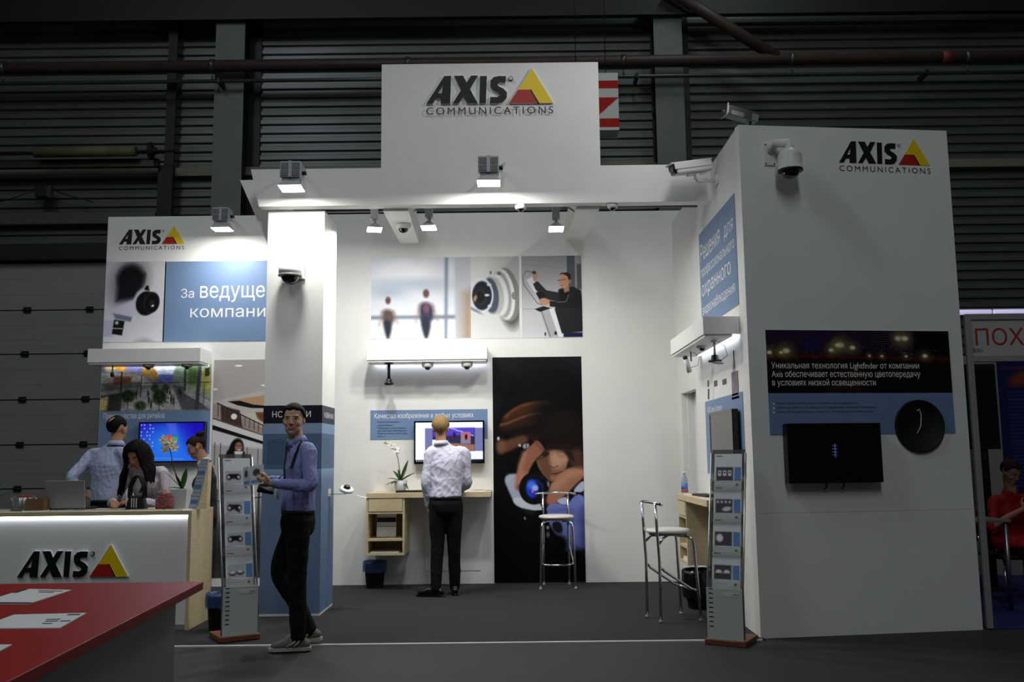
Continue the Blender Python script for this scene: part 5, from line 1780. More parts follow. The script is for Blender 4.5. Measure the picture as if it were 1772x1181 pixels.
def keyboard(label, c, rz, w_=0.45, d_=0.15):
    t = thing('keyboard', label, 'keyboard', c, rz)
    MB().box(-w_ / 2, w_ / 2, -d_ / 2, d_ / 2, 0, 0.014).build('base', M['black'], t, True, bevel=0.003)
    mk_ = mat('keycap_dark', (0.09, 0.09, 0.10), 0.4)
    for r in range(5):
        for k in range(15):
            sx = w_ / 15.5
            x = -w_ / 2 + sx * (k + 0.75)
            y = -d_ / 2 + d_ / 5.5 * (r + 0.75)
            MB().box(x - sx * 0.42, x + sx * 0.42, y - 0.011, y + 0.011, 0.014, 0.021).build('key', mk_, t, True)
    return t


c = PY(717, 853, 10.05)
keyboard('black keyboard on the middle wall desk', (PY(722, 852, 10.05).x, 10.02, DZ), 0.05)
sheet('white magazines on the right end of the middle desk', 'magazine', (PY(822, 852, 10.1).x, 10.08, DZ), 0.21, 0.29, 1.35, 0.014, 'magazine', pic=(0.6, 0.35, 0.35))
sheet('thin white leaflet lying nearest the edge of middle desk', 'leaflet', (PY(808, 853, 10.0).x, 10.02, DZ), 0.21, 0.14, 0.3, 0.003)
# leaflet standing in the cabinet of the middle desk, papers in the slot
lx = x0 + 0.19
t = thing('leaflet', 'white leaflet with a dark picture band standing in the desk cabinet', 'leaflet', (lx, 10.1, 0.548))
m_ = Matrix.Translation((lx, 10.12, 0.548 + 0.135)) @ Matrix.Rotation(-0.18, 4, 'X')
MB().tbox(m_, 0.21, 0.004, 0.265).build('pages', M['paper'], t)
MB().tbox(m_ @ Matrix.Translation((0, -0.0025, 0.05)), 0.2, 0.0015, 0.05).build('picture', mat('dark_band', (0.16, 0.16, 0.17), 0.5), t)
MB().tbox(m_ @ Matrix.Translation((0, -0.0025, -0.02)), 0.2, 0.0015, 0.012).build('print', mat('light_band', (0.6, 0.62, 0.65), 0.5), t)
sheet('thin papers lying in the bottom slot of the middle desk', 'papers', (lx, 10.1, 0.398), 0.3, 0.28, 0.02, 0.012)
# right desk items
RZ_ = 1.02
p_ = (RWX - 0.10, 8.78, RZ_)
t = thing('water_bottle', 'small clear water bottle on the right desk', 'bottle', (1.66, 9.02, RZ_))
MB().lathe([(0.001, 0), (0.03, 0), (0.032, 0.01), (0.032, 0.05), (0.029, 0.06), (0.032, 0.075), (0.032, 0.13), (0.024, 0.16), (0.013, 0.18), (0.013, 0.195), (0.0, 0.195)], (0, 0, 0)).build('bottle_body', mat('bottle_plastic', (0.75, 0.82, 0.9), 0.1, trans=0.7), t, True)
MB().lathe([(0.033, 0.045), (0.033, 0.1)], (0, 0, 0)).build('label_wrap', mat('bottle_label', (0.35, 0.5, 0.75), 0.5), t, True)
MB().lathe([(0.0335, 0.02), (0.0335, 0.04)], (0, 0, 0)).build('label_band', mat('bottle_red', (0.7, 0.25, 0.2), 0.5), t, True)
MB().cyl((0, 0, 0.195), (0, 0, 0.215), 0.015, n=16).build('cap', M['white'], t, True)
keyboard('black keyboard on the right wall desk', (1.75, 8.45, RZ_), -math.pi / 2 + 0.1, 0.44, 0.14)
sheet('white papers spread at the near end of the right desk', 'papers', (1.74, 8.0, RZ_), 0.2, 0.28, 0.2, 0.006)
sheet('open magazine beside the bottle on the right desk', 'magazine', (1.76, 8.9, RZ_), 0.2, 0.2, 0.4, 0.008, 'magazine', pic=(0.5, 0.55, 0.7))
t = thing('leaflet', 'yellow and dark leaflet in the right desk cabinet', 'leaflet', (1.66, 8.93, 0.548))
m_ = Matrix.Translation((1.69, 8.92, 0.548 + 0.1)) @ Matrix.Rotation(0.15, 4, 'Y')
MB().tbox(m_, 0.004, 0.2, 0.2).build('pages', mat('yellow_print', (0.80, 0.70, 0.15), 0.5), t)
MB().tbox(m_ @ Matrix.Translation((-0.003, 0, 0.02)), 0.002, 0.14, 0.09).build('picture', M['matte_black'], t)
sheet('white papers in the bottom slot of the right desk', 'papers', (1.74, 8.92, 0.398), 0.2, 0.28, 0.05, 0.03)


# ================================================================ STOOLS
def stool(label, loc, rz):
    t = thing('bar_stool', label, 'stool', loc, rz, 'chrome bar stools')
    zs = 0.755
    MB().lathe([(0.0, 0.0), (0.17, 0.0), (0.188, 0.008), (0.19, 0.02), (0.183, 0.032), (0.15, 0.038), (0.0, 0.04)], (0, 0, zs - 0.03), n=32).build('seat', mat('white_seat_vinyl', (0.86, 0.85, 0.81), 0.4), t, True)
    MB().lathe([(0, 0), (0.165, 0), (0.165, 0.012), (0, 0.012)], (0, 0, zs - 0.045), n=28).build('seat_plate', M['grey'], t, True)
    for s in (-1, 1):
        MB().tube([(s * 0.06, -0.06, zs - 0.05), (s * 0.13, -0.12, zs - 0.055), (s * 0.158, -0.15, zs - 0.075), (s * 0.165, -0.16, zs - 0.13), (s * 0.185, -0.19, 0.01)], 0.0125, 12).build('leg', M['chrome'], t, True)
        MB().tube([(s * 0.137, 0.155, 0.01), (s * 0.137, 0.15, 0.5), (s * 0.137, 0.165, zs), (s * 0.137, 0.175, 0.985)], 0.0125, 12).build('leg', M['chrome'], t, True)
        MB().tube([(s * 0.137, 0.155, zs - 0.11), (s * 0.13, 0.1, zs - 0.06), (s * 0.06, 0.04, zs - 0.052)], 0.0115, 10).build('seat_support', M['chrome'], t, True)
        for y, z_ in ((-0.19, 0), (0.155, 0)):
            MB().cyl((s * (0.185 if y < 0 else 0.137), y, 0.0), (s * (0.185 if y < 0 else 0.137), y, 0.022), 0.0155, n=12).build('foot_cap', M['grey'], t, True)
    MB().tube([(-0.225, 0.15, 0.975), (-0.12, 0.178, 0.99), (0, 0.188, 0.992), (0.12, 0.178, 0.99), (0.225, 0.15, 0.975)], 0.0135, 12).build('back_rail', M['chrome'], t, True)
    MB().tube([(-0.137, 0.148, 0.46), (-0.142, 0.11, 0.42), (-0.165, -0.12, 0.27), (-0.15, -0.165, 0.255), (-0.1, -0.178, 0.25), (0.1, -0.178, 0.25), (0.15, -0.165, 0.255), (0.165, -0.12, 0.27), (0.142, 0.11, 0.42), (0.137, 0.148, 0.46)], 0.0105, 10).build('footrest', M['chrome'], t, True)
    return t


stool('chrome bar stool with white seat before the photographer poster', (PZ(962, 1020).x + 0.02, 10.05, 0.008), 0.0)
stool('chrome bar stool with white seat beside the right desk', (1.325, 8.05, 0.008), math.radians(106))


# ================================================================ BINS
def bin_(label, loc, h, r, bagc, w_=1.0, bag_h=0.1):
    t = thing('waste_bin', label, 'bin', loc)
    MB().lathe([(0.0, 0.0), (r * 0.74, 0.0), (r * 0.78, 0.01), (r, h), (r * 1.04, h), (r * 1.04, h - 0.012), (r * 0.98, h - 0.014), (r * 0.9, h - 0.1), (0.0, h - 0.12)], (0, 0, 0), n=26).build('bucket', M['matte_black'], t, True)
    m = MB()
    rr_ = np.random.default_rng(int(h * 1000 + r * 333))
    n, k = 40, 6
    vs, fs = [], []
    prof = [(0.92, -0.05), (1.0, 0.012), (1.06, 0.014), (1.09, -0.02), (1.10, -bag_h * 0.6), (1.07, -bag_h)]
    for i, (f_, dz_) in enumerate(prof):
        for j in range(n):
            wob = 1 + 0.04 * math.sin(j * 1.9 + i) + (rr_.random() - 0.5) * 0.05
            an = 2 * math.pi * j / n
            vs.append((r * f_ * wob * math.cos(an), r * f_ * wob * math.sin(an), h + dz_ + (rr_.random() - 0.5) * (0.03 if i == 5 else 0.008)))
    for i in range(len(prof) - 1):
        for j in range(n):
            fs.append((i * n + j, i * n + (j + 1) % n, (i + 1) * n + (j + 1) % n, (i + 1) * n + j))
    m.add(vs, fs, 0, True)
    m.build('bin_bag', bagc, t, True)
    return t


mbag = mat('blue_bin_bag', (0.22, 0.33, 0.52), 0.25, alpha=0.72, bump=0.4, bscale=40)
mbagk = mat('black_bin_bag', (0.03, 0.03, 0.035), 0.22, bump=0.4, bscale=40)
p_ = PZ(651, 1016)
bin_('black waste bin with blue bag under the middle desk', (p_.x, 10.2, 0.008), 0.27, 0.118, mbag)
t = bin_('black waste bin with black bag under the right desk', (1.70, 8.62, 0.008), 0.33, 0.15, mbagk, bag_h=0.24)
bin_('small black waste bin with blue bag behind the left brochure stand', (PZ(392, 1085).x, 7.78, 0.008), 0.29, 0.10, mbag)


# ================================================================ PLANTS
def leaf(mb, base, d, L, w_, droop, mi=0):
    base, d = Vector(base), Vector(d).normalized()
    side = d.cross(Z3).normalized()
    n = 7
    top, bot = [], []
    rows = []
    for i in range(n + 1):
        s = i / n
        p = base + d * L * s - Z3 * droop * s * s
        ww = w_ * math.sin(math.pi * min(1, 0.12 + s * 0.88)) ** 0.8 if i < n else 0.002
        up_ = Vector((0, 0, 1)) * ww * 0.22
        rows.append([p - side * ww + up_, p, p + side * ww + up_])
    vs = [v for r in rows for v in r]
    k = len(vs)
    vs2 = [v - Vector((0, 0, 0.003)) for v in vs]
    fs = []
    for i in range(n):
        for j in range(2):
            a = i * 3 + j
            fs.append((a, a + 1, a + 4, a + 3))
            fs.append((k + a, k + a + 3, k + a + 4, k + a + 1))
    for i in range(n):
        a = i * 3
        fs.append((a, a + 3, k + a + 3, k + a))
        a = i * 3 + 2
        fs.append((a, k + a, k + a + 3, a + 3))
    mb.add(vs + vs2, fs, mi, True)


MLEAF = mat('orchid_leaf', (0.20, 0.34, 0.14), 0.4, noise=0.3, nscale=14)
MPET = mat('white_petal', (0.93, 0.92, 0.90), 0.55)
MSTEM = mat('orchid_stem', (0.20, 0.16, 0.10), 0.6)


def flower(mb, c, n_, r):
    c, n_ = Vector(c), Vector(n_).normalized()
    a = n_.orthogonal().normalized()
    b = n_.cross(a)
    for k in range(5):
        an = 2 * math.pi * k / 5 + 0.3
        d = a * math.cos(an) + b * math.sin(an)
        e = n_.cross(d)
        vs = [c, c + d * r * 0.5 + e * r * 0.38 + n_ * 0.004, c + d * r + n_ * 0.0, c + d * r * 0.5 - e * r * 0.38 + n_ * 0.004]
        vs += [v - n_ * 0.004 for v in vs]
        mb.add(vs, [(0, 1, 2, 3), (7, 6, 5, 4), (0, 4, 5, 1), (1, 5, 6, 2), (2, 6, 7, 3), (3, 7, 4, 0)], 0)
    mb.ell(c + n_ * 0.006, r * 0.16, r * 0.16, r * 0.16, 8, 6, 1)


def orchid(label, loc, leaves, stem, flowers, square=False, s=1.0, petal=None):
    t = thing('potted_orchid', label, 'potted plant', loc)
    mpot = mat('frosted_pot', (0.84, 0.85, 0.86), 0.3, trans=0.35)
    if square:
        m = MB()
        trunc(m, (0, 0, 0.17), 0.13, 0.13, 0.11, 0.11, 0.17)
        m.build('pot', mpot, t, True, bevel=0.006)
    else:
        MB().lathe([(0, 0), (0.05, 0), (0.058, 0.01), (0.072, 0.125), (0.066, 0.125), (0.06, 0.1), (0, 0.1)], (0, 0, 0), n=26).build('pot', mpot, t, True)
    zp = 0.17 if square else 0.115
    MB().lathe([(0.055, 0), (0.05, 0.012), (0, 0.016)], (0, 0, zp - 0.012), n=18).build('bark', mat('bark', (0.25, 0.19, 0.13), 0.9, bump=0.6, bscale=80), t, True)
    for (dx, dy, dz, L, w_, dr_) in leaves:
        m = MB()
        leaf(m, (0, 0, zp), (dx, dy, dz), L, w_, dr_)
        m.build('leaf', MLEAF, t, True)
    MB().tube(stem, 0.004, 7).build('stem', MSTEM, t, True)
    for c, n_, r in flowers:
        m = MB()
        flower(m, c, n_, r)
        m.build('flower', [petal or MPET, mat('flower_heart', (0.85, 0.75, 0.35), 0.5)], t, True)
    return t


p_ = PY(693, 849, 10.15)
orchid('white orchid in a frosted pot on the middle desk', (p_.x, 10.17, DZ),
       [(-0.8, -0.3, 0.45, 0.17, 0.030, 0.05), (-0.95, 0.1, 0.1, 0.17, 0.026, 0.06), (0.35, -0.2, 0.95, 0.25, 0.033, 0.0), (0.75, -0.25, 0.5, 0.21, 0.036, 0.02), (0.6, -0.5, 0.0, 0.12, 0.022, 0.09), (-0.6, -0.7, 0.3, 0.15, 0.025, 0.08), (-0.2, 0.1, 0.9, 0.16, 0.026, 0.02), (-0.5, 0.3, 0.8, 0.18, 0.03, 0.03)],
       [(0, 0, 0.1), (-0.01, 0, 0.22), (-0.03, -0.01, 0.36), (-0.06, -0.02, 0.46), (-0.10, -0.04, 0.51), (-0.16, -0.05, 0.53)],
       [((-0.05, -0.05, 0.465), (0.1, -1, 0.2), 0.055), ((-0.095, -0.06, 0.51), (-0.1, -1, 0.1), 0.052), ((-0.03, -0.04, 0.44), (0.5, -0.8, 0), 0.04)])
for k, (dx, dz_) in enumerate(((-0.165, 0.535), (-0.18, 0.55))):
    pass
o_ = MB().ell((p_.x - 0.165, 10.12, DZ + 0.54), 0.014, 0.014, 0.018, 10, 8).build('bud', mat('flower_bud', (0.70, 0.75, 0.45), 0.5), bpy.data.objects['potted_orchid'])

# ================================================================ BROCHURE STANDS
def brochure_img(kind):
    im = Img(44, 58, (0.86, 0.87, 0.88))
    im.rect(0.08, 0.08, 0.30, 0.115, (0.30, 0.30, 0.32), .02)
    im.rect(0.08, 0.50, 0.68, 1.0, (0.72, 0.73, 0.75) if kind < 4 else (0.30, 0.31, 0.33), .04)
    im.rect(0.72, 0.50, 0.96, 1.0, (0.40, 0.54, 0.74), .02)
    if kind in (0, 1, 2):
        im.rect(0.22, 0.62, 0.55, 0.80, (0.12, 0.12, 0.13), .05)
        im.ell(0.22, 0.74, .10, .11, (0.12, 0.12, 0.13), .04)
        im.ell(0.54, 0.74, .10, .11, (0.12, 0.12, 0.13), .04)
        im.ell(0.20, 0.74, .05, .06, (0.82, 0.83, 0.84), .03)
        im.ell(0.56, 0.74, .05, .06, (0.82, 0.83, 0.84), .03)
        if kind == 1:
            im.line([(0.2, 0.62), (0.55, 0.9)], .06, (0.2, 0.2, 0.22), .04)
    elif kind == 3:
        im.ell(0.25, 0.82, .13, .10, (0.32, 0.32, 0.34), .05)
        im.ell(0.52, 0.80, .13, .09, (0.25, 0.25, 0.27), .05)
        im.ell(0.25, 0.78, .10, .06, (0.9, 0.9, 0.9), .04)
        im.ell(0.52, 0.76, .10, .06, (0.9, 0.9, 0.9), .04)
    elif kind == 4:
        for x_ in (0.2, 0.38, 0.56):
            im.rect(x_ - .06, 0.62, x_ + .06, 0.82, (0.88, 0.88, 0.88), .03)
            im.ell(x_, 0.70, .03, .03, (0.1, 0.1, 0.1), .02)
    elif kind == 5:
        for x_ in (0.16, 0.3, 0.44, 0.58):
            im.ell(x_, 0.60, .045, .05, (0.80, 0.80, 0.80), .03)
        im.ell(0.48, 0.85, .16, .08, (0.85, 0.85, 0.85), .05, -.2)
    elif kind == 6:
        im.ell(0.25, 0.72, .12, .14, (0.92, 0.92, 0.93), .06)
    else:
        for x_ in (0.24, 0.52):
            im.ell(x_, 0.76, .11, .10, (0.92, 0.91, 0.90), .04)
            im.rect(x_ - .1, 0.78, x_ + .1, 0.92, (0.30, 0.28, 0.28), .04)
    for k in range(5):
        im.line([(0.08, 1.06 + k * 0.03), (0.6, 1.06 + k * 0.03)], .008, (0.7, 0.71, 0.72), .012)
    im.ell(0.82, 1.16, .05, .05, (0.35, 0.35, 0.36), .03)
    return im


def stand(label, loc, rz, kinds, blabels):
    t = thing('brochure_stand', label, 'brochure stand', loc, rz)
    W = 0.27
    MB().box(-0.155, 0.155, -0.03, 0.30, 0.0, 0.042).build('base', M['woodbase'], t, True, bevel=0.006)
    m_panel = mat('pale_panel', (0.72, 0.75, 0.74), 0.35)
    f = MB().box(-W / 2, W / 2, -0.012, 0.0, 0.042, 0.41)
    f.build('front_plate', m_panel, t, True)
    for k in range(9):
        zz = 0.13 + k * 0.034
        MB().box(-W / 2 + 0.018, -W / 2 + 0.05, -0.0135, -0.011, zz, zz + 0.007).build('slot', M['matte_black'], t, True)
    MB().box(-0.01, W / 2 - 0.02, -0.0135, -0.011, 0.355, 0.385).build('name_strip', mat('pale_strip_clear', (0.78, 0.80, 0.80), 0.2), t, True)
    MB().box(W / 2 - 0.07, W / 2 - 0.025, -0.0150, -0.0132, 0.367, 0.374).build('name_mark', M['grey'], t, True)
    lean = 0.20
    for i in range(4):
        z0 = 0.41 + i * 0.242
        y0 = 0.02 + lean * (z0 - 0.41)
        # pocket: back sheet, tray front lip
        bk = MB()
        bk.tbox(Matrix.Translation((0, y0 + 0.06, z0 + 0.14)) @ Matrix.Rotation(-0.20, 4, 'X'), W - 0.01, 0.004, 0.32)
        bk.build('back_sheet', M['smoke'], t, True)
        lip = MB()
        nseg = 8
        vs = []
        for j in range(nseg + 1):
            x_ = -W / 2 + 0.008 + (W - 0.016) * j / nseg
            yc = y0 - 0.012 - 0.012 * math.sin(math.pi * j / nseg)
            zt_ = z0 + 0.075 - 0.02 * math.sin(math.pi * j / nseg)
            vs += [(x_, yc, z0 - 0.01), (x_, yc - 0.004, zt_), (x_, yc + 0.003, zt_), (x_, yc + 0.003, z0 - 0.01)]
        fs = []
        for j in range(nseg):
            a_ = j * 4
            for e in range(4):
                fs.append((a_ + e, a_ + 4 + e, a_ + 4 + (e + 1) % 4, a_ + (e + 1) % 4))
        fs += [(0, 1, 2, 3), (nseg * 4 + 3, nseg * 4 + 2, nseg * 4 + 1, nseg * 4)]
        lip.add(vs, fs)
        lip.box(-W / 2 + 0.008, W / 2 - 0.008, y0 - 0.012, y0 + 0.03, z0 - 0.012, z0 - 0.008)
        lip.build('pocket_lip', mat('clear_lip', (0.55, 0.56, 0.55), 0.12, alpha=0.22), t, True)
    for s in (-1, 1):
        rl = MB()
        z1 = 0.41 + 4 * 0.242 + 0.03
        rl.tube([(s * W / 2, 0.012, 0.05), (s * W / 2, 0.02, 0.41), (s * W / 2, 0.045 + lean * (z1 - 0.41), z1)], 0.007, 8)
        rl.build('side_rail', M['alu'], t, True)
    m0 = wm(t)
    for i in range(4):
        z0 = 0.41 + i * 0.242
        y0 = 0.02 + lean * (z0 - 0.41)
        mm = m0 @ Matrix.Translation((0.004, y0 + 0.012, z0 - 0.004)) @ Matrix.Rotation(-0.17, 4, 'X')
        b = thing('brochure', blabels[3 - i], 'brochure', mm.translation)
        tl_ = mm @ Vector((-0.108, 0, 0.272))
        tr_ = mm @ Vector((0.108, 0, 0.272))
        bl_ = mm @ Vector((-0.108, 0, 0.0))
        raster('cover', brochure_img(kinds[3 - i]), tl_, tr_, bl_, b, thick=0.006)
    return t


p_ = PZ(414, 1112)
stand('clear brochure stand on wooden base left of the standing man', (p_.x, p_.y, 0.011), math.radians(32), (0, 1, 2, 3),
      ['topmost brochure with two round black eyes in the left stand', 'second brochure from the top in the left stand', 'third brochure from the top in the left stand', 'lowest brochure in the left stand showing white housings'])
p_ = PZ(1257, 1118)
stand('clear brochure stand on wooden base beside the tower', (p_.x, p_.y, 0.0), math.radians(-30), (4, 5, 6, 7),
      ['topmost brochure with three small devices in the right stand', 'second brochure from the top in the right stand', 'third brochure with a glowing dome in the right stand', 'lowest brochure with two pale domes in the right stand'])

# ================================================================ RECEPTION COUNTER
CX, CYF, CYB, CZ = -2.70, 7.80, 8.36, 0.982
t = thing('reception_counter', 'white reception counter with glowing top edge and pale oak end', 'counter', (-4.4, 8.1, 0))
CT = t
MB().box(-6.6, CX - 0.03, CYF + 0.035, CYF + 0.06, 0.05, CZ - 0.045).build('front_panel', M['wall'], t)
MB().box(CX - 0.03, CX, CYF, CYB, 0.0, CZ - 0.036).build('end_panel', M['wood'], t, bevel=0.002)
MB().box(-6.6, CX, CYF, CYB, CZ - 0.036, CZ).build('worktop', M['woodh'], t, bevel=0.002)
MB().box(-6.6, CX - 0.035, CYF + 0.012, CYF + 0.033, CZ - 0.05, CZ - 0.038).build('led_strip', mat('counter_led', (1, 1, 1), 0.4, emit=7.0, emit_col=(0.93, 0.95, 1.0)), t)
MB().box(-6.6, CX - 0.03, CYF + 0.02, CYB - 0.1, 0.0, 0.05).build('plinth', M['grey'], t)
MB().box(-6.6, CX - 0.03, CYB - 0.12, CYB - 0.1, 0.05, CZ - 0.036).build('rear_panel', M['wood'], t)
a, b = PY(31, 999, CYF + 0.035), PY(223, 999, CYF + 0.035)
logo((a.x, CYF + 0.035, (a.z + b.z) / 2), X3, Z3, b.x - a.x, 0.02, t, caption=False)

# things on the counter
def onc(px, py):
    return PZ(px, py, CZ)


# laptop: lid back towards camera
a, b = PY(78, 870, 8.05), PY(147, 870, 8.05)
lw = b.x - a.x
lc = (a.x + b.x) / 2
t = thing('laptop', 'open silver laptop on the counter seen from behind', 'laptop', (lc, 8.15, CZ))
MB().box(lc - lw / 2, lc + lw / 2, 8.085, 8.31, CZ, CZ + 0.02).build('base', M['black'], t, bevel=0.004)
zt_ = PY(110, 833, 8.0).z
m_ = Matrix.Translation((lc, 8.045, (CZ + 0.018 + zt_) / 2)) @ Matrix.Rotation(0.16, 4, 'X')
MB().tbox(m_, lw, 0.012, zt_ - CZ - 0.01).build('lid', mat('laptop_silver', (0.62, 0.61, 0.61), 0.4, 0.35), t, bevel=0.004)
MB().tbox(m_ @ Matrix.Translation((0, 0.0075, 0)), lw * 0.94, 0.002, (zt_ - CZ) * 0.88).build('display', M['black'], t)
# cardboard box
a, b = PY(47, 878, 7.98), PY(78, 878, 7.98)
t = thing('cardboard_box', 'small open brown cardboard box beside the laptop', 'box', ((a.x + b.x) / 2, 8.0, CZ))
x0_, x1_ = a.x, b.x
mcard = mat('brown_cardboard', (0.44, 0.34, 0.23), 0.8, noise=0.08, nscale=20)
for nm, bx in (('front_side', (x0_, x1_, 7.95, 7.954)), ('back_side', (x0_, x1_, 8.06, 8.064)), ('end_side', (x0_, x0_ + 0.004, 7.954, 8.06)), ('end_side', (x1_ - 0.004, x1_, 7.954, 8.06))):
    MB().box(*bx, CZ, CZ + 0.105).build(nm, mcard, t)
MB().box(x0_, x1_, 7.954, 8.06, CZ, CZ + 0.004).build('bottom', mcard, t)
# pens in a clear holder
c = PY(44, 872, 8.05)
t = thing('pen_holder', 'clear tray holding white and red pens on the counter', 'pen holder', (c.x, 8.05, CZ))
MB().box(c.x - 0.10, c.x + 0.08, 8.0, 8.10, CZ, CZ + 0.006).build('tray_floor', M['clear'], t)
MB().box(c.x - 0.10, c.x + 0.08, 8.0, 8.004, CZ + 0.006, CZ + 0.09).build('tray_front', M['clear'], t)
MB().box(c.x - 0.10, c.x - 0.096, 8.004, 8.1, CZ + 0.006, CZ + 0.13).build('tray_side', M['clear'], t)
MB().box(c.x + 0.076, c.x + 0.08, 8.004, 8.1, CZ + 0.006, CZ + 0.13).build('tray_side', M['clear'], t)
mredp = mat('red_pen', (0.72, 0.14, 0.14), 0.4)
for k in range(9):
    x_ = c.x - 0.085 + k * 0.019
    y_ = 8.03 + (k * 7 % 4) * 0.014
    p = thing('ballpoint_pen', 'white pen with red tip standing in the clear tray', 'pen', (x_, y_, CZ + 0.006), 0, 'pens in the clear tray')
    d = Vector((0.02 * ((k * 3) % 5 - 2), 0.01, 0.13))
    b0 = Vector((x_, y_, CZ + 0.008))
    MB().cyl(b0, b0 + d * 0.8, 0.0065, n=8).build('barrel', M['white'], p)
    MB().cyl(b0 + d * 0.8, b0 + d, 0.0062, 0.004, n=8).build('cap', mredp, p)
    MB().cyl(b0 + d * 0.1, b0 + d * 0.3, 0.0068, n=8).build('grip', mredp, p)
# magazines spread on the counter
rr_ = random.Random(5)
mags = [(8, 884, 0.3, 'stack of magazines at the far left of the counter'), (36, 883, -0.2, 'white brochures below the pens on the counter'), (60, 886, 0.5, 'curled white brochure before the cardboard box'),
        (105, 887, 0.1, 'loose papers in front of the laptop'), (140, 886, -0.3, 'loose paper right of the laptop'), (175, 887, 0.2, 'magazine pile in the middle of the counter'),
        (205, 886, -0.1, 'striped magazines before the dark haired woman'), (232, 885, 0.15, 'magazines beneath the handbag'), (258, 886, 0.35, 'magazine left of the sweets jar'), (310, 889, -0.4, 'thin leaflet in front of the square pot'), (362, 881, 0.2, 'white papers at the oak end of the counter')]
for k, (px_, py_, rz_, lb) in enumerate(mags):
    c = onc(px_, py_)
    c.y = min(max(c.y, 7.92), 8.1)
    c = Vector((PY(px_, py_, c.y).x, c.y + 0.02, CZ))
    if px_ > 330:
        c.x, c.y = -2.82, 8.24
    for j in range(1 + (k * 3) % 3):
        l2 = lb if j == 0 else None
        sheet(lb if j == 0 else 'top sheet of the ' + lb if j == 1 else 'crooked sheet on the ' + lb, 'magazine', c + Z3 * (0.0075 * j), 0.21 if px_ < 330 else 0.15, 0.16, rz_ + j * 0.22, 0.007, 'magazine', pic=((0.55, 0.58, 0.66), (0.40, 0.42, 0.46), (0.62, 0.5, 0.5))[(k + j) % 3])
# sweets jar
c = onc(285, 884)
c = Vector((PY(285, 880, 7.98).x, 7.98, CZ))
t = thing('sweets_jar', 'clear jar full of red wrapped sweets on the counter', 'jar', c)
MB().lathe([(0, 0), (0.062, 0), (0.075, 0.02), (0.078, 0.1), (0.066, 0.15), (0.066, 0.165), (0.062, 0.165), (0.062, 0.15), (0.073, 0.1), (0.07, 0.02), (0.0, 0.006)], (0, 0, 0), n=28).build('glass', mat('jar_glass', (0.9, 0.92, 0.92), 0.05, trans=0.92, ior=1.15), t, True)
msw = [mat('red_sweet', (0.80, 0.10, 0.13), 0.35), mat('dark_red_sweet', (0.62, 0.05, 0.08), 0.35)]
k = 0
for lay in range(6):
    for j in range(9 if lay % 2 else 7):
        an = j * 2 * math.pi / (9 if lay % 2 else 7) + lay * 0.5
        rd = 0.048 if lay < 5 else 0.03
        s_ = thing('wrapped_sweet', 'red wrapped sweet inside the clear jar', 'sweet', c + Vector((rd * math.cos(an), rd * math.sin(an), 0.014 + lay * 0.023)), an, 'sweets in the jar')
        MB().ell((0, 0, 0), 0.021, 0.015, 0.014, 8, 6).build('candy', msw[k % 2], s_, True)
        for e in (-1, 1):
            MB().cyl((e * 0.018, 0, 0), (e * 0.028, 0, 0.002), 0.004, 0.011, 6).build('wrapper_end', msw[(k + 1) % 2], s_, True)
        k += 1
# square pot orchid
c = Vector((PY(314, 880, 8.14).x, 8.14, CZ))
orchid('orchid in a white square pot beside the sweets jar', c,
       [(-0.75, -0.2, 0.8, 0.22, 0.024, 0.0), (-0.3, -0.4, 0.9, 0.15, 0.026, 0.0), (0.25, -0.2, 0.95, 0.19, 0.028, 0.0), (-0.9, -0.2, 0.35, 0.13, 0.02, 0.04)],
       [(-0.01, 0, 0.17), (-0.05, 0, 0.28), (-0.085, 0, 0.36), (-0.10, 0, 0.44), (-0.11, -0.01, 0.50), (-0.13, -0.02, 0.555), (-0.16, -0.03, 0.59)],
       [((-0.135, -0.03, 0.565), (0.2, -1, 0.1), 0.052), ((-0.165, -0.04, 0.60), (-0.2, -1, 0.2), 0.05), ((-0.09, -0.03, 0.575), (0.4, -1, 0), 0.05), ((-0.15, -0.03, 0.515), (-0.1, -1, -0.2), 0.045), ((-0.07, -0.03, 0.53), (0.5, -1, -0.1), 0.045)],
       True, petal=mat('cream_petal', (0.95, 0.92, 0.82), 0.55))
# triangular display card
c = Vector((PY(342, 885, 7.98).x, 7.98, CZ))
t = thing('display_card', 'leaning blue and white display card on an oak wedge', 'display card', c)
zt_ = PY(350, 795, 8.0).z - CZ
u2 = Vector((0.62, 0.55, 0)).normalized()
n2 = Vector((0.55, -0.62, 0)).normalized()
cc = c + Vector((-0.02, 0.0, 0))
poly = [(-0.045, 0.0), (0.04, 0.0), (0.085, zt_), (0.035, zt_)]
im = Img(30, 110, (0.66, 0.70, 0.74))
for k in range(14):
    y_ = 0.15 + k * 0.26
    im.line([(0.1, y_), (0.9, y_)], .06, (0.45, 0.49, 0.55), .05, .8)
for y_ in (0.9, 1.9, 3.0):
    im.rect(0.1, y_, 0.9, y_ + .3, (0.35, 0.48, 0.68), .05)
e0, e1 = c + Vector((-0.075, -0.02, 0.004)), c + Vector((0.01, -0.06, 0.004))
tp = Vector((0.075, 0.06, zt_))
raster('card', im, e0 + tp, e1 + tp, e0, t, thick=0.004)
pr = [(0, 0), (0.06, 0), (0.075 * 1.0, zt_ * 0.72)]
fr_ = [e1 + Vector((0.006, 0, 0)), e1 + Vector((0.075, 0.03, 0)), e1 + tp * 0.93 + Vector((0.004, 0, 0))]
bk_ = [v + Vector((0.012, 0.05, 0)) for v in fr_]
MB().add(fr_ + bk_, [(0, 1, 2), (5, 4, 3), (0, 3, 4, 1), (1, 4, 5, 2), (2, 5, 3, 0)]).build('oak_wedge', M['wood'], t)
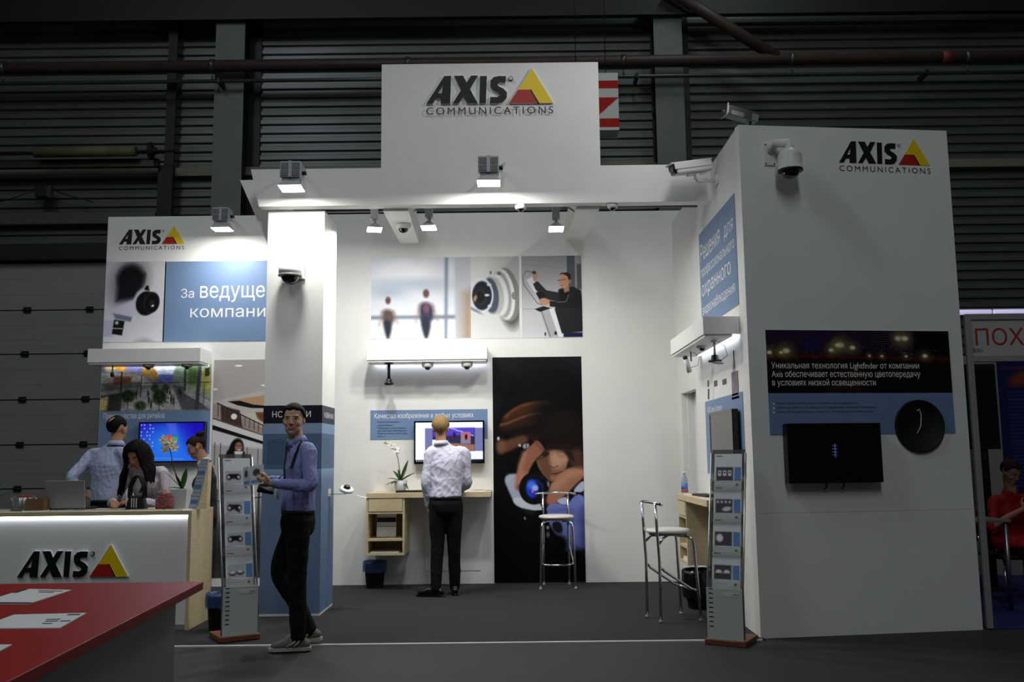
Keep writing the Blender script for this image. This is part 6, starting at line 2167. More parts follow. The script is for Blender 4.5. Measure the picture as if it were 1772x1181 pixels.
# black handbag
c = Vector((PY(235, 880, 8.02).x, 8.04, CZ + 0.0))
t = thing('handbag', 'black handbag with raised strap handles on the counter', 'bag', c)
mbagl = mat('black_leather', (0.04, 0.04, 0.045), 0.5, bump=0.3, bscale=60)
m = MB()
trunc(m, (0, 0, 0.12), 0.13, 0.05, 0.17, 0.09, 0.12)
m.build('bag_body', mbagl, t, True, bevel=0.01)
for y_ in (-0.025, 0.025):
    MB().tube([(-0.065, y_, 0.10), (-0.06, y_, 0.2), (-0.03, y_, 0.27), (0.0, y_, 0.29), (0.03, y_, 0.27), (0.06, y_, 0.2), (0.065, y_, 0.10)], 0.012, 8, flat=0.5).build('handle', mbagl, t, True)
for k in range(3):
    MB().box(-0.03 + k * 0.02, -0.022 + k * 0.02, -0.052, -0.047, 0.02, 0.10).build('tassel', M['offwhite'], t, True)
# leaf of another plant just entering at left
t = thing('leaf_sprig', 'green leaf tip at the left edge above the counter', 'plant', (PY(-14, 846, 8.2).x, 8.2, CZ))
MB().lathe([(0, 0), (0.05, 0), (0.06, 0.09), (0.05, 0.09), (0, 0.08)], (0, 0, 0)).build('pot', M['white'], t, True)
for d in ((0.9, 0, 0.5), (-0.8, 0.2, 0.7), (0.2, 0.5, 0.9)):
    m = MB()
    leaf(m, (0, 0, 0.08), d, 0.2, 0.02, 0.02)
    m.build('leaf', MLEAF, t, True)

# ================================================================ RED COUNTER IN THE FOREGROUND
RZt = 0.97
cr = PZ(352, 1007, RZt)
cn = PZ(12, 1181, RZt)
t = thing('red_counter', 'white counter with a red top in the lower left foreground', 'counter', (-1.8, 2.2, 0))
dirn = (Vector((cn.x, cn.y, 0)) - Vector((cr.x, cr.y, 0)))
near = Vector((cr.x, cr.y, 0)) + dirn * 1.25
poly = [(-3.2, cr.y), (-3.2, near.y), (near.x, near.y), (cr.x, cr.y)]
MB().prism([(p[0], p[1]) for p in poly], (0, 0, RZt), X3, Y3, 0.028).build('red_top', M['red'], t, bevel=0.002)
w2 = PZ(327, 1181, RZt)
off_ = 0.085
poly = [(-3.2, cr.y - off_), (-3.2, near.y + 0.05), (near.x - 0.06, near.y + 0.05), (cr.x - 0.065, cr.y - off_)]
MB().prism([(p[0], p[1]) for p in poly], (0, 0, RZt - 0.028), X3, Y3, RZt - 0.028).build('white_base', mat('white_base_laminate', (0.62, 0.63, 0.63), 0.5, noise=0.03, nscale=5), t)


def quad_sheet(label, pts, stripes, edge=None):
    P = [PZ(x, y, RZt) for x, y in pts]
    t = thing('document', label, 'paper', sum(P, Vector()) / 4)
    ax = (P[1] - P[0])
    c = sum(P, Vector()) / 4
    MB().prism([(p.x, p.y) for p in P], (0, 0, RZt + 0.003), X3, Y3, 0.0025).build('page', M['paper'], t)

    def pt(u, v):
        return P[0].lerp(P[1], u).lerp(P[3].lerp(P[2], u), v)
    for u0, v0, u1, v1 in stripes:
        q4 = [pt(u0, v0), pt(u1, v0), pt(u1, v1), pt(u0, v1)]
        MB().prism([(p.x, p.y) for p in q4], (0, 0, RZt + 0.0036), X3, Y3, 0.0005).build('print', mat('print_dark', (0.14, 0.14, 0.16), 0.6), t)
    if edge:
        q4 = [pt(0, 0.92), pt(1, 0.92), pt(1, 1.0), pt(0, 1.0)]
        MB().prism([(p.x, p.y) for p in q4], (0, 0, RZt + 0.0036), X3, Y3, 0.0005).build('footer_band', mat('print_navy', edge, 0.6), t)


quad_sheet('white document with a dark blue footer lying farthest on red top', [(44, 1021), (124, 1023), (50, 1047), (-40, 1047)], [(0.40, 0.1, 0.9, 0.14), (0.5, 0.2, 0.8, 0.24), (0.0, 0.02, 0.1, 0.3)], (0.16, 0.18, 0.34))
quad_sheet('white document lying second on the red top', [(24, 1066), (150, 1063), (104, 1089), (-40, 1090)], [(0.78, 0.08, 0.95, 0.16), (0.62, 0.42, 0.8, 0.47), (0.66, 0.55, 0.82, 0.6), (0.85, 0.55, 0.98, 0.6), (0.68, 0.7, 0.8, 0.75)])
quad_sheet('corner of a white document nearest the left edge on red top', [(-80, 1119), (21, 1118), (-20, 1140), (-120, 1142)], [(0.6, 0.3, 0.8, 0.4)])

# ================================================================ NEIGHBOUR STAND AT RIGHT
MPOST = mat('anodised_frame', (0.60, 0.60, 0.60), 0.4, 0.25)
t = thing('partition_frame', 'aluminium partition post and fascia frame of the neighbouring stand', 'frame', (3.76, 7.5, 0))
NY = 7.46
xa = PY(1668, 545, NY).x + 0.01
za_, zb_ = PY(1720, 543, NY).z, PY(1720, 626, NY).z
xe = 5.6
MB().box(xa, xa + 0.045, NY, NY + 0.045, 0.008, za_).build('post', MPOST, t, bevel=0.004)
MB().box(xa + 0.045, xe, NY, NY + 0.04, za_ - 0.05, za_).build('top_rail', MPOST, t, bevel=0.003)
MB().box(xa + 0.045, xe, NY, NY + 0.04, zb_, zb_ + 0.05).build('bottom_rail', MPOST, t, bevel=0.003)
MB().box(xe, xe + 0.045, NY, NY + 0.045, 0.008, za_).build('post', MPOST, t)
MB().box(xa + 0.045, xe, NY + 0.012, NY + 0.02, zb_ + 0.05, za_ - 0.05).build('fascia_panel', mat('fascia_grey', (0.66, 0.66, 0.66), 0.5), t)
a = PY(1690, 598, NY)
h_ = PY(1690, 568, NY).z - a.z
its = [('ПОХ', frame3((a.x, NY + 0.011, a.z), X3, Z3), dict(height=h_, bold=0.028))]
lettering('fascia_letters', its, mat('fascia_red', (0.62, 0.13, 0.11), 0.5), t)
a = PY(1676, 611, NY)
lettering('stand_number', [('B201', frame3((a.x + 0.045, NY + 0.011, a.z + 0.006), X3, Z3), dict(height=0.03))], M['dletters'], t)
nb = struct(MB().box(3.74, 8.0, 10.6, 10.66, 0, 2.5), 'wall_neighbour', mat('pale_partition', (0.58, 0.57, 0.55), 0.6))
im = Img(60, 150, (0.13, 0.14, 0.34))
im.ell(0.35, 0.35, .2, .12, (0.55, 0.25, 0.16), .1, -.6)
for k in range(26):
    im.line([(0.15, 0.6 + k * 0.07), (0.95, 0.6 + k * 0.07)], .018, (0.36, 0.40, 0.60), .03, .7)
im.line([(0.1, 0.15), (0.95, 0.12)], .03, (0.5, 0.2, 0.2), .03)
x0_, x1_ = PY(1730, 700, 10.58).x, PY(1790, 700, 10.58).x
t = thing('info_poster', 'dark blue text poster in the neighbouring stand', 'poster', ((x0_ + x1_) / 2, 10.59, 1.0))
raster('print', im, (x0_, 10.59, PY(1750, 625, 10.58).z), (x1_ + 0.4, 10.59, PY(1750, 625, 10.58).z), (x0_, 10.59, PY(1750, 855, 10.58).z), t)
x0_, x1_ = PY(1676, 700, 9.5).x, PY(1727, 700, 9.5).x
t = thing('screen_tower', 'tall black screen stand inside the neighbouring stand', 'screen stand', ((x0_ + x1_) / 2, 9.55, 0))
MB().box(x0_, x1_, 9.5, 9.58, PY(1700, 778, 9.5).z, PY(1700, 630, 9.5).z).build('screen_case', M['matte_black'], t, bevel=0.01)
MB().box(x0_ + 0.02, x1_ - 0.02, 9.497, 9.5, PY(1700, 770, 9.5).z, PY(1700, 640, 9.5).z).build('screen_glass', M['blackgloss'], t)
MB().box((x0_ + x1_) / 2 - 0.03, (x0_ + x1_) / 2 + 0.03, 9.53, 9.58, 0.03, PY(1700, 778, 9.5).z).build('pole', M['matte_black'], t)
MB().box(x0_, x1_, 9.4, 9.7, 0.008, 0.03).build('foot', M['matte_black'], t)
# small table
c = PY(1715, 898, 8.4)
t = thing('side_table', 'small grey table before the woman in red', 'table', (c.x - 0.1, 8.45, 0.008))
MB().box(c.x - 0.35, c.x + 0.1, 8.25, 8.7, c.z - 0.025, c.z).build('table_top', mat('table_grey', (0.45, 0.45, 0.45), 0.5), t, bevel=0.004)
for dx in (-0.32, 0.06):
    for dy in (8.28, 8.66):
        MB().cyl((c.x + dx, dy, 0.008), (c.x + dx, dy, c.z - 0.025), 0.02, n=12).build('leg', M['alu'], t)
# fluorescent tubes high behind the neighbour
a = PY(1655, 541, 11.6)
t = thing('fluorescent_tube', 'pale violet fluorescent tubes behind the neighbouring fascia', 'lamp', (a.x + 1, 11.6, a.z))
for k in range(2):
    xx = a.x - 0.1 + k * 0.58
    MB().cyl((xx, 11.6, a.z), (xx + 0.54, 11.6, a.z), 0.032, n=12).build('tube', mat('fluor_tube', (0.8, 0.78, 0.95), 0.4, emit=0.6, emit_col=(0.86, 0.84, 1.0)), t)
    MB().box(xx - 0.02, xx + 0.56, 11.62, 11.7, a.z - 0.03, a.z + 0.05).build('fitting', M['grey'], t)
# ================================================================ PEOPLE
def remeshed(mb, voxel, smooth=3, factor=0.5):
    me = bpy.data.meshes.new('tmp')
    me.from_pydata(mb.v, [], mb.f)
    ob = bpy.data.objects.new('tmp', me)
    COL.objects.link(ob)
    r = ob.modifiers.new('r', 'REMESH')
    r.mode = 'VOXEL'
    r.voxel_size = voxel
    if smooth:
        sm = ob.modifiers.new('s', 'SMOOTH')
        sm.iterations = smooth
        sm.factor = factor
    dg = bpy.context.evaluated_depsgraph_get()
    m2 = bpy.data.meshes.new_from_object(ob.evaluated_get(dg))
    nv = len(m2.vertices)
    V = np.empty(nv * 3)
    m2.vertices.foreach_get('co', V)
    N = np.empty(nv * 3)
    m2.vertices.foreach_get('normal', N)
    nl = len(m2.loops)
    Lp = np.empty(nl, dtype=np.int32)
    m2.loops.foreach_get('vertex_index', Lp)
    ls = np.empty(len(m2.polygons), dtype=np.int32)
    m2.polygons.foreach_get('loop_start', ls)
    bpy.data.objects.remove(ob)
    bpy.data.meshes.remove(me)
    bpy.data.meshes.remove(m2)
    return V.reshape(-1, 3), N.reshape(-1, 3), Lp, ls


def np_mesh(name, V, Lp, ls, mat_, parent, cols=None):
    lo, hi = V.min(0), V.max(0)
    loc = (lo + hi) / 2
    me = bpy.data.meshes.new(name)
    me.vertices.add(len(V))
    me.vertices.foreach_set('co', (V - loc).ravel())
    me.loops.add(len(Lp))
    me.loops.foreach_set('vertex_index', Lp)
    me.polygons.add(len(ls))
    me.polygons.foreach_set('loop_start', ls)
    me.update(calc_edges=True)
    me.polygons.foreach_set('use_smooth', np.ones(len(ls), bool))
    if cols is not None:
        c = np.where(cols <= 0.04045, cols / 12.92, ((cols + 0.055) / 1.055) ** 2.4)
        ca = me.color_attributes.new('Col', 'FLOAT_COLOR', 'POINT')
        ca.data.foreach_set('color', np.hstack([c, np.ones((len(c), 1))]).ravel())
    me.materials.append(mat_)
    me.validate()
    o = bpy.data.objects.new(name, me)
    COL.objects.link(o)
    o.location = loc
    o.parent = parent
    return o


def folds(V, N, amp, freq, seed, aniso=(1, 1, 1)):
    r = np.random.default_rng(seed)
    d = np.zeros(len(V))
    for k in range(7):
        kv = r.normal(size=3) * np.array(aniso)
        kv = kv / np.linalg.norm(kv) * freq * (0.6 + r.random() * 1.1)
        ph = r.random() * 6.28
        s_ = np.sin(V @ kv + ph + 1.3 * np.sin(V @ (r.normal(size=3) * freq * 0.4)))
        d += (1 - np.abs(s_)) ** 2 - 0.4
    return V + N * (amp * d / 2.2)[:, None]


def smooth_path(pts, rad, n=5):
    P = [Vector(p) for p in pts]
    out, ro = [], []
    rr2 = [(r if hasattr(r, '__len__') else (r, r)) for r in rad]
    for i in range(len(P) - 1):
        p0, p1, p2, p3 = P[max(i - 1, 0)], P[i], P[i + 1], P[min(i + 2, len(P) - 1)]
        for k in range(n):
            t = k / n
            q = 0.5 * ((2 * p1) + (p2 - p0) * t + (2 * p0 - 5 * p1 + 4 * p2 - p3) * t * t + (3 * p1 - p0 - 3 * p2 + p3) * t ** 3)
            out.append(q)
            ro.append((rr2[i][0] * (1 - t) + rr2[i + 1][0] * t, rr2[i][1] * (1 - t) + rr2[i + 1][1] * t))
    out.append(P[-1])
    ro.append(rr2[-1])
    return out, ro


def limb(mb, pts, rad, n=14, ref=None, ends=True, sub=5):
    o, r = smooth_path(pts, rad, sub)
    mb.tube(o, r, n, ref=ref)
    if ends:
        for p, q in ((o[0], r[0]), (o[-1], r[-1])):
            mb.ell(p, min(q), min(q), min(q), 12, 8)


def hand(mb, W, d, n_, thumb, s=1.0, curl=0.5, spread=0.0):
    """W wrist, d towards fingers, n_ out of the palm, thumb: direction of thumb side"""
    W, d = Vector(W), Vector(d).normalized()
    n_ = Vector(n_)
    n_ = (n_ - d * n_.dot(d)).normalized()
    th = Vector(thumb)
    th = (th - d * th.dot(d) - n_ * th.dot(n_)).normalized()
    mb.tube([W - d * 0.02 * s, W + d * 0.015 * s, W + d * 0.05 * s, W + d * 0.088 * s], [(0.026 * s, 0.020 * s), (0.030 * s, 0.019 * s), (0.040 * s, 0.017 * s), (0.038 * s, 0.014 * s)], 14, ref=th)
    for k, (off, L) in enumerate(((0.029, 0.070), (0.010, 0.080), (-0.010, 0.075), (-0.028, 0.060))):
        b = W + d * 0.080 * s + th * off * s
        dd = (d + th * off * spread * 8).normalized()
        pts = [b - dd * 0.01 * s]
        a = 0.15
        p = b
        for sg, fr in enumerate((0.42, 0.32, 0.26)):
            a += curl * (0.7 if sg == 0 else 1.0)
            p = p + (dd * math.cos(a) + n_ * math.sin(a)) * L * s * fr * 1.0
            pts.append(p)
        limb(mb, pts, [0.0095 * s, 0.009 * s, 0.0085 * s, 0.0072 * s], 10, sub=3)
    b = W + d * 0.022 * s + th * 0.030 * s
    pts = [b, b + (th * 0.75 + d * 0.6 + n_ * 0.25).normalized() * 0.036 * s]
    pts.append(pts[-1] + (d * 0.9 + th * 0.25 + n_ * 0.35).normalized() * 0.030 * s)
    pts.append(pts[-1] + (d * 0.9 + n_ * 0.45).normalized() * 0.024 * s)
    limb(mb, pts, [0.014 * s, 0.0115 * s, 0.010 * s, 0.008 * s], 10, sub=3)


def head_frame(c, F, roll=0.0):
    F = Vector(F).normalized()
    Lt = Z3.cross(F).normalized()
    U = F.cross(Lt).normalized()
    if roll:
        q = Matrix.Rotation(roll, 3, F)
        Lt, U = q @ Lt, q @ U
    return Vector(c), Lt, F, U        # x = person's left, y = forward, z = up


def head_prims(mb, hf, s=1.0, fem=False):
    c, Lt, F, U = hf
    m = Matrix((Lt, F, U)).transposed()

    def E(x, y, z, rx, ry, rz):
        mb.ell(c + m @ Vector((x, y, z)) * s, rx * s, ry * s, rz * s, 18, 12, mtx=m)
    E(0, -0.014, 0.034, 0.076, 0.097, 0.084)
    E(0, 0.022, -0.008, 0.069, 0.066, 0.088)
    E(0, 0.028, -0.066, 0.060 if not fem else 0.050, 0.052, 0.048)
    E(0, 0.064, -0.096, 0.026, 0.022, 0.020)
    E(0, 0.066, 0.022, 0.052, 0.022, 0.016)
    for sx in (-1, 1):
        E(sx * 0.040, 0.052, -0.028, 0.022, 0.026, 0.024)
        E(sx * 0.077, -0.010, -0.010, 0.008, 0.017, 0.028)
        E(sx * 0.012, 0.090, -0.033, 0.0085, 0.009, 0.007)
    nb = [c + m @ Vector(p) * s for p in ((0, 0.080, 0.020), (0, 0.091, -0.010), (0, 0.101, -0.029))]
    mb.tube(nb, [0.009 * s, 0.0105 * s, 0.0125 * s], 10)
    E(0, 0.103, -0.031, 0.0120, 0.009, 0.009)
    E(0, 0.074, -0.052, 0.028, 0.014, 0.014)
    E(0, 0.080, -0.060, 0.025, 0.013, 0.0065)
    E(0, 0.079, -0.072, 0.022, 0.014, 0.0075)
    return m


def paint_head(V, cols, hf, s, skin, brow, stubble=0.0):
    c, Lt, F, U = hf
    R = np.array([list(Lt), list(F), list(U)])
    P = (V - np.array(c)) @ R.T / s
    x, y, z = P[:, 0], P[:, 1], P[:, 2]
    inh = (np.abs(x) < 0.1) & (y > 0.03) & (np.abs(z) < 0.13)

    def mix(mask, col):
        mk = (np.clip(mask, 0, 1) * inh)[:, None]
        cols[:] = cols * (1 - mk) + np.array(col) * mk

    def g(cx, cz, rx, rz, soft=1.0):
        d = np.sqrt(((x - cx) / rx) ** 2 + ((z - cz) / rz) ** 2)
        return np.clip((1.25 - d) / 0.5 * soft, 0, 1)
    if stubble:
        mix(stubble * g(0, -0.075, 0.05, 0.04) * (y > 0.0), tuple(v * 0.72 for v in skin))
    ck = tuple(min(1, a * b) for a, b in zip(skin, (1.06, 0.93, 0.92)))
    for sx in (-1, 1):
        mix(0.5 * g(sx * 0.04, -0.03, 0.022, 0.018), ck)
        mix(0.5 * g(sx * 0.031, 0.004, 0.019, 0.010), tuple(v * 0.85 for v in skin))
        mix(g(sx * 0.031, 0.003, 0.0140, 0.0065), (0.72, 0.69, 0.67))
        mix(g(sx * 0.031, 0.003, 0.0058, 0.0058), (0.16, 0.13, 0.11))
        mix(0.85 * g(sx * 0.031, 0.0085, 0.015, 0.0025), (0.12, 0.09, 0.08))
        bz = 0.023 + 0.0
        mix(g(sx * 0.033, bz, 0.020, 0.0042), brow)
    mix(0.85 * g(0, -0.0605, 0.022, 0.0055), tuple(a * b for a, b in zip(skin, (0.95, 0.74, 0.72))))
    mix(0.85 * g(0, -0.071, 0.018, 0.0055), tuple(a * b for a, b in zip(skin, (0.97, 0.76, 0.74))))
    mix(0.9 * g(0, -0.0658, 0.022, 0.0016), tuple(a * b for a, b in zip(skin, (0.62, 0.42, 0.40))))
    return cols


def hair_cap(hf, s, mode, thick=0.012, seed=1, rough=0.0011):
    """closed shell over the skull; sinks into the head where there is no hair"""
    c, Lt, F, U = hf
    n, k = 72, 44
    vs, fs = [], []
    r_ = np.random.default_rng(seed)
    ph = r_.random(6) * 6.28
    for i in range(k + 1):
        el = math.pi / 2 - math.pi * i / k            # +90 top .. -90
        for j in range(n):
            az = 2 * math.pi * j / n                   # 0 = forward, pi = back
            d = Vector((math.sin(az) * math.cos(el), math.cos(az) * math.cos(el), math.sin(el)))
            ca = math.cos(az)
            eld = math.degrees(el)
            az_ = abs(math.degrees(az if az <= math.pi else 2 * math.pi - az))
            # hairline elevation by azimuth
            if az_ < 50:
                hl = 28 + 3 * math.sin(az * 7 + ph[3])
            elif az_ < 80:
                hl = 28 - (az_ - 50) / 30 * 40
            elif az_ < 112:
                hl = -12 + (16 if az_ > 90 else 0)
            else:
                hl = 4 - (az_ - 112) / 40 * 60
            hl = max(hl, -52)
            f = max(0.0, min(1.0, (eld - hl) / 7 + 0.5))
            if mode == 'ring':
                # bald crown
                bd = Vector((0.30, -0.62, 0.72)).normalized()
                ang = math.degrees(math.acos(max(-1, min(1, d.dot(bd)))))
                f *= max(0.0, min(1.0, (ang - 27) / 8 + 0.5))
                if az_ < 75:
                    f *= max(0.0, min(1.0, (20 - eld) / 8 + 0.5))
            th = thick
            if mode == 'short' and az_ < 70:
                th = thick * 1.25
            if mode == 'ring':
                th = thick * 0.8
            wob = rough * (math.sin(az * 23 + ph[0] + el * 5) + math.sin(az * 37 + ph[1]) * 0.6 + math.sin(el * 31 + az * 9 + ph[2]) * 0.7)
            base = Vector((d.x * 0.0765, d.y * 0.0975, d.z * 0.0845))
            rad = base * (0.86 + 0.14 * f) + d * (th + wob) * f
            q = Vector((0, -0.014, 0.034)) + rad
            vs.append(c + (Lt * q.x + F * q.y + U * q.z) * s)
    for i in range(k):
        for j in range(n):
            j2 = (j + 1) % n
            fs.append((i * n + j, (i + 1) * n + j, (i + 1) * n + j2, i * n + j2))
    mb = MB()
    mb.add(vs, fs, 0, True)
    return mb


def shoe(parent, ank, toe_dir, s, mats, sneaker=False, pitch=0.0):
    """ank: ankle joint; toe_dir: horizontal toe direction"""
    d = Vector(toe_dir).normalized()
    sd = Z3.cross(d)
    g = Vector((ank[0], ank[1], 0)) + Z3 * (ank[2] - 0.09 * s)
    q = Matrix.Rotation(pitch, 3, sd)

    def P(a, b, z):
        return g + q @ (d * a * s + sd * b * s + Z3 * z * s)
    m = MB()
    limb(m, [P(-0.055, 0, 0.045), P(0.0, 0, 0.052), P(0.07, 0, 0.050), P(0.13, 0, 0.040), P(0.175, 0, 0.034)], [(0.036, 0.042), (0.038, 0.050), (0.042, 0.045), (0.046, 0.034), (0.038, 0.024)], 16, ref=sd)
    limb(m, [P(-0.015, 0, 0.05), P(-0.01, 0, 0.10)], [0.040 * s, 0.043 * s], 14, ref=sd)
    V, N, Lp, ls = remeshed(m, 0.006, 3)
    gz = np.array(g)
    up_ = np.array(q @ Z3)
    h = (V - gz) @ up_
    V = V + np.outer(np.maximum(0, 0.014 * s - h), up_)
    sh = np_mesh('shoe', V, Lp, ls, mats[0], parent)
    # sole
    m = MB()
    prof = [(-0.095, 0.012), (-0.09, 0.026), (-0.06, 0.038), (0.0, 0.036), (0.07, 0.041), (0.12, 0.047), (0.17, 0.043), (0.205, 0.026), (0.214, 0.008)]
    L_ = [(a, b) for a, b in prof] + [(a, -b) for a, b in reversed(prof)]
    h0, h1 = (0.0, 0.026 if sneaker else 0.016)
    vs = [P(a, b, h0) for a, b in L_] + [P(a, b, h1) for a, b in L_]
    n = len(L_)
    m.add(vs, [tuple(reversed(range(n))), tuple(range(n, 2 * n))] + [(i, (i + 1) % n, n + (i + 1) % n, n + i) for i in range(n)])
    def sub(mm, nm, **kw):
        off = np.array(sh.location)
        mm.v = [tuple(np.array(v_) - off) for v_ in mm.v]
        return mm.build(nm, mats[1], sh, True, **kw)
    so = sub(m, 'sole', bevel=0.003)
    if sneaker:
        for b in (-1, 1):
            for a0, a1 in ((0.05, 0.0), (0.0, -0.02)):
                m = MB().tube([P(a0 + 0.03, b * 0.043, 0.03), P((a0 + a1) / 2 + 0.012, b * 0.050, 0.055), P(a1 + 0.0, b * 0.045, 0.082)], [(0.008, 0.003)] * 3, 8, ref=d)
                sub(m, 'stripe')
        for k in range(4):
            m = MB().tube([P(0.055 + k * 0.022, -0.028, 0.080 - k * 0.009), P(0.055 + k * 0.022, 0, 0.092 - k * 0.009), P(0.055 + k * 0.022, 0.028, 0.080 - k * 0.009)], 0.0045, 6)
            sub(m, 'lace')
    return sh


def clothes_torso(mb, rings, Lref):
    pts = [r[0] for r in rings]
    rad = [(r[1], r[2]) for r in rings]
    o, r = smooth_path(pts, rad, 4)
    mb.tube(o, r, 28, ref=Lref)


def person(label, base, s, skin, hairm, spec, vox=0.006):
    """spec carries joints in metres relative to base (unscaled axes: x right, y away, z up)"""
    B = Vector(base)
    t = thing('person', label, 'person', base)
    A = {k: B * 0 + Vector(v) for k, v in spec['J'].items()}       # local joints
    Lc, Fc = Vector(spec['Lc']).normalized(), Vector(spec['Fc']).normalized()
    Lh = Vector(spec.get('Lh', spec['Lc'])).normalized()
    fem = spec.get('fem', False)
    k_ = 0.90 if fem else 1.0
    pel, chest, neck, hc = A['pelvis'], A['chest'], A['neck'], A['head']
    hs = s * (0.95 if fem else 1.0) * spec.get('hscale', 1.0)
    hf = head_frame(hc, spec['Fhead'], spec.get('hroll', 0))
    up = (neck - chest).normalized()
    sp = (chest - pel)
    # --- body (continuous)
    mb = MB()
    head_prims(mb, hf, hs, fem)
    jaw = hc - hf[2] * 0.012 - hf[3] * 0.055 * s
    limb(mb, [chest, neck - up * 0.03, neck, jaw], [(0.10 * s * k_, 0.08 * s), (0.075 * s * k_, 0.062 * s), (0.058 * s * k_, 0.060 * s), (0.050 * s * k_, 0.054 * s)], 18, ref=Lc)
    limb(mb, [pel - Z3 * 0.05, pel, pel + sp * 0.45, chest, chest + up * 0.08], [(0.13 * s, 0.09 * s), (0.135 * s, 0.09 * s), (0.12 * s * k_, 0.085 * s), (0.14 * s * k_, 0.09 * s), (0.12 * s * k_, 0.07 * s)], 22, ref=Lc)
    for side in 'LR':
        if 'sh' + side in A:
            sh, el, wr = A['sh' + side], A['el' + side], A['wr' + side]
            limb(mb, [chest + up * 0.03, sh, (sh + el) / 2, el, (el + wr) / 2, wr], [0.05 * s, 0.045 * s * k_, 0.040 * s * k_, 0.035 * s * k_, 0.033 * s * k_, 0.024 * s * k_])
            hd_ = spec.get('hand' + side)
            if hd_:
                hand(mb, wr, hd_[0], hd_[1], hd_[2], s * (0.9 if fem else 1.0), hd_[3])
        if 'kn' + side in A:
            sgn = 1 if side == 'L' else -1
            hp = pel + Lh * sgn * 0.085 * s - Z3 * 0.03
            kn, an = A['kn' + side], A['an' + side]
            limb(mb, [hp, (hp + kn) / 2, kn, (kn + an) / 2, an, an - Z3 * 0.03], [0.07 * s, 0.062 * s, 0.048 * s, 0.045 * s, 0.033 * s, 0.035 * s])
    V, N, Lp, ls = remeshed(mb, vox, 2, 0.45)
    cols = np.tile(np.array(skin), (len(V), 1))
    rn = np.random.default_rng(3)
    tint = 1 + 0.04 * np.sin(V @ np.array([31., 17., 23.])) * np.sin(V @ np.array([-13., 29., 11.]))
    cols = np.clip(cols * tint[:, None], 0, 1)
    cols = paint_head(V, cols, hf, hs, skin, spec.get('brow', (0.2, 0.14, 0.1)), spec.get('stubble', 0))
    np_mesh('body', V, Lp, ls, mat('skin', (1, 1, 1), 0.6, attr='Col', spec=0.15), t, cols)
    # --- shirt / jacket
    W0 = spec.get('girth', 1.0)
    mb = MB()
    hem = pel + Z3 * spec.get('hem', 0.02)
    g = s * k_ * W0
    b_ = spec.get('bust', 0.0)
    F0 = Fc * b_
    rings = [(hem, 0.168 * g, 0.129 * g), (hem + Z3 * 0.035, 0.170 * g, 0.130 * g), (pel + sp * 0.34, 0.162 * g, 0.122 * g), (pel + sp * 0.6, 0.160 * g, 0.118 * g), (pel + sp * 0.85 + F0, 0.172 * g, 0.122 * g + b_), (chest + F0 * 0.6, 0.178 * g, 0.118 * g + b_ * 0.5),
             (chest + up * 0.07, 0.165 * g, 0.100 * g), (chest + (neck - chest) * 0.80, 0.105 * g, 0.078 * g), (neck + up * 0.012, 0.068 * s * k_, 0.070 * s)]
    clothes_torso(mb, rings, Lc)
    for side in 'LR':
        if 'sh' + side in A:
            sh, el, wr = A['sh' + side], A['el' + side], A['wr' + side]
            ft = spec.get('sleeve', 1.0) * s * k_
            e_ = el + (wr - el) * spec.get('sleeve_len', 0.93)
            limb(mb, [chest + up * 0.05 + (sh - chest) * 0.55, sh, sh + (el - sh) * 0.5, el, el + (e_ - el) * 0.5, e_], [0.066 * ft, 0.066 * ft, 0.060 * ft, 0.054 * ft, 0.049 * ft, 0.040 * ft])
    V, N, Lp, ls = remeshed(mb, vox * 1.15, 5)
    V = folds(V, N, spec.get('fold', 0.006), 26, spec.get('seed', 1), (1, 1, 0.7))
    V = folds(V, N, spec.get('fold', 0.006) * 0.5, 55, spec.get('seed', 1) + 9, (1, 1, 0.5))
    top = np_mesh(spec.get('top_name', 'shirt'), V, Lp, ls, spec['top'], t)
    # collar
    if spec.get('collar', True):
        m = MB()
        cup = (jaw - neck).normalized()
        n = 26
        vs = []
        Lx = (Lc - cup * Lc.dot(cup)).normalized()
        Fx = Lx.cross(cup)
        if Fx.dot(Fc) < 0:
            Fx = -Fx
        for i in range(n + 1):
            a = math.radians(18 + 324 * i / n)           # open at the front
            dirv = Fx * math.cos(a) + Lx * math.sin(a)
            front = max(0, math.cos(a))
            rr0 = 0.071 * s * k_
            hi_ = neck + cup * (0.034 * s) + dirv * rr0 * 0.98 - cup * 0.012 * front
            lo_ = neck - cup * (0.016 * s) + dirv * (rr0 * 1.22) - cup * 0.035 * front * s + dirv * 0.012 * front
            in_ = neck - cup * 0.01 + dirv * rr0 * 0.9
            vs += [lo_, hi_, hi_ - dirv * 0.004, in_]
        fs = []
        for i in range(n):
            for e in range(4):
                fs.append((i * 4 + e, (i + 1) * 4 + e, (i + 1) * 4 + (e + 1) % 4, i * 4 + (e + 1) % 4))
        fs += [(0, 1, 2, 3), (n * 4 + 3, n * 4 + 2, n * 4 + 1, n * 4)]
        m.add(vs, fs, 0, True)
        m.build('collar', spec.get('collar_mat', spec['top']), t, True)
    # --- trousers
    if 'bottom' in spec:
        mb = MB()
        clothes_torso(mb, [(pel + Z3 * 0.07, 0.142 * g, 0.106 * g), (pel + Z3 * 0.03, 0.155 * g, 0.118 * g), (pel - Z3 * 0.04, 0.172 * g, 0.132 * g), (pel - Z3 * 0.11, 0.160 * g, 0.125 * g), (pel - Z3 * 0.15, 0.12 * g, 0.10 * g)], Lh)
        for side, sgn in (('L', 1), ('R', -1)):
            if 'kn' + side not in A:
                continue
            hp = pel + Lh * sgn * 0.085 * s - Z3 * 0.03
            kn, an = A['kn' + side], A['an' + side]
            limb(mb, [hp, hp + (kn - hp) * 0.35, kn, kn + (an - kn) * 0.55, an + (kn - an) * 0.02 - Z3 * 0.015], [0.094 * g, 0.092 * g, 0.071 * g, 0.064 * g, 0.058 * g], ref=Lh)
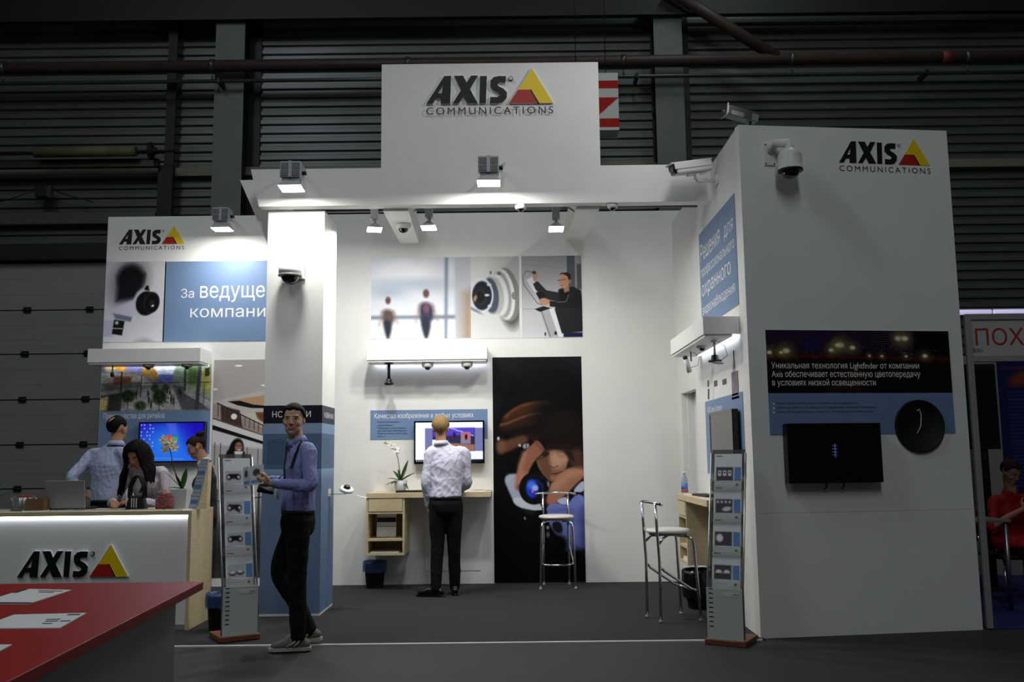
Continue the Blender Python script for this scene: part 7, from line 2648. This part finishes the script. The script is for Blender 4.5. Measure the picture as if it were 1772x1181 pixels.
        V, N, Lp, ls = remeshed(mb, vox * 1.2, 4)
        V = folds(V, N, 0.0045, 15, spec.get('seed', 1) + 3, (1, 1, 0.6))
        np_mesh(spec.get('bottom_name', 'trousers'), V, Lp, ls, spec['bottom'], t)
        if spec.get('belt', True):
            m = MB()
            n = 36
            vs = []
            Fb = Lh.cross(Z3)
            for i in range(n):
                a = 2 * math.pi * i / n
                dv = Lh * math.cos(a) * 0.158 * g + Fb * math.sin(a) * 0.121 * g
                o_ = pel + Z3 * 0.028
                vs += [o_ + dv - Z3 * 0.017, o_ + dv * 1.03 - Z3 * 0.017, o_ + dv * 1.03 + Z3 * 0.017, o_ + dv + Z3 * 0.017]
            fs = []
            for i in range(n):
                j = (i + 1) % n
                for e in range(4):
                    fs.append((i * 4 + e, j * 4 + e, j * 4 + (e + 1) % 4, i * 4 + (e + 1) % 4))
            m.add(vs, fs, 0, True)
            m.build('belt', M['matte_black'], t, True)
    for side in 'LR':
        if 'toe' + side in spec:
            shoe(t, A['an' + side], spec['toe' + side], s * k_, spec['shoes'], spec.get('sneaker', False), spec.get('pitch' + side, 0.0))
    # --- hair
    hm = hair_cap(hf, hs, spec.get('hair', 'short'), spec.get('hthick', 0.012), spec.get('seed', 1))
    hm.build('hair', hairm, t, True)
    spec['shirt_obj'] = top
    return t, A, hf, hs


from mathutils.bvhtree import BVHTree


def snap_strap(name, parent, top, pts, w_, m, lift=0.004):
    """ribbon laid on the garment surface through rough way points (person space)"""
    me = top.data
    off = top.location
    bv = BVHTree.FromPolygons([v.co + off for v in me.vertices], [tuple(p.vertices) for p in me.polygons])
    P, _ = smooth_path(pts, [1] * len(pts), 8)
    out = []
    for p in P:
        co, n_, i_, d_ = bv.find_nearest(p)
        out.append((co + n_ * lift, n_))
    # soften
    for _k in range(3):
        out = [out[0]] + [((out[i - 1][0] + out[i][0] * 2 + out[i + 1][0]) / 4 + out[i][1] * 0.0006, (out[i - 1][1] + out[i][1] * 2 + out[i + 1][1]).normalized()) for i in range(1, len(out) - 1)] + [out[-1]]
    return strap(name, parent, out, w_, m)


def strap(name, parent, pts, w_, m, th=0.002):
    """flat ribbon through points with given outward normals: (p, n)"""
    P = [(Vector(p), Vector(n).normalized()) for p, n in pts]
    vs, fs = [], []
    for i, (p, n) in enumerate(P):
        tg = (P[min(i + 1, len(P) - 1)][0] - P[max(i - 1, 0)][0]).normalized()
        sd = tg.cross(n).normalized() * w_ / 2
        vs += [p - sd, p + sd, p + sd + n * th, p - sd + n * th]
    for i in range(len(P) - 1):
        for e in range(4):
            fs.append((i * 4 + e, (i + 1) * 4 + e, (i + 1) * 4 + (e + 1) % 4, i * 4 + (e + 1) % 4))
    k = len(P) - 1
    fs += [(3, 2, 1, 0), (k * 4, k * 4 + 1, k * 4 + 2, k * 4 + 3)]
    mb = MB()
    mb.add(vs, fs, 0)
    return mb.build(name, m, parent, True)


def hairmat(n, c, r, **k):
    k['bump'] = 0.25
    return mat(n, c, 0.75, spec=0.2, **k)


SKIN1 = (0.80, 0.64, 0.55)
MTROU = mat('black_trousers', (0.065, 0.065, 0.072), 0.85, spec=0.2)
MLAV = mat('lavender_shirt', (0.52, 0.55, 0.76), 0.8, noise=0.04, nscale=30, bump=0.12, bscale=90)
MWHS = mat('white_shirt', (0.80, 0.80, 0.87), 0.8, noise=0.03, nscale=30, bump=0.12, bscale=90)
MBLS = mat('pale_blue_shirt', (0.66, 0.70, 0.82), 0.8, noise=0.03, nscale=30, bump=0.12, bscale=90)
MLIL = mat('lilac_blouse', (0.80, 0.77, 0.83), 0.8, noise=0.03, nscale=30, bump=0.1, bscale=90)
MHB = hairmat('dark_brown_hair', (0.13, 0.095, 0.07), 0.55, noise=0.4, nscale=60, stretch=(1, 1, 0.15), bump=0.5, bscale=120)
MHBL = hairmat('blond_hair', (0.55, 0.44, 0.28), 0.55, noise=0.35, nscale=70, stretch=(1, 1, 0.15), bump=0.6, bscale=120)
MHK = hairmat('black_hair', (0.030, 0.026, 0.028), 0.38, noise=0.4, nscale=60, stretch=(1, 1, 0.1), bump=0.5, bscale=130)
MHR = hairmat('auburn_hair', (0.20, 0.14, 0.10), 0.5, noise=0.4, nscale=60, stretch=(1, 1, 0.15), bump=0.5, bscale=120)
MSNK = mat('grey_canvas', (0.40, 0.39, 0.37), 0.85, noise=0.1, nscale=60)
MSOLE = mat('cream_rubber', (0.66, 0.66, 0.60), 0.6)
MSHOE = mat('black_leather_shoe', (0.03, 0.03, 0.032), 0.25)
MSTRAP = mat('black_lanyard', (0.035, 0.035, 0.04), 0.6)

# ---- 1 standing man with lanyard, looking at the camera
base = PZ(507, 1123)
base.z = 0.0
Fc = Vector((-0.90, -0.44, 0)).normalized()
Lc = Z3.cross(Fc)
Fh = Vector((-0.97, -0.25, 0)).normalized()
Lh = Z3.cross(Fh)
ch = Vector((0.035, 0, 1.37))
nk = Vector((0.0, -0.005, 1.535))
J = dict(pelvis=(0.02, 0, 0.975), chest=ch, neck=nk, head=(-0.018, -0.03, 1.695),
         shL=ch + Lc * 0.165 + Vector((0.02, 0, 0.085)), elL=(0.165, -0.26, 1.205), wrL=(-0.115, -0.27, 1.225),
         shR=ch - Lc * 0.165 + Vector((0.0, 0, 0.085)), elR=(-0.02, 0.25, 1.20), wrR=(-0.22, 0.04, 1.245),
         knL=(0.045, -0.10, 0.515), anL=(0.065, -0.12, 0.10), knR=(-0.135, 0.10, 0.545), anR=(0.10, 0.13, 0.115))
SP1 = dict(
    J=J, Fc=Fc, Lc=Lc, Lh=Lh, Fhead=(0.03, -1.0, 0.02), top=MLAV, bottom=MTROU, shoes=(MSNK, MSOLE), sneaker=True,
    toeL=(-1, -0.12, 0), toeR=(-1, 0.1, 0), pitchR=0.10, hem=0.03, seed=4, stubble=0.2, brow=(0.22, 0.16, 0.12),
    handL=((-1, 0.1, 0.12), (0.1, 0.55, 0.4), (0, 0.2, 1), 0.55), handR=((-0.75, -0.55, 0.05), (0.35, -0.6, 0.4), (0.2, 0.1, 1), 0.5))
t1, A1, hf1, hs1 = person('man in lavender shirt with lanyard standing and looking at the camera', base, 1.0, SKIN1, MHB, SP1, vox=0.0045)
snap_strap('lanyard', t1, SP1['shirt_obj'], [(0.075, -0.06, 1.56), (0.04, -0.14, 1.48), (-0.02, -0.20, 1.38), (-0.08, -0.20, 1.28), (-0.12, -0.16, 1.19)], 0.024, MSTRAP)
snap_strap('lanyard', t1, SP1['shirt_obj'], [(-0.06, -0.03, 1.55), (-0.12, -0.06, 1.42), (-0.15, -0.10, 1.30), (-0.135, -0.14, 1.20)], 0.024, MSTRAP)
MB().obox((-0.115, -0.115, 1.15), (0.025, -0.03, 0), (0, 0, 0.045), (-0.002, -0.0015, 0)).build('badge', M['paper'], t1, True)
# what he holds
hp = base + Vector((-0.265, -0.235, 1.29))
t = thing('leaflet', 'folded white leaflet held in the hands of the standing man', 'leaflet', hp)
im = Img(30, 40, (0.82, 0.83, 0.85))
im.ell(0.5, 0.5, .25, .25, (0.30, 0.31, 0.33), .1)
im.rect(0.1, 1.0, 0.9, 1.2, (0.45, 0.58, 0.75), .05)
a = hp + Vector((-0.04, 0.05, 0.06))
raster('page', im, a, a + Vector((0.12, -0.06, 0.015)), a + Vector((0.02, -0.05, -0.14)), t, thick=0.003)
a2 = a + Vector((-0.005, 0.008, 0))
raster('page', im, a2 + Vector((-0.06, 0.06, -0.01)), a2, a2 + Vector((-0.04, 0.01, -0.15)), t, thick=0.003)
hp = base + Vector((-0.17, -0.21, 1.185))
t = thing('folder', 'slim black folder under the hands of the standing man', 'folder', hp)
MB().obox(hp, (0.055, 0.02, -0.012), (-0.01, 0.06, 0.02), (0.004, -0.006, 0.012)).build('cover', M['matte_black'], t)

# ---- 2 blond man seen from behind
base = PZ(764, 1034)
base.z = 0.008
Fc = Vector((-0.12, 0.99, 0)).normalized()
Lc = Z3.cross(Fc)
ch = Vector((0.06, 0, 1.355))
nk = Vector((0.0, 0.01, 1.525))
J = dict(pelvis=(0.045, 0, 0.955), chest=ch, neck=nk, head=(-0.008, 0.03, 1.685),
         shL=ch + Lc * 0.170 + Vector((0.0, 0, 0.08)), elL=(-0.155, -0.045, 1.13), wrL=(-0.135, 0.045, 0.90),
         shR=ch - Lc * 0.175 + Vector((0, 0, 0.075)), elR=(0.265, 0.05, 1.13), wrR=(0.20, 0.30, 1.06),
         knL=(-0.04, 0.0, 0.51), anL=(-0.055, -0.02, 0.09), knR=(0.125, 0.04, 0.51), anR=(0.13, 0.10, 0.09))
t2, A2, hf2, hs2 = person('blond man in white shirt facing the middle screen, hand in pocket', base, 1.0, (0.78, 0.58, 0.48), MHBL, dict(
    J=J, Fc=Fc, Lc=Lc, Fhead=(-0.02, 1, 0.03), top=MWHS, bottom=MTROU, shoes=(MSHOE, MSHOE), toeL=(-1, 0.25, 0), toeR=(-0.1, 1, 0), hem=0.03, seed=8,
    handL=((0.05, 0.35, -1), (1, 0, 0), (0, 1, 0.2), 0.35), handR=((-0.2, 1, -0.1), (0, 0, -1), (-1, 0, 0), 0.35), hthick=0.016), vox=0.006)

# ---- 3 balding man at the counter
base = Vector((PY(188, 850, 8.95).x, 8.95, 0.008))
Fc = Vector((0.30, 0.95, 0)).normalized()
Lc = Z3.cross(Fc)
ch = Vector((-0.02, 0, 1.37))
nk = Vector((0.045, 0.02, 1.545))
hx = PY(200, 745, 8.95).x - base.x
ex = PY(128, 822, 8.95).x - base.x
wx = PY(152, 845, 8.95).x - base.x
J = dict(pelvis=(0.0, 0, 0.98), chest=ch, neck=nk, head=(hx, 0.05, 1.705),
         shL=ch + Lc * 0.185 + Vector((0.0, 0, 0.085)), elL=(ex + 0.02, -0.10, 1.235), wrL=(wx - 0.02, -0.02, 1.09),
         shR=ch - Lc * 0.185 + Vector((0, 0, 0.085)), elR=(0.25, 0.02, 1.16), wrR=(0.22, 0.25, 1.12),
         knL=(-0.09, 0.0, 0.52), anL=(-0.10, -0.02, 0.09), knR=(0.10, 0.02, 0.52), anR=(0.10, 0.02, 0.09))
t3, A3, hf3, hs3 = person('balding man in pale blue shirt with a hand on his hip, seen from behind', base, 1.02, (0.74, 0.55, 0.45), MHK, dict(
    J=J, Fc=Fc, Lc=Lc, Fhead=(0.22, 0.97, 0.0), top=MBLS, bottom=MTROU, shoes=(MSHOE, MSHOE), toeL=(0.1, 1, 0), toeR=(0.3, 1, 0), hem=0.03, seed=13,
    handL=((0.9, 0.1, -0.35), (0, 0.6, -0.6), (0, 0.8, 0.5), 0.3), handR=((0, 1, 0), (0, 0, -1), (-1, 0, 0), 0.4), hair='ring', hthick=0.014, girth=1.04), vox=0.006)
strap('lanyard', t3, [(nk + Vector((-0.075, -0.02, 0.0)), (-0.7, -0.6, 0.5)), (nk + Vector((-0.03, -0.072, 0.0)), (-0.2, -1, 0.4)), (nk + Vector((0.03, -0.072, 0.0)), (0.2, -1, 0.4)), (nk + Vector((0.07, -0.04, 0.0)), (0.8, -0.6, 0.4))], 0.02, MSTRAP)

# ---- 4 dark haired woman bending over the counter
base = Vector((PY(262, 850, 8.85).x, 8.85, 0.008))
Fc = Vector((-0.10, -0.99, 0)).normalized()
Lc = Z3.cross(Fc)
hd = PY(237, 789, 8.50) - base
ch = Vector((0.02, -0.17, 1.20))
nk = Vector((-0.06, -0.27, 1.36))
J = dict(pelvis=(0.03, 0.10, 0.86), chest=ch, neck=nk, head=(hd.x, hd.y, hd.z + 0.01),
         shL=ch + Lc * 0.165 + Vector((0.0, -0.02, 0.075)), elL=(0.24, -0.24, 0.99), wrL=(0.02, -0.52, 1.035),
         shR=ch - Lc * 0.165 + Vector((0, -0.02, 0.075)), elR=(-0.26, -0.24, 1.0), wrR=(-0.14, -0.52, 1.03),
         knL=(0.10, 0.05, 0.47), anL=(0.10, 0.12, 0.09), knR=(-0.08, 0.05, 0.47), anR=(-0.08, 0.12, 0.09))
t4, A4, hf4, hs4 = person('woman with long black hair bending over the counter', base, 0.97, (0.70, 0.51, 0.42), MHK, dict(
    J=J, Fc=Fc, Lc=Lc, Fhead=(-0.22, -0.80, -0.55), top=MLIL, bottom=MTROU, shoes=(MSHOE, MSHOE), toeL=(0, -1, 0), toeR=(0, -1, 0), hem=-0.02, seed=21, fem=True, bust=0.02,
    handL=((-0.85, -0.5, -0.1), (0, -0.2, -1), (0, -1, 0.2), 0.4), handR=((0.5, -0.85, -0.05), (0, -0.2, -1), (1, 0, 0), 0.4), top_name='blouse', belt=False, hthick=0.020, hscale=1.06, brow=(0.08, 0.06, 0.05)), vox=0.006)
c, Lt, F, U = hf4
m = MB()
rr_ = random.Random(3)
for k in range(54):
    az = math.radians(56 + 248 * k / 53)
    d = Lt * math.sin(az) * 0.076 + F * math.cos(az) * 0.094
    p0 = c + d * 0.86 + U * (0.085 + 0.02 * rr_.random())
    p1 = c + d * 1.25 + U * 0.03
    fr = math.cos(az)
    side = 1 if math.sin(az) > 0 else -1
    p2 = c + d * 1.42 - U * 0.05 - Z3 * 0.02
    drop = 0.25 if side < 0 else 0.16
    p3 = c + d * 1.5 - U * 0.06 + Vector((side * 0.030, 0.0, -0.5 * drop)) + Vector((rr_.uniform(-.015, .015), 0, 0))
    p4 = c + d * 1.45 - U * 0.06 + Vector((side * 0.045 + rr_.uniform(-.02, .02), -0.01, -drop - rr_.random() * 0.05))
    if fr < -0.2:
        p3, p4 = p2 - Z3 * 0.02 + d * 0.1, p2 - Z3 * 0.05
    limb(m, [p0, p1, p2, p3, p4], [0.018, 0.022, 0.022, 0.020, 0.008], 8, ends=False, sub=3)
V, N, Lp, ls = remeshed(m, 0.0055, 1)
V = folds(V, N, 0.003, 90, 5, (1, 1, 0.1))
np_mesh('long_hair', V, Lp, ls, MHK, t4)
strap('lanyard', t4, [(nk + Vector((0.075, -0.01, 0.0)), (0.5, -0.7, 0.6)), (ch + Vector((0.055, -0.13, 0.06)), (0.2, -1, 0.3)), (ch + Vector((0.03, -0.15, -0.03)), (0, -1, 0)), (ch + Vector((0.0, -0.15, -0.10)), (0, -1, -0.1))], 0.02, MSTRAP)
MB().obox(ch + Vector((0.085, -0.155, 0.015)), (0.03, 0.004, 0), (0, 0, 0.012), (0, -0.003, 0)).build('badge', M['paper'], t4, True)

# ---- 5 woman with a bun, dark jacket
base = Vector((PY(352, 850, 9.15).x, 9.15, 0.008))
Fc = Vector((-0.93, -0.30, 0)).normalized()
Lc = Z3.cross(Fc)
hd = PY(340, 775, 9.15) - base
ch = Vector((0.03, 0, 1.205))
nk = Vector((-0.005, 0.0, 1.37))
MJK = mat('charcoal_jacket', (0.17, 0.17, 0.19), 0.8, noise=0.1, nscale=50)
J = dict(pelvis=(0.03, 0, 0.87), chest=ch, neck=nk, head=(hd.x, -0.01, hd.z),
         shL=ch + Lc * 0.155 + Vector((0.01, 0, 0.08)), elL=(0.04, -0.20, 0.97), wrL=(-0.17, -0.20, 1.04),
         shR=ch - Lc * 0.155 + Vector((0.0, 0, 0.08)), elR=(0.0, 0.20, 0.97), wrR=(-0.18, 0.08, 1.04),
         knL=(0.02, -0.09, 0.47), anL=(0.03, -0.09, 0.09), knR=(0.02, 0.08, 0.47), anR=(0.03, 0.08, 0.09))
t5, A5, hf5, hs5 = person('woman with a hair bun and dark jacket looking down', base, 0.95, (0.74, 0.56, 0.47), MHR, dict(
    J=J, Fc=Fc, Lc=Lc, Fhead=(-0.80, -0.25, -0.42), top=MJK, bottom=MTROU, shoes=(MSHOE, MSHOE), toeL=(-1, -0.2, 0), toeR=(-1, 0, 0), hem=-0.05, seed=31, fem=True, bust=0.02,
    handL=((-1, 0.1, 0.1), (0, 0.4, 0.6), (0, 0, 1), 0.5), handR=((-0.9, -0.3, 0.1), (0, -0.4, 0.6), (0, 0, 1), 0.5), top_name='jacket', belt=False, hthick=0.010, collar_mat=M['white']), vox=0.006)
c, Lt, F, U = hf5
m = MB()
bc = c - F * 0.045 + U * 0.125
bc = c + Vector((0.035, 0, 0.135))
m.ell(bc, 0.042, 0.04, 0.028, 16, 10)
m.ell(bc + Vector((0.022, 0, 0.012)), 0.03, 0.032, 0.02, 14, 8)
m.ell(bc - Vector((0.02, 0, 0.022)), 0.03, 0.03, 0.025, 14, 8)
V, N, Lp, ls = remeshed(m, 0.005, 1)
V = folds(V, N, 0.004, 70, 6)
np_mesh('hair_bun', V, Lp, ls, MHR, t5)

# ---- 6 seated woman in red
base = Vector((PY(1748, 900, 8.85).x, 8.85, 0.008))
Fc = Vector((0.15, -0.98, 0)).normalized()
Lc = Z3.cross(Fc)
hd = PY(1749, 818, 8.75) - base
MRED = mat('red_dress', (0.66, 0.07, 0.08), 0.75, noise=0.06, nscale=20)
ch = Vector((0.0, 0.0, 0.84))
nk = Vector((0.0, -0.05, 1.02))
J = dict(pelvis=(0.02, 0.06, 0.53), chest=ch, neck=nk, head=(hd.x, -0.10, hd.z),
         shR=ch - Lc * 0.165 + Vector((0, -0.02, 0.08)), elR=(-0.235, -0.12, 0.70), wrR=(-0.01, -0.26, 0.86),
         shL=ch + Lc * 0.165 + Vector((0.0, -0.02, 0.08)), elL=(0.26, -0.10, 0.68), wrL=(0.12, -0.30, 0.72),
         knR=(0.0, -0.42, 0.50), anR=(0.02, -0.40, 0.09), knL=(0.16, -0.42, 0.52), anL=(0.2, -0.38, 0.09))
t6, A6, hf6, hs6 = person('seated woman in a red dress in the neighbouring stand', base, 0.96, (0.72, 0.54, 0.45), MHR, dict(
    J=J, Fc=Fc, Lc=Lc, Fhead=(0.30, -0.80, -0.45), top=MRED, shoes=(MSHOE, MSHOE), toeL=(0, -1, 0), toeR=(0, -1, 0), hem=-0.06, seed=41, fem=True, bust=0.02, sleeve_len=-0.35,
    handR=((0.6, -0.2, 0.7), (0.2, 0.9, 0), (0, -0.3, 1), 0.6), handL=((-0.9, -0.3, 0.1), (0, 0.5, 0.8), (0, -0.5, 0.6), 0.5), top_name='dress_top', belt=False, collar=False), vox=0.0065)
m = MB()
pl_ = Vector((0.02, 0.06, 0.53))
limb(m, [pl_ + Vector((0, 0.03, 0.12)), pl_ + Vector((0, 0, 0.0)), pl_ + Vector((0.03, -0.22, 0.0)), pl_ + Vector((0.06, -0.40, 0.0))], [(0.15, 0.11), (0.18, 0.12), (0.17, 0.09), (0.16, 0.075)], 20, ref=X3)
V, N, Lp, ls = remeshed(m, 0.008, 4)
V = folds(V, N, 0.006, 25, 7)
np_mesh('skirt', V, Lp, ls, MRED, t6)
# papers she holds
hp = base + Vector((0.09, -0.34, 0.68))
t = thing('leaflet', 'white leaflet in the lap of the woman in red', 'leaflet', hp)
MB().obox(hp, (0.09, 0, -0.02), (0.0, 0.04, 0.05), (0, -0.002, 0.0015)).build('page', M['paper'], t)
# her chair
t = thing('chair', 'black padded chair with chrome legs under the woman in red', 'chair', (base.x, base.y, 0.008))
bx, by = base.x + 0.02, base.y + 0.0
MB().box(bx - 0.23, bx + 0.23, by - 0.22, by + 0.24, 0.40, 0.44).build('seat', M['matte_black'], t, bevel=0.015)
MB().obox((bx, by + 0.27, 0.68), (0.21, 0, 0), (0, 0.014, 0.004), (0, -0.02, 0.15)).build('backrest', M['matte_black'], t, bevel=0.01)
for sx in (-1, 1):
    MB().tube([(bx + sx * 0.20, by - 0.18, 0.40), (bx + sx * 0.22, by - 0.21, 0.008)], 0.0125, 12).build('leg', M['chrome'], t)
    MB().tube([(bx + sx * 0.20, by + 0.22, 0.40), (bx + sx * 0.22, by + 0.27, 0.008)], 0.0125, 12).build('leg', M['chrome'], t)
    MB().tube([(bx + sx * 0.20, by + 0.22, 0.40), (bx + sx * 0.20, by + 0.28, 0.60)], 0.011, 12).build('back_post', M['chrome'], t)
bpy.context.view_layer.update()
